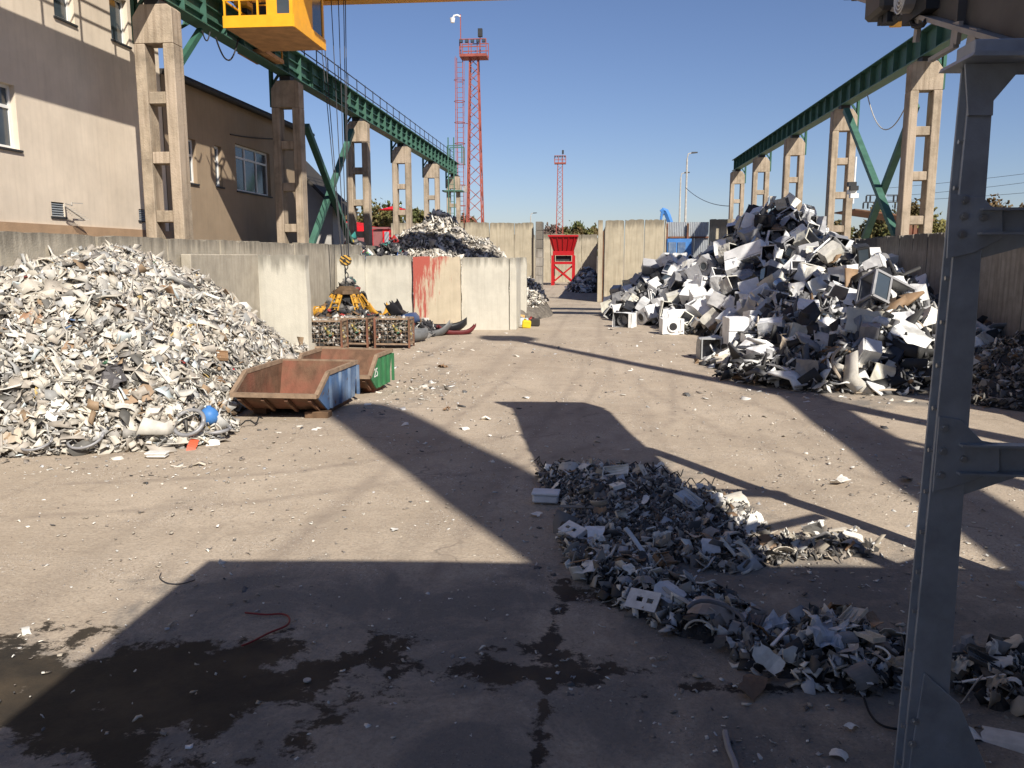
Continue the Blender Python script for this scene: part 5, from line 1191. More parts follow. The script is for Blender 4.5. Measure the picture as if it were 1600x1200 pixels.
sp = empty('red_shop', (-20, 72, 0), 'red shop building with white line drawing on its wall behind the braces', 'shop'); SY = 72
S = lambda px, py: aY(px, py, SY)
MB().box(S(511, 400).x, S(552, 400).x, SY, SY + 6, 0, S(530, 346).z).obj('wall', M['red_shop'], sp)
MB().box(S(521, 400).x, S(534, 400).x, SY - .06, SY - .005, S(530, 372).z - 1.2, S(530, 357).z).obj('window', M['white'], sp); MB().box(S(524, 400).x, S(532.5, 400).x, SY - .09, SY - .062, S(530, 372).z - 1.2, S(530, 358.5).z).obj('pane', M['glass'], sp)
m = MB()
def loop_px(cx, cy, rx, ry, a0=0, a1=6.28): m.tube([S(cx + rx * math.cos(t), cy + ry * math.sin(t)) + Vector((0, -.06, 0)) for t in np.linspace(a0, a1, 16)], .045, 5)
loop_px(516, 357, 4.5, 4); loop_px(543, 352, 3.5, 3); loop_px(548, 355, 3.5, 3.5); loop_px(541, 357, 2.5, 2.5)
m.tube([S(x, y) + Vector((0, -.06, 0)) for x, y in ((520, 355), (525, 351.5), (531, 352), (537, 349), (540, 350))], .045, 5); m.obj('wall_drawing', M['white'], sp)
MB().box(S(511, 400).x - 2, S(575, 400).x, SY - .6, SY - .3, 0, S(530, 370).z).obj('grey_fence', M['red_sheet'], sp)
MB().box(S(560, 400).x, S(577, 400).x, SY, SY + 5, 0, S(530, 353).z).obj('annex', M['red_shop'], sp)
hs = empty('red_shed', (-17, 66, 0), 'low brownish red sheet-metal shed left of the far heap', 'shed')
S = lambda px, py: aY(px, py, 64)
MB().box(S(584, 400).x, S(600, 400).x, 64, 68, 0, S(590, 359).z).obj('wall', M['red_sheet'], hs); MB().box(S(599, 400).x, S(610, 400).x, 63.95, 68, 0, S(590, 358).z).obj('door_frame', M['red_shop'], hs); MB().box(S(602, 400).x, S(609, 400).x, 63.9, 63.945, 0, S(590, 362).z).obj('door', M['shutter'], hs)
MB().box(S(583, 400).x, S(611, 400).x, 63.8, 68.2, S(590, 359).z + .05, S(590, 357).z + .1).obj('roof', M['red_sheet'], hs)
S = lambda px, py: aY(px, py, 110)
ps = empty('red_parasol', (S(614, 400).x, 110, 0), 'small red parasol roof seen between the left columns', 'parasol')
c_ = S(614, 322); m = MB(); n = 8; r_ = 2.0; zz = S(614, 328).z
m.add([(c_.x, 110, c_.z)] + [(c_.x + r_ * math.cos(2 * math.pi * i / n), 110 + r_ * math.sin(2 * math.pi * i / n), zz) for i in range(n)] + [(c_.x, 110, zz - .05)], [(0, 1 + i, 1 + (i + 1) % n) for i in range(n)] + [(n + 1, 1 + (i + 1) % n, 1 + i) for i in range(n)]); m.obj('canopy', M['red_shop'], ps)
MB().cyl((c_.x, 110, 0), (c_.x, 110, zz), .1, n=6).obj('pole', M['dark_steel'], ps)
S = lambda px, py: aY(px, py, 48)
cn = empty('rusty_canopy', (S(1400, 400).x, 48, 0), 'rusty flat canopy on posts behind the right wall', 'canopy')
MB().hexa([S(1336, 328), S(1460, 345), S(1460, 345) + Vector((0, 4, 0)), S(1336, 328) + Vector((0, 4, 0)), S(1336, 326), S(1460, 342), S(1460, 342) + Vector((0, 4, 0)), S(1336, 326) + Vector((0, 4, 0))]).obj('roof', M['rust'], cn)
for px in (1405, 1424, 1432, 1447): q = S(px, 337); MB().box(q.x - .09, q.x + .09, 48, 48.2, 0, q.z).obj('post', M['rust'], cn)
MB().box(S(1424, 400).x, S(1440, 400).x, 48.4, 48.6, 0, S(1424, 356).z).obj('red_panel', M['red_tower'], cn)
# pylon with lines
PYY = 140; S = lambda px, py: aY(px, py, PYY)
pyl = empty('power_pylon', (S(1372, 400).x, PYY, 0), 'small lattice power pylon behind the right cross brace', 'pylon'); x0 = S(1372, 400).x; pz_ = S(1372, 287).z
m = MB()
for sx in (-1, 1):
    for sy in (-1, 1): m.bar((x0 + sx * 1.1, PYY + sy * 1.1, 0), (x0 + sx * .35, PYY + sy * .35, pz_ - 1), .16)
for k in range(12):
    z0_, z1_ = (pz_ - 1) * k / 12, (pz_ - 1) * (k + 1) / 12; w0, w1_ = 1.1 - .75 * k / 12, 1.1 - .75 * (k + 1) / 12; s = (-1) ** k
    for sy in (-1, 1): m.bar((x0 - s * w0, PYY + sy * w0, z0_), (x0 + s * w1_, PYY + sy * w1_, z1_), .09)
m.bar((x0, PYY, pz_ - 1.2), (x0, PYY, pz_), .3); m.obj('mast', M['galv'], pyl)
for zy, w in ((305, 2.4), (316, 2.8)): 
    zz = S(1372, zy).z; a = MB().bar((x0 - w, PYY, zz), (x0 + w, PYY, zz), .16).obj('crossarm', M['dark_steel'], pyl)
    for s in (-1, 1):
        for d in (.75, 1): MB().cyl((x0 + s * w * d, PYY, zz - .1), (x0 + s * w * d, PYY, zz - 1.0), .14, n=6).obj('insulator', M['dark_steel'], a)
def wire(pts, r_, label, mname='wire'):
    o = MB().tube(pts, r_, 5).obj('overhead_wire', M[mname], None); tag(o, label, 'wire'); return o
def sag(a, b_, s, n=16): return [Vector(a).lerp(Vector(b_), i / n) - Vector((0, 0, s * 4 * (i / n) * (1 - i / n))) for i in range(n + 1)]
wire(sag(S(1372, 295), aY(1760, 250, 120), .3), .03, 'highest power line running right from the pylon'); wire(sag(S(1378, 308), aY(1760, 262, 120), .4), .03, 'second power line running right from the pylon'); wire(sag(S(1380, 314), aY(1760, 285, 120), .4), .03, 'lowest power line running right from the pylon')
wire(sag(aY(1071, 293, 95), aY(1142, 322, 70), .5), .03, 'thin cable from the tall street lamp to the end column')
wire(sag(aX(1355, 147, 11.0), aX(1418, 160, 11.0), 1.15), .022, 'pale drooping cable below the right girder between two columns', 'rail_pale')
wire(sag(aX(337, 58, -10.9), aX(372, 62, -10.9), .62), .025, 'black cable loop hanging under the left girder below the cab'); wire(sag(aX(316, 48, -10.9), aX(328, 50, -10.9), .25), .02, 'short black cable loop under the left girder')
wire(sag(aX(360, 210, FX + .06), aX(436, 217, FX + .06), .05), .018, 'thin cable along the top of the brown workshop wall')
q = aX(1333, 300, 10.9); fl = empty('floodlight_cluster', q, 'cluster of floodlights clamped to the second right column', 'floodlight')
MB().bar(aX(1338, 245, 10.9), aX(1333, 318, 10.9), .05).obj('pole', M['white'], fl)
for i, py in enumerate((288, 294, 300, 306)):
    q = aX(1331 + (i % 2) * 3, py, 10.6); o = MB().box(q.x - .16, q.x + .16, q.y - .12, q.y + .12, q.z - .09, q.z + .09).obj('lamp_head', M['dark_steel' if i < 2 else 'white'], fl)

# ------------------------------------------------------------------ trees
def tree(px, ptop, Y, wpx, label, cols, dens=4200):
    b_ = aY(px, 400, Y); zt = aY(px, ptop, Y).z; rad = wpx * .66 * Y / 1309; e = empty('tree', (b_.x, Y, 0), label, 'tree', 'trees behind the yard')
    hgt = zt; cz_ = hgt * .58; rz = hgt * .44
    t = MB(); t.cyl((b_.x, Y, 0), (b_.x, Y, hgt * .35), .3, .2, 8)
    for k in range(6): a = k * 1.05; t.cyl((b_.x, Y, hgt * .33), (b_.x + math.cos(a) * rad * .55, Y + math.sin(a) * rad * .55, hgt * (.6 + .05 * (k % 3))), .15, .04, 6)
    t.obj('trunk', M['bark'], e)
    ncl = 26; cc = []
    while len(cc) < ncl:
        v = rng.uniform(-1, 1, 3)
        if .25 < np.linalg.norm(v) < 1: cc.append(v)
    cc = np.array(cc) * np.array([rad * .85, rad * .85, rz * .85]) + np.array([b_.x, Y, cz_])
    ci = rng.integers(0, ncl, dens); crad = rng.uniform(.2, .36, ncl)[ci] * min(rad, rz)
    p = cc[ci] + rng.normal(0, .6, (dens, 3)) * crad[:, None]
    cb = np.array(cols)[rng.integers(0, len(cols), ncl)][ci] * rng.uniform(.6, 1.35, (dens, 1))
    me = shard_mesh('crown', p - np.array([b_.x, Y, 0]), rng.normal(0, 1, (dens, 3)), rng.uniform(.25, .6, dens) * (Y / 120) ** .5, cb, M['leaf'], tilt=.6, aspect=(.5, .9), thick=.02)
    o = bpy.data.objects.new('crown', me); link(o, e); return e
OL = [(.075, .085, .028), (.10, .095, .03), (.12, .09, .035)]; BR = [(.13, .085, .045), (.10, .075, .04), (.15, .10, .045)]
for a in [(545, 322, 120, 46, 'brownish tree behind the red shop', BR), (600, 318, 115, 62, 'olive tree between the third and fourth left columns', OL), (655, 326, 118, 40, 'olive tree behind the far heap', OL), (726, 330, 125, 34, 'brown tree at the foot of the tall lighting tower', BR),
          (575, 330, 130, 40, 'brown tree behind the third left column', BR), (868, 351, 190, 36, 'bare brown tree left of the slim tower', [(.11, .08, .065), (.13, .09, .075)]), (903, 346, 185, 40, 'autumn green tree right of the slim tower', OL), (922, 352, 190, 24, 'small green tree at the right side of the gateway', OL),
          (1365, 322, 110, 50, 'olive tree behind the right cross brace', OL), (1405, 318, 120, 60, 'brownish green tree behind the rusty canopy', OL + BR), (1450, 340, 100, 50, 'yellowish low tree right of the rusty canopy', [(.16, .14, .04), (.13, .12, .04)]), (1560, 300, 105, 48, 'brown tree seen right of the steel post', BR), (1595, 314, 112, 36, 'brown tree at the right picture edge', BR), (1300, 345, 130, 40, 'olive tree peeking over the appliance heap', OL), (1520, 338, 115, 60, 'olive tree hidden partly by the steel post', OL)]:
    tree(a[0], a[1], a[2], a[3], a[4], a[5])
# ------------------------------------------------------------------ appliance heap on the right
def dent_box(sx, sy, sz, seed, amp, cuts=4, open_front=False, crush=0.0):
    bm = bmesh.new(); bmesh.ops.create_cube(bm, size=1.0); bmesh.ops.subdivide_edges(bm, edges=bm.edges[:], cuts=cuts, use_grid_fill=True)
    if open_front: bmesh.ops.delete(bm, geom=[f for f in bm.faces if f.normal.y < -0.9], context='FACES')
    r = random.Random(seed); sh = r.uniform(-crush, crush), r.uniform(-crush, crush)
    for v in bm.verts:
        c = v.co; nzv = noise.noise_vector(Vector((c.x * 2.2 + seed * 5.1, c.y * 2.2, c.z * 2.2)))
        x = c.x * sx + nzv.x * amp + sh[0] * c.z * sz; y = c.y * sy + nzv.y * amp * (0.35 if c.y < -.49 else 1) + sh[1] * c.z * sz; z = c.z * sz + nzv.z * amp
        v.co = (x, y, z)
    vs = [tuple(v.co) for v in bm.verts]; fs = [tuple(v.index for v in f.verts) for f in bm.faces]; bm.verts.ensure_lookup_table()
    for i, v in enumerate(bm.verts): v.index = i
    fs = [tuple(v.index for v in f.verts) for f in bm.faces]; bm.free()
    return MB().add(vs, fs)
def disc_ring(y0, y1, ro, ri, cx, cz, n=20):
    vs = []; fs = []
    for i in range(n):
        a = 2 * math.pi * i / n; c, s = math.cos(a), math.sin(a)
        vs += [(cx + c * ro, y0, cz + s * ro), (cx + c * ro * .98, y1, cz + s * ro * .98), (cx + c * ri * 1.03, y1, cz + s * ri * 1.03), (cx + c * ri, y0, cz + s * ri)]
    for i in range(n):
        a, b_ = 4 * i, 4 * ((i + 1) % n)
        for k in range(4): fs.append((a + k, a + (k + 1) % 4, b_ + (k + 1) % 4, b_ + k))
    return MB().add(vs, fs)
def panel_shell(mb_obj): return mb_obj
TPL = {}
def T(kind): e = empty(kind, (0, 0, -50)); WL[e] = Vector((0, 0, 0)); TPL.setdefault(kind, []).append(e); return e
for sd in range(3):   # front-loading washing machines
    e = T('washing_machine'); f = -0.30
    dent_box(.60, .58, .85, sd, .035 + .02 * sd, crush=.04 * sd).obj('body', M['enamel'], e)
    MB().box(-.285, .285, f - .034, f - .004, .27, .41).obj('control_panel', M['enamel' if sd != 1 else 'appliance_grey'], e, bevel=.008)
    d = disc_ring(f - .03, f - .065, .205, .15, 0, -.02).obj('door_ring', M['enamel' if sd == 0 else 'appliance_grey'], e)
    MB().cyl((0, f - .028, -.02), (0, f - .042, -.02), .152, .148, n=20).obj('porthole', M['appliance_dark' if sd != 2 else 'glass'], d)
    MB().box(-.26, -.10, f - .044, f - .035, .295, .385).obj('drawer', M['enamel'], e); MB().cyl((.17, f - .035, .34), (.17, f - .06, .34), .035, n=12).obj('knob', M['appliance_grey'], e)
    MB().box(-.29, .29, f - .02, f - .003, -.42, -.33).obj('kick_plate', M['enamel'], e)
for sd in range(3):   # washing machines with the front torn off
    e = T('gutted_washing_machine')
    dent_box(.60, .58, .85, 30 + sd, .04, open_front=True, crush=.08 * sd).obj('body', M['enamel'], e)
    dent_box(.56, .50, .80, 30 + sd, .03, open_front=True).obj('lining', M['appliance_dark' if sd else 'appliance_grey'], e)
    d = MB().cyl((.0, .2, 0), (.02, -.2, -.02), .22, .24, n=16, cap=False).obj('drum', M['chrome'], e, smooth=True); MB().cyl((0, .19, 0), (0, .21, 0), .21, n=16).obj('drum_back', M['appliance_grey'], d)
    MB().box(-.3, .3, -.31, -.285, .3, .41).obj('top_rail', M['enamel'], e)
for sd in range(3):   # fridges
    h_ = (1.25, 1.6, .95)[sd]; e = T('refrigerator')
    dent_box(.58, .54, h_, 50 + sd, .03, crush=.03 * sd).obj('body', M['enamel'], e)
    MB().box(-.295, .295, -.345, -.285, -h_ / 2 + .02, h_ / 2 * .35).obj('door', M['enamel'], e, bevel=.015)
    if sd < 2: MB().box(-.293, .293, -.342, -.285, h_ / 2 * .37, h_ / 2 - .01).obj('freezer_door', M['enamel'], e, bevel=.015)
    MB().box(.24, .27, -.375, -.347, -.1, .2).obj('handle', M['appliance_grey'], e); MB().box(-.25, .25, .275, .30, -h_ / 2 + .3, h_ / 2 - .1).obj('condenser', M['appliance_dark'], e)
    MB().cyl((-.12, .3, -h_ / 2 + .14), (.12, .3, -h_ / 2 + .14), .09, n=10).obj('compressor', M['appliance_dark'], e)
for sd in range(2):   # cookers
    e = T('cooker'); dent_box(.58, .56, .82, 70 + sd, .025).obj('body', M['enamel'], e)
    d = MB().box(-.27, .27, -.33, -.292, -.28, .22).obj('oven_door', M['enamel'], e, bevel=.01); MB().box(-.21, .21, -.337, -.331, -.2, .14).obj('oven_glass', M['glass'], d)
    MB().bar((-.22, -.36, .185), (.22, -.36, .185), .025).obj('handle', M['chrome'], d)
    MB().box(-.28, .28, -.32, -.292, .26, .38).obj('control_panel', M['appliance_grey' if sd else 'enamel'], e)
    for k in range(5): MB().cyl((-.2 + .1 * k, -.321, .32), (-.2 + .1 * k, -.345, .32), .022, n=8).obj('knob', M['appliance_dark'], e)
    MB().box(-.29, .29, -.28, .28, .435, .45).obj('hob', M['appliance_dark'], e)
    for x in (-.14, .14):
        for y in (-.12, .12): MB().cyl((x, y, .451), (x, y, .465), .08, n=12).obj('hotplate', M['appliance_grey'], e)
for sd in range(4):   # empty open casings
    e = T('appliance_casing'); h_ = (.82, .6, 1.0, .7)[sd]
    dent_box(.6, .55, h_, 90 + sd, .06, open_front=True, crush=.15).obj('shell', M['enamel'], e)
    dent_box(.565, .5, h_ - .04, 90 + sd, .055, open_front=True, crush=.15).obj('lining', M['appliance_grey' if sd % 2 else 'appliance_dark'], e)
    m = MB()
    for x in (-.29, .29): m.bar((x, -.275, -h_ / 2), (x, -.275, h_ / 2), .045, .03)
    for z in (-h_ / 2 + .02, h_ / 2 - .02): m.bar((-.27, -.275, z), (.27, -.275, z), .03, .04)
    m.obj('front_frame', M['enamel'], e)
    if sd % 2 == 0: MB().cyl((.05, .1, -.1), (-.1, -.1, .05), .13, n=10).obj('motor', M['appliance_grey'], e)
for sd in range(2):   # black casings (screens, ovens)
    e = T('black_casing'); dent_box(.72, .5, .52, 110 + sd, .05, crush=.1).obj('body', M['appliance_dark'], e)
    d = MB().box(-.33, .33, -.29, -.255, -.22, .22).obj('front_frame', M['rubber'], e, bevel=.01); MB().box(-.28, .28, -.297, -.291, -.17, .17).obj('glass', M['glass'], d)
    MB().box(-.2, .2, .25, .38, -.16, .16).obj('rear_hump', M['rubber'], e, bevel=.03)
for sd in range(4):   # bent sheet metal panels
    r = random.Random(130 + sd); k1 = r.uniform(-.5, .5); k2 = r.uniform(-.5, .5); w = r.uniform(.5, .75); e = T('sheet_panel')
    def pf(u, v, sd=sd, k1=k1, k2=k2, w=w):
        nn = noise.noise(Vector((u * 3 + sd * 7, v * 3, 1.0))); return (u * .9, v * w, k1 * u * u + k2 * abs(v) * .4 + nn * .10)
    grid_piece(pf, nu=10, nv=8, th=.008, cut=.15, seed=130 + sd).obj('sheet', M['enamel'], e)
    MB().bar(Vector(pf(-.45, -.5)) * .97, Vector(pf(.45, -.5)) * .97 + Vector((0, 0, .0)), .03, .05).obj('folded_edge', M['enamel'], e)
for sd in range(1):
    e = T('steel_drum'); MB().cyl((0, -.18, 0), (0, .18, 0), .24, .24, n=20, cap=False).obj('shell', M['chrome'], e, smooth=True); MB().cyl((0, .16, 0), (0, .18, 0), .238, n=20).obj('back', M['appliance_grey'], e); disc_ring(-.19, -.17, .25, .215, 0, 0).obj('rim', M['appliance_grey'], e)

HRC = cones([(7.9, 37.6, 5.4, 5.3, 8.6), (8.7, 31.0, 3.6, 4.5, 8.0), (8.0, 24.8, 2.3, 4.3, 5.8), (4.3, 42.0, 2.9, 3.6, 6.5), (2.9, 40.2, 1.1, 2.0, 4.4), (6.6, 20.6, 1.25, 3.4, 1.9)], 51, namp=.35, pw=.9)
def HRf(x, y): return np.where(x < 10.25, HRC(x, y), 0)
HR = Heap(HRf, .2, 10.25, 18.2, 50)
hr = empty('appliance_heap', (7, 33, 0), 'dark scrap mass underneath the heap of white appliances on the right', 'heap')
HR.core('heap_core', M['heap_dark'], hr, step=.25, sink=.22)
pb, nb_ = HR.sample(2600, .06, lambda x, y, h: (y < 28) * 1.0)
pb = pb + nb_ * rng.uniform(0, .28, (len(pb), 1)); stuff('fragments', shard_mesh('fragments', pb - np.array(hr.location), nb_, rng.gamma(2.0, .14, len(pb)) + .08, pick(PAL_W + [((.04, .04, .04), 6)], len(pb)), M['scrap'], tilt=1.0, aspect=(.06, .5), fold=.4), None, None, hr)
p, n = HR.sample(5200, .06); p = p + n * rng.uniform(-.15, .12, (len(p), 1))
stuff('fragments', shard_mesh('fragments', p - np.array(hr.location), n, rng.gamma(2.0, .10, len(p)) + .06, pick(PAL_W, len(p)), M['scrap'], tilt=.9, aspect=(.1, .7), fold=.35), None, None, hr)
toe2 = gp((1080, 566), (1150, 590), (1250, 612), (1350, 618), (1470, 620), (1610, 622))
pts = np.array([np.array(toe2[i]) for i in range(len(toe2))])
WHITES = [(.76, .76, .75), (.70, .70, .69), (.78, .78, .78), (.60, .58, .52), (.66, .67, .68), (.55, .53, .45), (.76, .76, .75), (.36, .36, .37), (.24, .24, .25)]
ANAME = {'washing_machine': 'round-door washing machine', 'gutted_washing_machine': 'gutted washing machine', 'refrigerator': 'dented fridge', 'cooker': 'cooker', 'appliance_casing': 'open appliance casing', 'black_casing': 'black boxy casing', 'sheet_panel': 'bent sheet metal panel', 'steel_drum': 'perforated steel drum'}
ACAT = {'washing_machine': 'washing machine', 'gutted_washing_machine': 'washing machine', 'refrigerator': 'fridge', 'cooker': 'cooker', 'appliance_casing': 'casing', 'black_casing': 'casing', 'sheet_panel': 'metal panel', 'steel_drum': 'drum'}
AR = random.Random(77)
def put(kind, var, loc, rot, col, label, group='appliances thrown on the right heap'):
    src = TPL[kind][var % len(TPL[kind])]; o = copy_tree(src, None, (*col, 1)); o.location = loc; o.rotation_mode = 'XYZ'
    o.rotation_euler = rot if not hasattr(rot, 'to_euler') else rot.to_euler(); tag(o, label, ACAT[kind], group); return o
placed = []
def heap_sample(n, mind, hmin, wf=None, tries=16000):
    c, nn = HR.sample(tries, hmin); k = 0
    for i in range(tries):
        q = c[i]
        if wf and AR.random() > wf(q): continue
        if all((q[0] - s[0]) ** 2 + (q[1] - s[1]) ** 2 + (q[2] - s[2]) ** 2 > mind * mind for s in placed):
            placed.append(q); yield q, nn[i]; k += 1
            if k >= n: return
def vis(q):   # hardly anything on the far slope can be seen
    return 1.0 if (q[0] < 9.6 and not (q[1] > 41 and q[0] > 7)) else .15
# things the photograph shows clearly, placed by hand
def ga(px, py, dz=0.0): q = g(px, py); return Vector((q.x, q.y, dz))
HAND = [('washing_machine', 0, ga(1050, 523) + Vector((0, .28, .31)), (0, R(90), R(8)), (.82, .82, .81), 'white washing machine lying on its side on open ground before the heap'),
        ('gutted_washing_machine', 0, ga(976, 512) + Vector((0, .3, .31)), (0, R(90), R(-25)), (.80, .80, .79), 'gutted white machine lying alone at the left foot of the heap'),
        ('refrigerator', 0, ga(1149, 565) + Vector((0, .3, .64)), (0, 0, R(10)), (.80, .80, .80), 'white upright fridge standing left of the cooker at the heap edge'),
        ('cooker', 0, ga(1178, 571) + Vector((0, .3, .45)), (0, 0, R(4)), (.74, .74, .73), 'white cooker standing on a pallet at the front of the heap'),
        ('refrigerator', 2, ga(1190, 560) + Vector((0, 1.3, .85)), (R(-8), 0, R(15)), (.82, .82, .82), 'bright white cabinet standing behind the cooker'),
        ('appliance_casing', 1, ga(1110, 562) + Vector((0, .3, .32)), (0, R(90), R(5)), (.34, .35, .36), 'grey open cabinet lying left of the upright fridge'),
        ('black_casing', 0, ga(1222, 572) + Vector((0, .35, .28)), (R(6), 0, R(12)), (.5, .5, .5), 'black oven casing right of the cooker'),
        ('appliance_casing', 2, ga(1297, 588) + Vector((0, .3, .33)), (0, R(90), R(-6)), (.45, .45, .44), 'grey square casing at the lower edge of the heap'),
        ('washing_machine', 1, on_heap(HR, 1010, 500) + Vector((0, 0, .2)), (R(20), R(60), R(-30)), (.80, .80, .79), 'white washing machine tipped over behind the gutted one'),
        ('washing_machine', 1, on_heap(HR, 1098, 455) + Vector((0, 0, .2)), (R(5), R(8), R(28)), (.82, .82, .81), 'white washing machine standing upright half way up the heap'),
        ('appliance_casing', 0, on_heap(HR, 1068, 425) + Vector((0, 0, .25)), (R(40), R(25), R(40)), (.80, .80, .80), 'white casing with dark open side on the left slope of the heap'),
        ('black_casing', 1, on_heap(HR, 1078, 380) + Vector((0, 0, .2)), (R(20), R(40), R(30)), (.5, .5, .5), 'black casing high on the left slope of the heap'),
        ('black_casing', 0, on_heap(HR, 1100, 372) + Vector((0, 0, .2)), (R(-20), R(20), R(-30)), (.5, .5, .5), 'second black casing high on the left slope of the heap'),
        ('refrigerator', 1, on_heap(HR, 1165, 405) + Vector((0, 0, .2)), (R(70), R(20), R(50)), (.82, .82, .82), 'long white fridge lying across the upper left slope'),
        ('washing_machine', 2, on_heap(HR, 1250, 318) + Vector((0, 0, .25)), (R(20), R(30), R(15)), (.84, .84, .84), 'white washing machine at the very top of the heap'),
        ('sheet_panel', 0, on_heap(HR, 1282, 475) + Vector((0, -.2, .5)), (R(75), R(62), R(-12)), (.66, .67, .66), 'long pale panel leaning in the middle of the heap'),
        ('sheet_panel', 2, on_heap(HR, 1345, 520) + Vector((0, -.2, .3)), (R(55), R(10), R(-8)), (.55, .51, .40), 'folded beige sheet panel below the glass-fronted cabinet'),
        ('sheet_panel', 1, on_heap(HR, 1420, 545) + Vector((0, -.1, .3)), (R(50), R(35), R(-30)), (.72, .72, .70), 'large pale curved panel beside the steel post'),
        ('washing_machine', 0, on_heap(HR, 1440, 470) + Vector((0, 0, .3)), (R(-30), R(40), R(20)), (.80, .80, .80), 'white washing machine against the wall left of the steel post'),
        ('appliance_casing', 3, on_heap(HR, 1545, 490) + Vector((0, 0, .3)), (R(10), R(50), R(-20)), (.80, .78, .74), 'torn white casing right of the steel post')]
for h_ in HAND:
    put(*h_); placed.append(tuple(h_[2]))
# glass fronted cooler
q = on_heap(HR, 1388, 485); e = empty('display_cooler', q + Vector((0, .25, .35)), 'grey glass-fronted display cabinet lying tilted near the steel post', 'cabinet'); WL[e] = Vector((0, 0, 0))
m = MB(); W_, D_, H_ = 1.25, .6, .8
for x in (-1, 1):
    for y in (-1, 1): m.bar((x * W_ / 2, y * D_ / 2, -H_ / 2), (x * W_ / 2, y * D_ / 2, H_ / 2), .07)
for z in (-1, 1):
    for y in (-1, 1): m.bar((-W_ / 2, y * D_ / 2, z * H_ / 2), (W_ / 2, y * D_ / 2, z * H_ / 2), .07)
    for x in (-1, 1): m.bar((x * W_ / 2, -D_ / 2, z * H_ / 2), (x * W_ / 2, D_ / 2, z * H_ / 2), .07)
m.bar((-.15, -D_ / 2, -H_ / 2), (-.15, -D_ / 2, H_ / 2), .06); m.obj('frame', M['appliance_grey'], e)
MB().box(-W_ / 2 + .04, W_ / 2 - .04, D_ / 2 - .02, D_ / 2, -H_ / 2 + .04, H_ / 2 - .04).obj('back_panel', M['appliance_grey'], e); MB().box(-W_ / 2 + .04, W_ / 2 - .04, -D_ / 2 + .04, D_ / 2 - .04, H_ / 2 - .02, H_ / 2).obj('top_panel', M['enamel'], e).color = (.45, .45, .45, 1)
MB().box(-W_ / 2 + .04, -.19, -D_ / 2 - .01, -D_ / 2 + .01, -H_ / 2 + .04, H_ / 2 - .04).obj('glass_door', M['glass'], e)
e.rotation_euler = (R(-28), R(25), R(12)); placed.append(tuple(q))
COUNTS = [('washing_machine', 58), ('gutted_washing_machine', 48), ('appliance_casing', 74), ('refrigerator', 18), ('cooker', 18), ('black_casing', 30), ('steel_drum', 12), ('sheet_panel', 36)]
seq = [k for k, c in COUNTS for _ in range(c)]; AR.shuffle(seq)
it = heap_sample(len(seq), .56, .22, vis)
for (q, nn), kd in zip(it, seq):
    if kd == 'black_casing': cl_ = (.5, .5, .5); cw = ''
    else:
        cl_ = AR.choice(WHITES); cw = 'grey ' if cl_[0] < .5 else ('cream ' if cl_[2] < .62 else 'white ')
    near = q[1] < 27.5 and AR.random() < .33
    if near: kd = AR.choice(['sheet_panel', 'sheet_panel', 'appliance_casing', 'black_casing', 'steel_drum'])
    if near and kd != 'black_casing': cl_ = AR.choice(WHITES); cw = 'grey ' if cl_[0] < .5 else ('cream ' if cl_[2] < .62 else 'white ')
    if kd == 'black_casing': cl_ = (.5, .5, .5); cw = ''
    zone = 'near the top of the appliance heap' if q[2] > 3.6 else ('at the foot of the appliance heap' if q[2] < 1.0 else ('on the left slope of the appliance heap' if q[1] > 32 else 'on the near slope of the appliance heap'))
    if kd == 'sheet_panel':
        n2 = (Vector(nn) + Vector((AR.gauss(0, .5), AR.gauss(0, .5), AR.gauss(0, .3)))).normalized(); rot = n2.to_track_quat('Z', 'Y') @ Euler((0, 0, AR.uniform(0, 6.28))).to_quaternion(); lift = .22
        rot = rot.to_euler()
    else:
        base = AR.choice([(0, 0, 0), (R(90), 0, 0), (R(-90), 0, 0), (0, R(90), 0), (0, R(-90), 0), (0, 0, 0)])
        q1 = Euler((0, 0, AR.uniform(-1.6, 1.6) + (0 if AR.random() < .6 else 3.14))).to_quaternion() @ Euler((AR.gauss(0, .45), AR.gauss(0, .45), 0)).to_quaternion() @ Euler(base).to_quaternion()
        rot = q1.to_euler(); lift = AR.uniform(.02, .22)
    up = Vector((0, 0, 1)); up.rotate(rot)
    pose = '' if kd in ('sheet_panel', 'steel_drum') else (' standing upright' if up.z > .75 else ' upside down' if up.z < -.75 else ' lying down' if abs(up.z) < .3 else ' tilted')
    lev = 'at the top' if q[2] > 4.3 else 'high' if q[2] > 3.0 else 'half way up' if q[2] > 1.8 else 'low' if q[2] > .9 else 'at the foot'
    end = 'gateway end' if q[1] > 37.5 else 'middle' if q[1] > 28.5 else 'near end'
    zone = f'{lev} on the heap, {end}'
    oo = put(kd, AR.randrange(9), Vector(q) + Vector(nn) * lift, rot, cl_, f'{cw}{ANAME[kd]}{pose} {zone}')
    sc3 = AR.uniform(.62, .92) if q[1] < 27.5 else AR.uniform(.8, 1.05); oo.scale = (sc3 * AR.uniform(.85, 1.1), sc3, sc3 * AR.uniform(.85, 1.05))
for ks in TPL.values():
    for t in ks:
        for ch in list(t.children_recursive): bpy.data.objects.remove(ch)
        bpy.data.objects.remove(t)
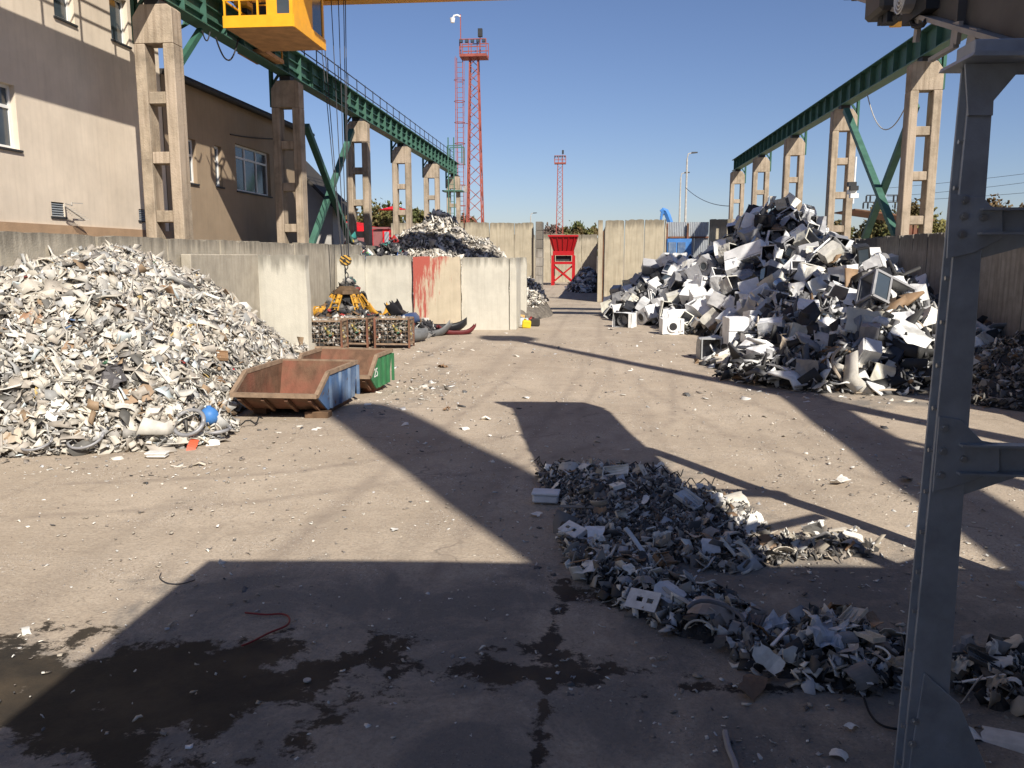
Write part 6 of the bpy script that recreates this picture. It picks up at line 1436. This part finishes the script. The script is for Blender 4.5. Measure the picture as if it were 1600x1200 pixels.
# loose shards and strips at the front edge of the heap
HT = Heap(toe_heap((toe2[:], toe2 + [(10.2, 21), (10.2, 23.5), (3.0, 24)]), .35, lambda x, y: .28 + 0 * x, 9, .1), 2, 10.2, 17, 24)
hts = empty('scrap_drift', (6, 19.5, 0), 'thin drift of white and grey fragments along the front of the appliance heap', 'heap'); HT.core('heap_core', M['heap_core'], hts, sink=.05)
p, n = HT.sample(1500, .015); stuff('fragments', shard_mesh('fragments', p - np.array(hts.location), n, rng.gamma(2, .07, len(p)) + .04, pick(PAL_W, len(p)), M['scrap'], tilt=.6, aspect=(.12, .8)), None, None, hts)
p, n = HT.sample(46, .03)
for i in range(len(p)):
    kd = ROT_SEED.choice(['plastic_strip', 'plastic_shard', 'curved_casing', 'plastic_shard', 'slotted_fitting']); cn, cc = ROT_SEED.choice(CN[:4])
    place_piece(kd, ROT_SEED.uniform(.35, .9), p[i], n[i], cn, cc, f'{cn} {NOUN[kd]} along the front edge of the appliance heap', 'pieces before the appliance heap', .4, .08)
p, n = HR.sample(60, .3, lambda x, y, h: (y < 28) * 1.0)
for i in range(len(p)):
    kd = ROT_SEED.choice(['plastic_strip', 'plastic_strip', 'curved_casing', 'crumpled_film', 'bent_hose']); cn, cc = ROT_SEED.choice(CN[:5])
    hgt = 'low' if p[i][2] < .9 else 'high'
    place_piece(kd, ROT_SEED.uniform(.4, 1.1), p[i], n[i], cn, cc, f'{cn} {NOUN[kd]} sticking out {hgt} at the near end of the heap', 'pieces before the appliance heap', .9, .25)
# dark shredded heap at the right edge
HK = Heap(cones([(10.0, 19.6, 1.35, 2.5, 2.6), (9.9, 18.2, .9, 2.4, 2.0)], 61, namp=.2), 7.0, 10.25, 16.4, 23.4)
hk2 = empty('scrap_heap', (9, 20, 0), 'small heap of dark shredded scrap at the right edge behind the steel post', 'heap'); HK.core('heap_core', M['heap_dark'], hk2, sink=.06)
p, n = HK.sample(2600, .04); stuff('fragments', shard_mesh('fragments', p - np.array(hk2.location), n, rng.gamma(2, .05, len(p)) + .03, pick(PAL_D, len(p)), M['scrap'], tilt=.9, aspect=(.1, .8)), None, None, hk2)

# ------------------------------------------------------------------ foreground heap below the conveyor
fpx = [(838, 742), (872, 722), (905, 735), (960, 738), (1030, 734), (1056, 752), (1080, 775), (1135, 775), (1180, 800), (1215, 845), (1290, 825), (1390, 855), (1380, 872), (1260, 880), (1195, 890), (1130, 895), (1060, 880), (1050, 915), (930, 915), (880, 880), (870, 830), (880, 790), (850, 770)]
F1 = gp(*fpx)
def capF(x, y): return .035 + .17 * np.exp(-(((x - .55) / 1.05) ** 2 + ((y - 9.75) / 1.15) ** 2)) + .10 * np.exp(-(((x - .1) / .7) ** 2 + ((y - 10.9) / .5) ** 2))
HF = Heap(toe_heap((F1 + [F1[0]], F1), .9, capF, 71, .10), -1.2, 3.6, 6.9, 12.2)
fpx2 = [(870, 880), (925, 872), (1050, 912), (1130, 925), (1215, 965), (1300, 965), (1400, 1000), (1470, 1040), (1560, 1010), (1640, 1030), (1640, 1130), (1560, 1125), (1480, 1080), (1380, 1090), (1290, 1085), (1180, 1060), (1120, 1010), (1060, 1000), (1000, 968), (920, 918)]
F2 = gp(*fpx2)
HF2 = Heap(toe_heap((F2 + [F2[0]], F2), .8, lambda x, y: .12 + 0 * x, 72, .10), -.6, 4.0, 4.8, 8.4)
_h2 = HF2.fn
HF2.fn = lambda x, y: _h2(x, y) * np.clip((fbm(x, y, 2.4, 1.0, 99) + .95) * 2, 0, 1)
ff = empty('scrap_heap', (.8, 9.4, 0), 'heap of dark shredded scrap and broken white plastic in the foreground', 'heap')
HF.core('heap_core', M['heap_dark'], ff, step=.08, sink=.03); HF2.core('heap_core', M['heap_dark'], ff, step=.08, sink=.075)
O_ = np.array(ff.location)
def edgew(x, y, h): return np.clip(1.12 - np.exp(-(((x - .75) / .95) ** 2 + ((y - 9.5) / 1.0) ** 2)), 0, 1)
p, n = HF.sample(11000, .02, lambda x, y, h: np.exp(-(((x - .7) / 1.3) ** 2 + ((y - 9.6) / 1.3) ** 2))); p = p + n * rng.uniform(-.02, .02, (len(p), 1))
stuff('fragments', shard_mesh('fragments', p - O_, n, rng.gamma(2.2, .016, len(p)) + .015, pick(PAL_D, len(p)), M['scrap'], tilt=.9, aspect=(.2, .9), thick=.15), None, None, ff)
p, n = HF.sample(1100, .01, edgew); stuff('fragments', shard_mesh('fragments', p - O_, n, rng.gamma(2.0, .04, len(p)) + .03, pick(PAL_F, len(p)), M['scrap'], tilt=.7, aspect=(.15, .8)), None, None, ff)
p, n = HF2.sample(1500, .01); stuff('fragments', shard_mesh('fragments', p - O_, n, rng.gamma(2.0, .032, len(p)) + .02, pick(PAL_F + [((.04, .04, .04), 9), ((.12, .11, .10), 6), ((.6, .6, .6), 4)], len(p)), M['scrap'], tilt=.8, aspect=(.12, .8), fold=.4), None, None, ff)
def edgew_(x, y, h): return np.clip(1.15 - np.exp(-(((x - .75) / .8) ** 2 + ((y - 9.55) / .8) ** 2)), 0, 1)
for H_, cnt, nm in ((HF, 100, 'foreground heap'), (HF2, 80, 'scrap tongue')):
    p, n = H_.sample(cnt, .02, edgew if H_ is HF else None)
    for i in range(len(p)):
        kd = ROT_SEED.choice(['plastic_shard'] * 4 + ['curved_casing'] * 3 + ['ribbed_casing', 'slotted_fitting', 'plastic_strip', 'plastic_strip', 'bent_hose', 'crumpled_film', 'crumpled_film'])
        cn, cc = ROT_SEED.choice(CN[:1] * 4 + CN[:2] + CN[:5] + CN[3:])
        if H_ is HF: side = ('back ' if p[i][1] > 10.4 else 'front ' if p[i][1] < 9.0 else 'middle ') + ('left' if p[i][0] < .3 else 'right' if p[i][0] > 1.4 else 'part')
        else: side = 'far left' if p[i][0] < .5 else 'left' if p[i][0] < 1.1 else 'middle' if p[i][0] < 1.7 else 'right' if p[i][0] < 2.2 else 'far right'
        sz3 = ROT_SEED.uniform(.10, .30); big = 'small ' if sz3 < .16 else 'large ' if sz3 > .24 else ''
        place_piece(kd, sz3, p[i], n[i], cn, cc, f'{big}{cn} {NOUN[kd]} on the {side} of the {nm}', 'broken pieces in the foreground', .5, .07)
FG = [('ribbed_casing', 965, 745, .34, (.70, .69, .64), 'white squarish panel standing at the back of the foreground heap'), ('plastic_shard', 1012, 790, .2, (.66, .66, .66), 'pale round chip on the dark middle of the foreground heap'), ('curved_casing', 1150, 785, .5, (.62, .58, .50), 'sunlit white curved casing at the right of the foreground heap'),
      ('slotted_fitting', 898, 836, .30, (.70, .70, .70), 'white bracket with two dark slots at the left of the foreground heap'), ('plastic_shard', 930, 845, .42, (.70, .70, .71), 'large white sheet at the lower left of the foreground heap'), ('slotted_fitting', 1012, 945, .32, (.68, .68, .69), 'white bracket with slots on the tongue of scrap'), ('curved_casing', 1045, 935, .45, (.66, .66, .66), 'white curved casing on the tongue of scrap'),
      ('bent_hose', 1130, 1005, .55, (.16, .16, .17), 'grey bent hose in the tongue of scrap'), ('crumpled_film', 1205, 985, .35, (.6, .61, .63), 'shiny crumpled foil in the tongue of scrap'), ('plastic_shard', 1175, 1080, .32, (.16, .10, .06), 'brown board lying in front of the tongue of scrap')]
FG += [('curved_casing', 890, 735, .34, (.50, .48, .43), 'grey curved casing at the far left tip of the foreground heap'), ('plastic_strip', 905, 800, .5, (.30, .26, .21), 'brown grey strip across the left flank of the foreground heap'), ('ribbed_casing', 1075, 790, .34, (.62, .64, .66), 'pale ribbed casing at the right shoulder of the foreground heap'), ('plastic_strip', 1000, 868, .62, (.66, .66, .66), 'long white strip along the front of the foreground heap'),
       ('curved_casing', 1110, 862, .36, (.60, .61, .62), 'pale curved casing at the front right of the foreground heap'), ('bent_hose', 1140, 878, .45, (.55, .53, .48), 'pale bent hose at the front right of the foreground heap'), ('plastic_shard', 1170, 830, .34, (.70, .69, .66), 'white upright sheet at the sunlit edge of the foreground heap'), ('plastic_shard', 1330, 845, .28, (.68, .66, .60), 'white plate on the sunlit tail of the foreground heap'),
       ('plastic_strip', 1075, 950, .55, (.46, .44, .40), 'long beige strip on the tongue of scrap'), ('curved_casing', 1110, 960, .42, (.46, .38, .32), 'brownish curved casing on the tongue of scrap'), ('plastic_strip', 1222, 1010, .42, (.62, .63, .66), 'white upright strip in the middle of the tongue of scrap'), ('crumpled_film', 1290, 1000, .42, (.5, .52, .56), 'large silvery crumpled sheet in the tongue of scrap'), ('curved_casing', 1345, 1060, .36, (.20, .19, .18), 'dark grey curved casing at the right of the tongue of scrap'), ('bent_hose', 1115, 985, .5, (.13, .13, .14), 'second grey bent hose in the tongue of scrap')]
for kd, px, py, sz, c, lb in FG: special(kd, px, py, sz, c, lb, H=HF if py < 900 else HF2, tilt=.2, up=.08)
bw = box_thing('ribbed_box', 853, 783, .32, .22, .10, -.05, (.66, .67, .68), 'white ribbed box lying left of the foreground heap', 'box')
# cables strewn over the heaps
def strewn(H_, n_, L_, r_, where, hmin=.15, wf=None):
    p, n = H_.sample(n_, hmin, wf)
    for i in range(n_):
        x, y = p[i][0], p[i][1]; a = AR.uniform(0, 6.28); pts = []
        for k in range(14):
            z = float(H_.h(np.array([x]), np.array([y]))[0]); pts.append(Vector((x, y, z + .05 + .05 * math.sin(k * 1.7 + i) + r_ * 3)))
            a += AR.gauss(0, .55); x += math.cos(a) * L_ / 14; y += math.sin(a) * L_ / 14
        c_, mn = AR.choice([('black', 'rubber'), ('black', 'rubber'), ('grey', 'appliance_grey'), ('pale', 'rail_pale')])
        o = MB().tube(pts, r_, 5).obj('cable', M[mn], None); b_ = ('upper' if p[i][2] > 1.5 else 'lower') + (' far' if p[i][1] > (33 if H_ is HR else 17) else ' near')
        tag(o, f'loose {c_} cable strewn over the {b_ if H_ is not HF else ("back " if p[i][1] > 10 else "front ") + ("left" if p[i][0] < .7 else "right")} part of the {where}', 'cable', 'cables strewn over the heaps')
strewn(HR, 26, 1.6, .018, 'appliance heap'); strewn(HL, 16, 1.2, .014, 'left scrap heap'); strewn(HF, 12, .8, .008, 'foreground heap', .04)
# single pieces lying about on the yard
LIT = [(838, 805, .16, 'white', 'small white shard left of the foreground heap below the ribbed box'), (617, 830, .14, 'white', 'white bent shard alone on the sunlit ground'), (820, 622, .22, 'white', 'white scrap on the ground beside the shadow of the conveyor head'), (692, 574, .35, 'brown', 'crumpled brown cardboard on the open ground right of the green skip'),
       (698, 640, .22, 'brown', 'small tan scrap on the sunlit ground'), (632, 665, .22, 'white', 'white chip on the ground in the band of shade'), (725, 670, .25, 'white', 'flat white strip on the ground in the middle'), (1312, 755, .36, 'white', 'cream shard on the sunlit ground left of the steel post'), (1415, 750, .3, 'dark grey', 'dark strip on the ground left of the steel post'),
       (40, 987, .22, 'white', 'white shard beside the wet patch at the left edge'), (1330, 1138, .17, 'white', 'white shard on the shaded ground at the lower right'), (1310, 1182, .12, 'white', 'small white shard at the bottom right of the ground'), (1512, 1150, .22, 'white', 'white shard right of the post foot'), (1570, 1150, .4, 'white', 'large pale sheet at the lower right corner'),
       (1560, 1060, .35, 'cream', 'cream casing at the right picture edge'), (1500, 1068, .3, 'white', 'white board right of the steel post'), (495, 672, .26, 'white', 'white strip on the ground before the blue skip'), (575, 632, .3, 'white', 'white plate on the ground under the green skip'), (955, 515, .4, 'white', 'white sheet lying before the gateway road'), (1420, 1110, .16, 'white', 'white chip left of the post foot')]
for px, py, sz, cn, lb in LIT:
    q = g(px, py); o = place_piece(ROT_SEED.choice(['plastic_shard', 'curved_casing'] if cn != 'brown' else ['crumpled_film']), sz, q, (0, 0, 1), cn, dict(CN)[cn], lb, None, .15, .03)
q = g(480, 1064); o = MB().cyl((q.x, q.y, .002), (q.x, q.y, .012), .028, n=14).obj('metal_disc', M['rail_pale'], None, loc=(q.x, q.y, 0)); tag(o, 'small pale metal disc on the wet dark ground', 'disc')
def cable(pxs, r_, mname, label, nm='cable'):
    pts = []
    P = [g(x, y) for x, y in pxs]
    for i in range(len(P) - 1):
        a = P[max(i - 1, 0)]; b_ = P[i]; c = P[i + 1]; d = P[min(i + 2, len(P) - 1)]
        for k in range(6):
            t = k / 6; pts.append(.5 * ((2 * b_) + (c - a) * t + (2 * a - 5 * b_ + 4 * c - d) * t * t + (3 * b_ - a - 3 * c + d) * t ** 3))
    pts.append(P[-1]); o = MB().tube([p_ + Vector((0, 0, r_ + .008)) for p_ in pts], r_, 6).obj(nm, M[mname], None); tag(o, label, 'cable'); return o
M['cable_red'] = mat('cable_red', (.22, .02, .02), .5, var=.2)
cable([(383, 960), (415, 963), (440, 962), (452, 968), (448, 980), (420, 992), (395, 1005), (378, 1012)], .008, 'cable_red', 'thin red cable curling on the shaded ground')
cable([(252, 897), (250, 905), (262, 913), (285, 914), (305, 908)], .005, 'wire', 'thin black wire loop on the sunlit ground at the shadow edge')
cable([(1350, 1095), (1360, 1120), (1380, 1138), (1420, 1145)], .008, 'rubber', 'black cable running from the scrap tongue to the steel post')
cable([(1133, 1150), (1138, 1175), (1148, 1200), (1155, 1230)], .02, 'appliance_grey', 'grey hose end on the ground at the bottom edge')
# uncountable crumbs and gravel
def litter(name, n, xr, yr, smin, smax, pal, label, dens=None):
    x = rng.uniform(*xr, n); y = rng.uniform(*yr, n)
    if dens is not None: k = rng.uniform(0, 1, n) < dens(x, y); x, y = x[k], y[k]
    p = np.stack([x, y, np.full(len(x), .012)], 1); nn = np.tile([0, 0, 1.0], (len(x), 1)); sz = smin + (smax - smin) * rng.beta(1.0, 4.0, len(x))
    o = bpy.data.objects.new(name, shard_mesh(name, p, nn, sz, pick(pal, len(x)), M['scrap'], tilt=.25, aspect=(.2, .9), thick=.12)); link(o); tag(o, label, 'litter', kind='stuff')
gau = lambda x, y, cx, cy, sx, sy: np.exp(-(((x - cx) / sx) ** 2 + ((y - cy) / sy) ** 2))
litter('litter', 36000, (-9, 6), (4, 30), .012, .09, PAL_F + [((.75, .73, .68), 3)], 'scattered crumbs of pale plastic and gravel on the yard',
       lambda x, y: np.clip(.20 + .9 * gau(x, y, -3.8, 18.2, 1.3, 2.6) + .7 * gau(x, y, 1.8, 8.6, 2.2, 1.2) + .5 * gau(x, y, -5.6, 10.8, 3.5, 1.0) + .45 * gau(x, y, .4, 5.0, 1.2, .7) + .3 * gau(x, y, 3.4, 11.5, 1.5, 2), 0, 1) * np.clip(6.5 / y + .15, 0, 1))
litter('litter', 3800, (-9, 8), (10.5, 34), .06, .32, PAL_F + [((.72, .70, .66), 3)], 'scattered pale scrap between the skips and the cages',
       lambda x, y: np.clip(.04 + 1.0 * gau(x, y, -3.9, 18.6, .9, 1.9) + .9 * gau(x, y, -4.6, 25.8, 1.6, .8) + .9 * gau(x, y, -6.4, 13.4, 1.6, .6) + .8 * gau(x, y, -5.0, 14.0, .9, .5) + .7 * gau(x, y, -8.2, 11.0, 1.2, .5) + .7 * gau(x, y, 6, 18.3, 3.5, .8), 0, 1))

# ------------------------------------------------------------------ conveyor and its steel frame
CXL, CXR, CS = 2.6, 4.2, .371
def cz_(y): return 3.71 + CS * (y - 4.0)
Y0c, Y1c = -4.5, 9.75
cv = empty('belt_conveyor', (3.4, 4.3, 3.9), 'dark steel belt conveyor rising overhead at the upper right', 'conveyor')
for x0, x1 in ((CXL, CXL + .05), (CXR - .05, CXR)):
    MB().hexa([(x0, Y0c, cz_(Y0c)), (x1, Y0c, cz_(Y0c)), (x1, Y1c, cz_(Y1c)), (x0, Y1c, cz_(Y1c)), (x0, Y0c, cz_(Y0c) + .6), (x1, Y0c, cz_(Y0c) + .6), (x1, Y1c, cz_(Y1c) + .6), (x0, Y1c, cz_(Y1c) + .6)]).obj('side_plate', M['conveyor'], cv)
for k in range(11):
    y = Y0c + .7 + k * 1.28
    MB().hexa([(CXL - .06, y, cz_(y) - .05), (CXL - .002, y, cz_(y) - .05), (CXL - .002, y + .04, cz_(y) - .05), (CXL - .06, y + .04, cz_(y) - .05), (CXL - .06, y, cz_(y) + .6), (CXL - .002, y, cz_(y) + .6), (CXL - .002, y + .04, cz_(y) + .6), (CXL - .06, y + .04, cz_(y) + .6)]).obj('stiffener', M['conveyor'], cv)
MB().bar((CXL - .03, Y0c, cz_(Y0c) - .02), (CXL - .03, Y1c, cz_(Y1c) - .02), .1, .035).obj('lower_edge', M['conveyor_bracket'], cv)
for dz, nm in ((.30, 'belt'), (.04, 'return_belt')):
    MB().hexa([(CXL + .06, Y0c, cz_(Y0c) + dz), (CXR - .06, Y0c, cz_(Y0c) + dz), (CXR - .06, Y1c, cz_(Y1c) + dz), (CXL + .06, Y1c, cz_(Y1c) + dz), (CXL + .06, Y0c, cz_(Y0c) + dz + .02), (CXR - .06, Y0c, cz_(Y0c) + dz + .02), (CXR - .06, Y1c, cz_(Y1c) + dz + .02), (CXL + .06, Y1c, cz_(Y1c) + dz + .02)]).obj(nm, M['rubber'], cv)
for k in range(17):
    y = Y0c + .5 + k * .85; MB().cyl((CXL + .02, y, cz_(y) - .02), (CXR - .02, y, cz_(y) - .02), .055, n=10).obj('return_roller', M['conveyor'], cv)
MB().cyl((CXL + .06, Y1c - .1, cz_(Y1c) + .1), (CXR - .06, Y1c - .1, cz_(Y1c) + .1), .24, n=16).obj('head_drum', M['rubber'], cv)
MB().box(CXL - .25, CXR, Y1c + .1, Y1c + .2, cz_(Y1c) + .1, cz_(Y1c) + .75).obj('head_chute', M['conveyor'], cv)
def strap(px0, py0, px1, py1, w, X=CXL - .05):
    a, b_ = aX(px0, py0, X), aX(px1, py1, X); return MB().bar(a, b_, .03, w, (0, 1, 0)).obj('strap', M['conveyor_bracket'], cv)
strap(1497, 34, 1492, 70, .11); strap(1524, 44, 1518, 72, .13); strap(1436, 30, 1431, 66, .07)
m = MB(); a = aX(1494, 71, CXL - .05); m.bar(a, a + Vector((0, .45, .0)), .04, .03); m.obj('strap_foot', M['conveyor_bracket'], cv)
m = MB(); a, b_ = aX(1378, 26, CXL - .05), aX(1426, 25, CXL - .05); m.cyl(a, b_, .014, n=8)
for t in (.15, .3): m.box(*(v for c in zip(a.lerp(b_, t) - Vector((.05, .07, .06)), a.lerp(b_, t) + Vector((.05, .07, .06))) for v in c))
for t in (.55, .7): c = a.lerp(b_, t); m.cyl(c - Vector((0, .06, 0)), c + Vector((0, .06, 0)), .028, n=8)
m.obj('tension_screw', M['dark_steel'], cv)
q = aX(1430, 25, CXL - .05); MB().box(q.x - .05, q.x + .05, q.y - .35, q.y + .15, q.z - .04, q.z + .10).obj('bearing_block', M['dark_steel'], cv)
q = aX(1385, 2, CXL - .1); mo = MB().box(q.x - .08, q.x + .08, q.y - .1, q.y + .34, q.z - .09, q.z + .25).obj('gearbox', M['conveyor'], cv, bevel=.03)
q2 = aX(1408, -4, CXL - .18); 
fn = MB().cyl((q2.x, q2.y, q2.z), (q2.x + .16, q2.y, q2.z), .12, n=18).obj('motor', M['conveyor_bracket'], cv)
for k in range(4): disc_ring(0, .008, .12 - k * .028, .11 - k * .028, 0, 0, 16); mm = MB().tube([(q2.x - .01, q2.y + math.cos(t) * (.12 - k * .03), q2.z + math.sin(t) * (.12 - k * .03)) for t in np.linspace(0, 2 * math.pi, 17)], .006, 4).obj('fan_guard', M['white'], cv)
MB().tube([aX(1424, 32, CXL - .08), aX(1427, 40, CXL - .08), aX(1434, 42, CXL - .08), aX(1442, 39, CXL - .08), aX(1447, 32, CXL - .08)], .02, 6).obj('power_cable', M['rubber'], cv)
MB().box(CXR, 5.75, 5.1, 5.3, 4.9, 5.05).obj('outrigger', M['conveyor'], cv)
fr = empty('steel_post', (4.15, 7.5, 0), 'single steel prop under the right side of the conveyor, out of view', 'post')
MB().box(4.05, 4.25, 7.42, 7.58, 0, cz_(7.5) - .0).obj('shaft', M['galv'], fr); MB().box(3.95, 4.35, 7.3, 7.7, 0, .03).obj('base_plate', M['galv'], fr)

FY = 4.3
cf2 = empty('conveyor_frame', (1.9, FY, 0), 'grey blue galvanised steel post and beams of the conveyor frame at the right', 'steel frame')
P = lambda px, py, dy=0.0: aY(px, py, FY + dy)
def xat(px1, py1, px2, py2, z):
    a, b_ = P(px1, py1), P(px2, py2); t = (z - a.z) / (b_.z - a.z); return a.x + (b_.x - a.x) * t
zt2 = P(1530, 99.5).z; XL = lambda z: xat(1511, 179, 1440, 900, z); XR = lambda z: xat(1550, 179, 1497, 900, z)
def slabxz(poly, y0, y1, nm, mname='galv', bevel=0.0): return MB().prism(poly, 'y', y0, y1).obj(nm, M[mname], cf2, bevel=bevel)
slabxz([(XL(0.02), 0.02), (XR(0.02), 0.02), (XR(zt2), zt2), (XL(zt2), zt2)], FY, FY + .014, 'front_flange', bevel=.003)
slabxz([(XL(0.02), 0.02), (XR(0.02), 0.02), (XR(zt2), zt2), (XL(zt2), zt2)], FY + .11, FY + .124, 'rear_flange', bevel=.003)
slabxz([(XL(0.02) + .035, 0.02), (XL(.02) + .05, 0.02), (XL(zt2) + .05, zt2), (XL(zt2) + .035, zt2)], FY + .015, FY + .109, 'web')
slabxz([(XL(0) - .12, 0), (XR(0) + .2, 0), (XR(0) + .2, .018), (XL(0) - .12, .018)], FY - .12, FY + .26, 'base_plate')
pp = lambda *pts: [(P(x, y).x, P(x, y).z) for x, y in pts]
slabxz(pp((1443, 1050), (1497, 1098), (1545, 1210), (1560, 1330), (1405, 1330), (1420, 1190)), FY - .014, FY - .002, 'foot_gusset', bevel=.002)
slabxz(pp((1483, 303), (1535, 308), (1548, 323), (1565, 325), (1565, 372), (1520, 395), (1478, 404)), FY - .012, FY - .001, 'gusset', bevel=.002)
slabxz(pp((1466, 650), (1500, 655), (1533, 688), (1560, 693), (1560, 735), (1500, 757), (1456, 768)), FY - .012, FY - .001, 'gusset', bevel=.002)
for ya, yb, yc in ((325, 353, 372), (693, 728, 745)):
    za, zb_, zc = P(1560, ya).z, P(1560, yb).z, P(1560, yc).z
    x0_ = P(1522 if ya < 500 else 1490, ya).x
    MB().box(x0_, 5.35, FY + .016, FY + .024, zb_ - .03, za).obj('beam_web', M['galv'], cf2)
    MB().box(x0_ + .02, 5.35, FY - .055, FY + .015, za - .012, za).obj('beam_flange', M['galv'], cf2)
    MB().box(x0_ + .02, 5.35, FY - .055, FY + .015, zb_ - .042, zb_ - .030).obj('beam_flange', M['galv'], cf2)
    a = Vector((x0_ + .05, FY + .07, zc - .05)); MB().bar((P(1500 if ya > 500 else 1530, yc + 15).x, FY + .06, P(1500, yc + 15).z), (5.2, FY + 1.2, zc + .75), .10, .10).obj('diagonal', M['galv'], cf2)
slabxz(pp((1506, 100), (1511, 181), (1550, 181), (1551, 158), (1586, 117), (1640, 117), (1640, 98.5)), FY - .012, FY - .001, 'head_gusset', bevel=.002)
slabxz(pp((1496, 99), (1640, 99), (1640, 92), (1500, 92)), FY - .16, FY + .22, 'cap_plate')
zb0, zb1 = P(1560, 91.5).z, P(1560, 72).z
MB().box(P(1514, 80).x, 5.3, FY - .06, FY + .14, zb0, zb1 + .02).obj('top_beam', M['galv'], cf2, bevel=.004)
MB().box(5.15, 5.33, FY, FY + .14, 0, P(1560, 93).z).obj('rear_post', M['galv'], cf2)
for px, py in ((1506, 313), (1504, 338), (1501, 366), (1474, 668), (1471, 704), (1468, 741), (1534, 340), (1503, 716), (1428, 1125), (1424, 1160)):
    q = P(px, py); b_ = MB().cyl((q.x, FY - .030, q.z), (q.x, FY - .0125, q.z), .013, n=6); b_.cyl((q.x, FY - .018, q.z), (q.x, FY - .0124, q.z), .020, n=12); b_.obj('bolt', M['galv_bolt'], cf2)
for k in range(16):
    z = .25 + k * .22; q = XL(z); MB().cyl((q - .004, FY + .06, z), (q + .036, FY + .06, z), .012, n=6).obj('bolt', M['galv_bolt'], cf2)

# ------------------------------------------------------------------ hall behind the photographer (throws the foreground shade)
hall = empty('sorting_hall', (5, -4, 0), 'hall with projecting roof behind the viewpoint that shades the foreground', 'building')
MB().hexa([(-.36, -14, 5.0), (16, -14, 5.0), (16, 3.15, 5.0), (-.36, 2.05, 5.0), (-.36, -14, 5.2), (16, -14, 5.2), (16, 3.15, 5.2), (-.36, 2.05, 5.2)]).obj('roof', M['corrugated'], hall)
MB().box(-.3, 15.9, -13.9, -2.5, 0, 4.99).obj('wall', M['shed_grey'], hall)
MB().box(4.6, 30, -34, -6.4, 5.21, 11.8).obj('sky_blocker', M['shed_grey'], hall)  # unseen block added to cut the sky light in the foreground shade
ch = empty('chimney', (8.6, -5.5, 0), 'tall round chimney behind the viewpoint casting a broad soft stripe of shade', 'chimney')
MB().cyl((8.6, -5.5, 5.21), (8.6, -5.5, 19.6), .95, .78, n=24).obj('stack', M['chimney'], ch); MB().cyl((8.6, -5.5, 19.602), (8.6, -5.5, 20.0), .7, .7, n=24).obj('cap', M['dark_steel'], ch)
MB().box(8.0, 9.4, -6.2, -4.8, 0.0, 5.2).obj('plinth', M['chimney'], ch)
lm = empty('light_mast', (12.0, 5.9, 0), 'steel light mast right of the viewpoint casting a thin soft stripe of shade', 'mast')
MB().cyl((12.0, 5.9, 0), (12.0, 5.9, 22.5), .34, .22, n=16).obj('pole', M['galv'], lm); MB().box(11.2, 12.8, 5.4, 6.4, 22.51, 23.4).obj('lamp_platform', M['red_tower'], lm)
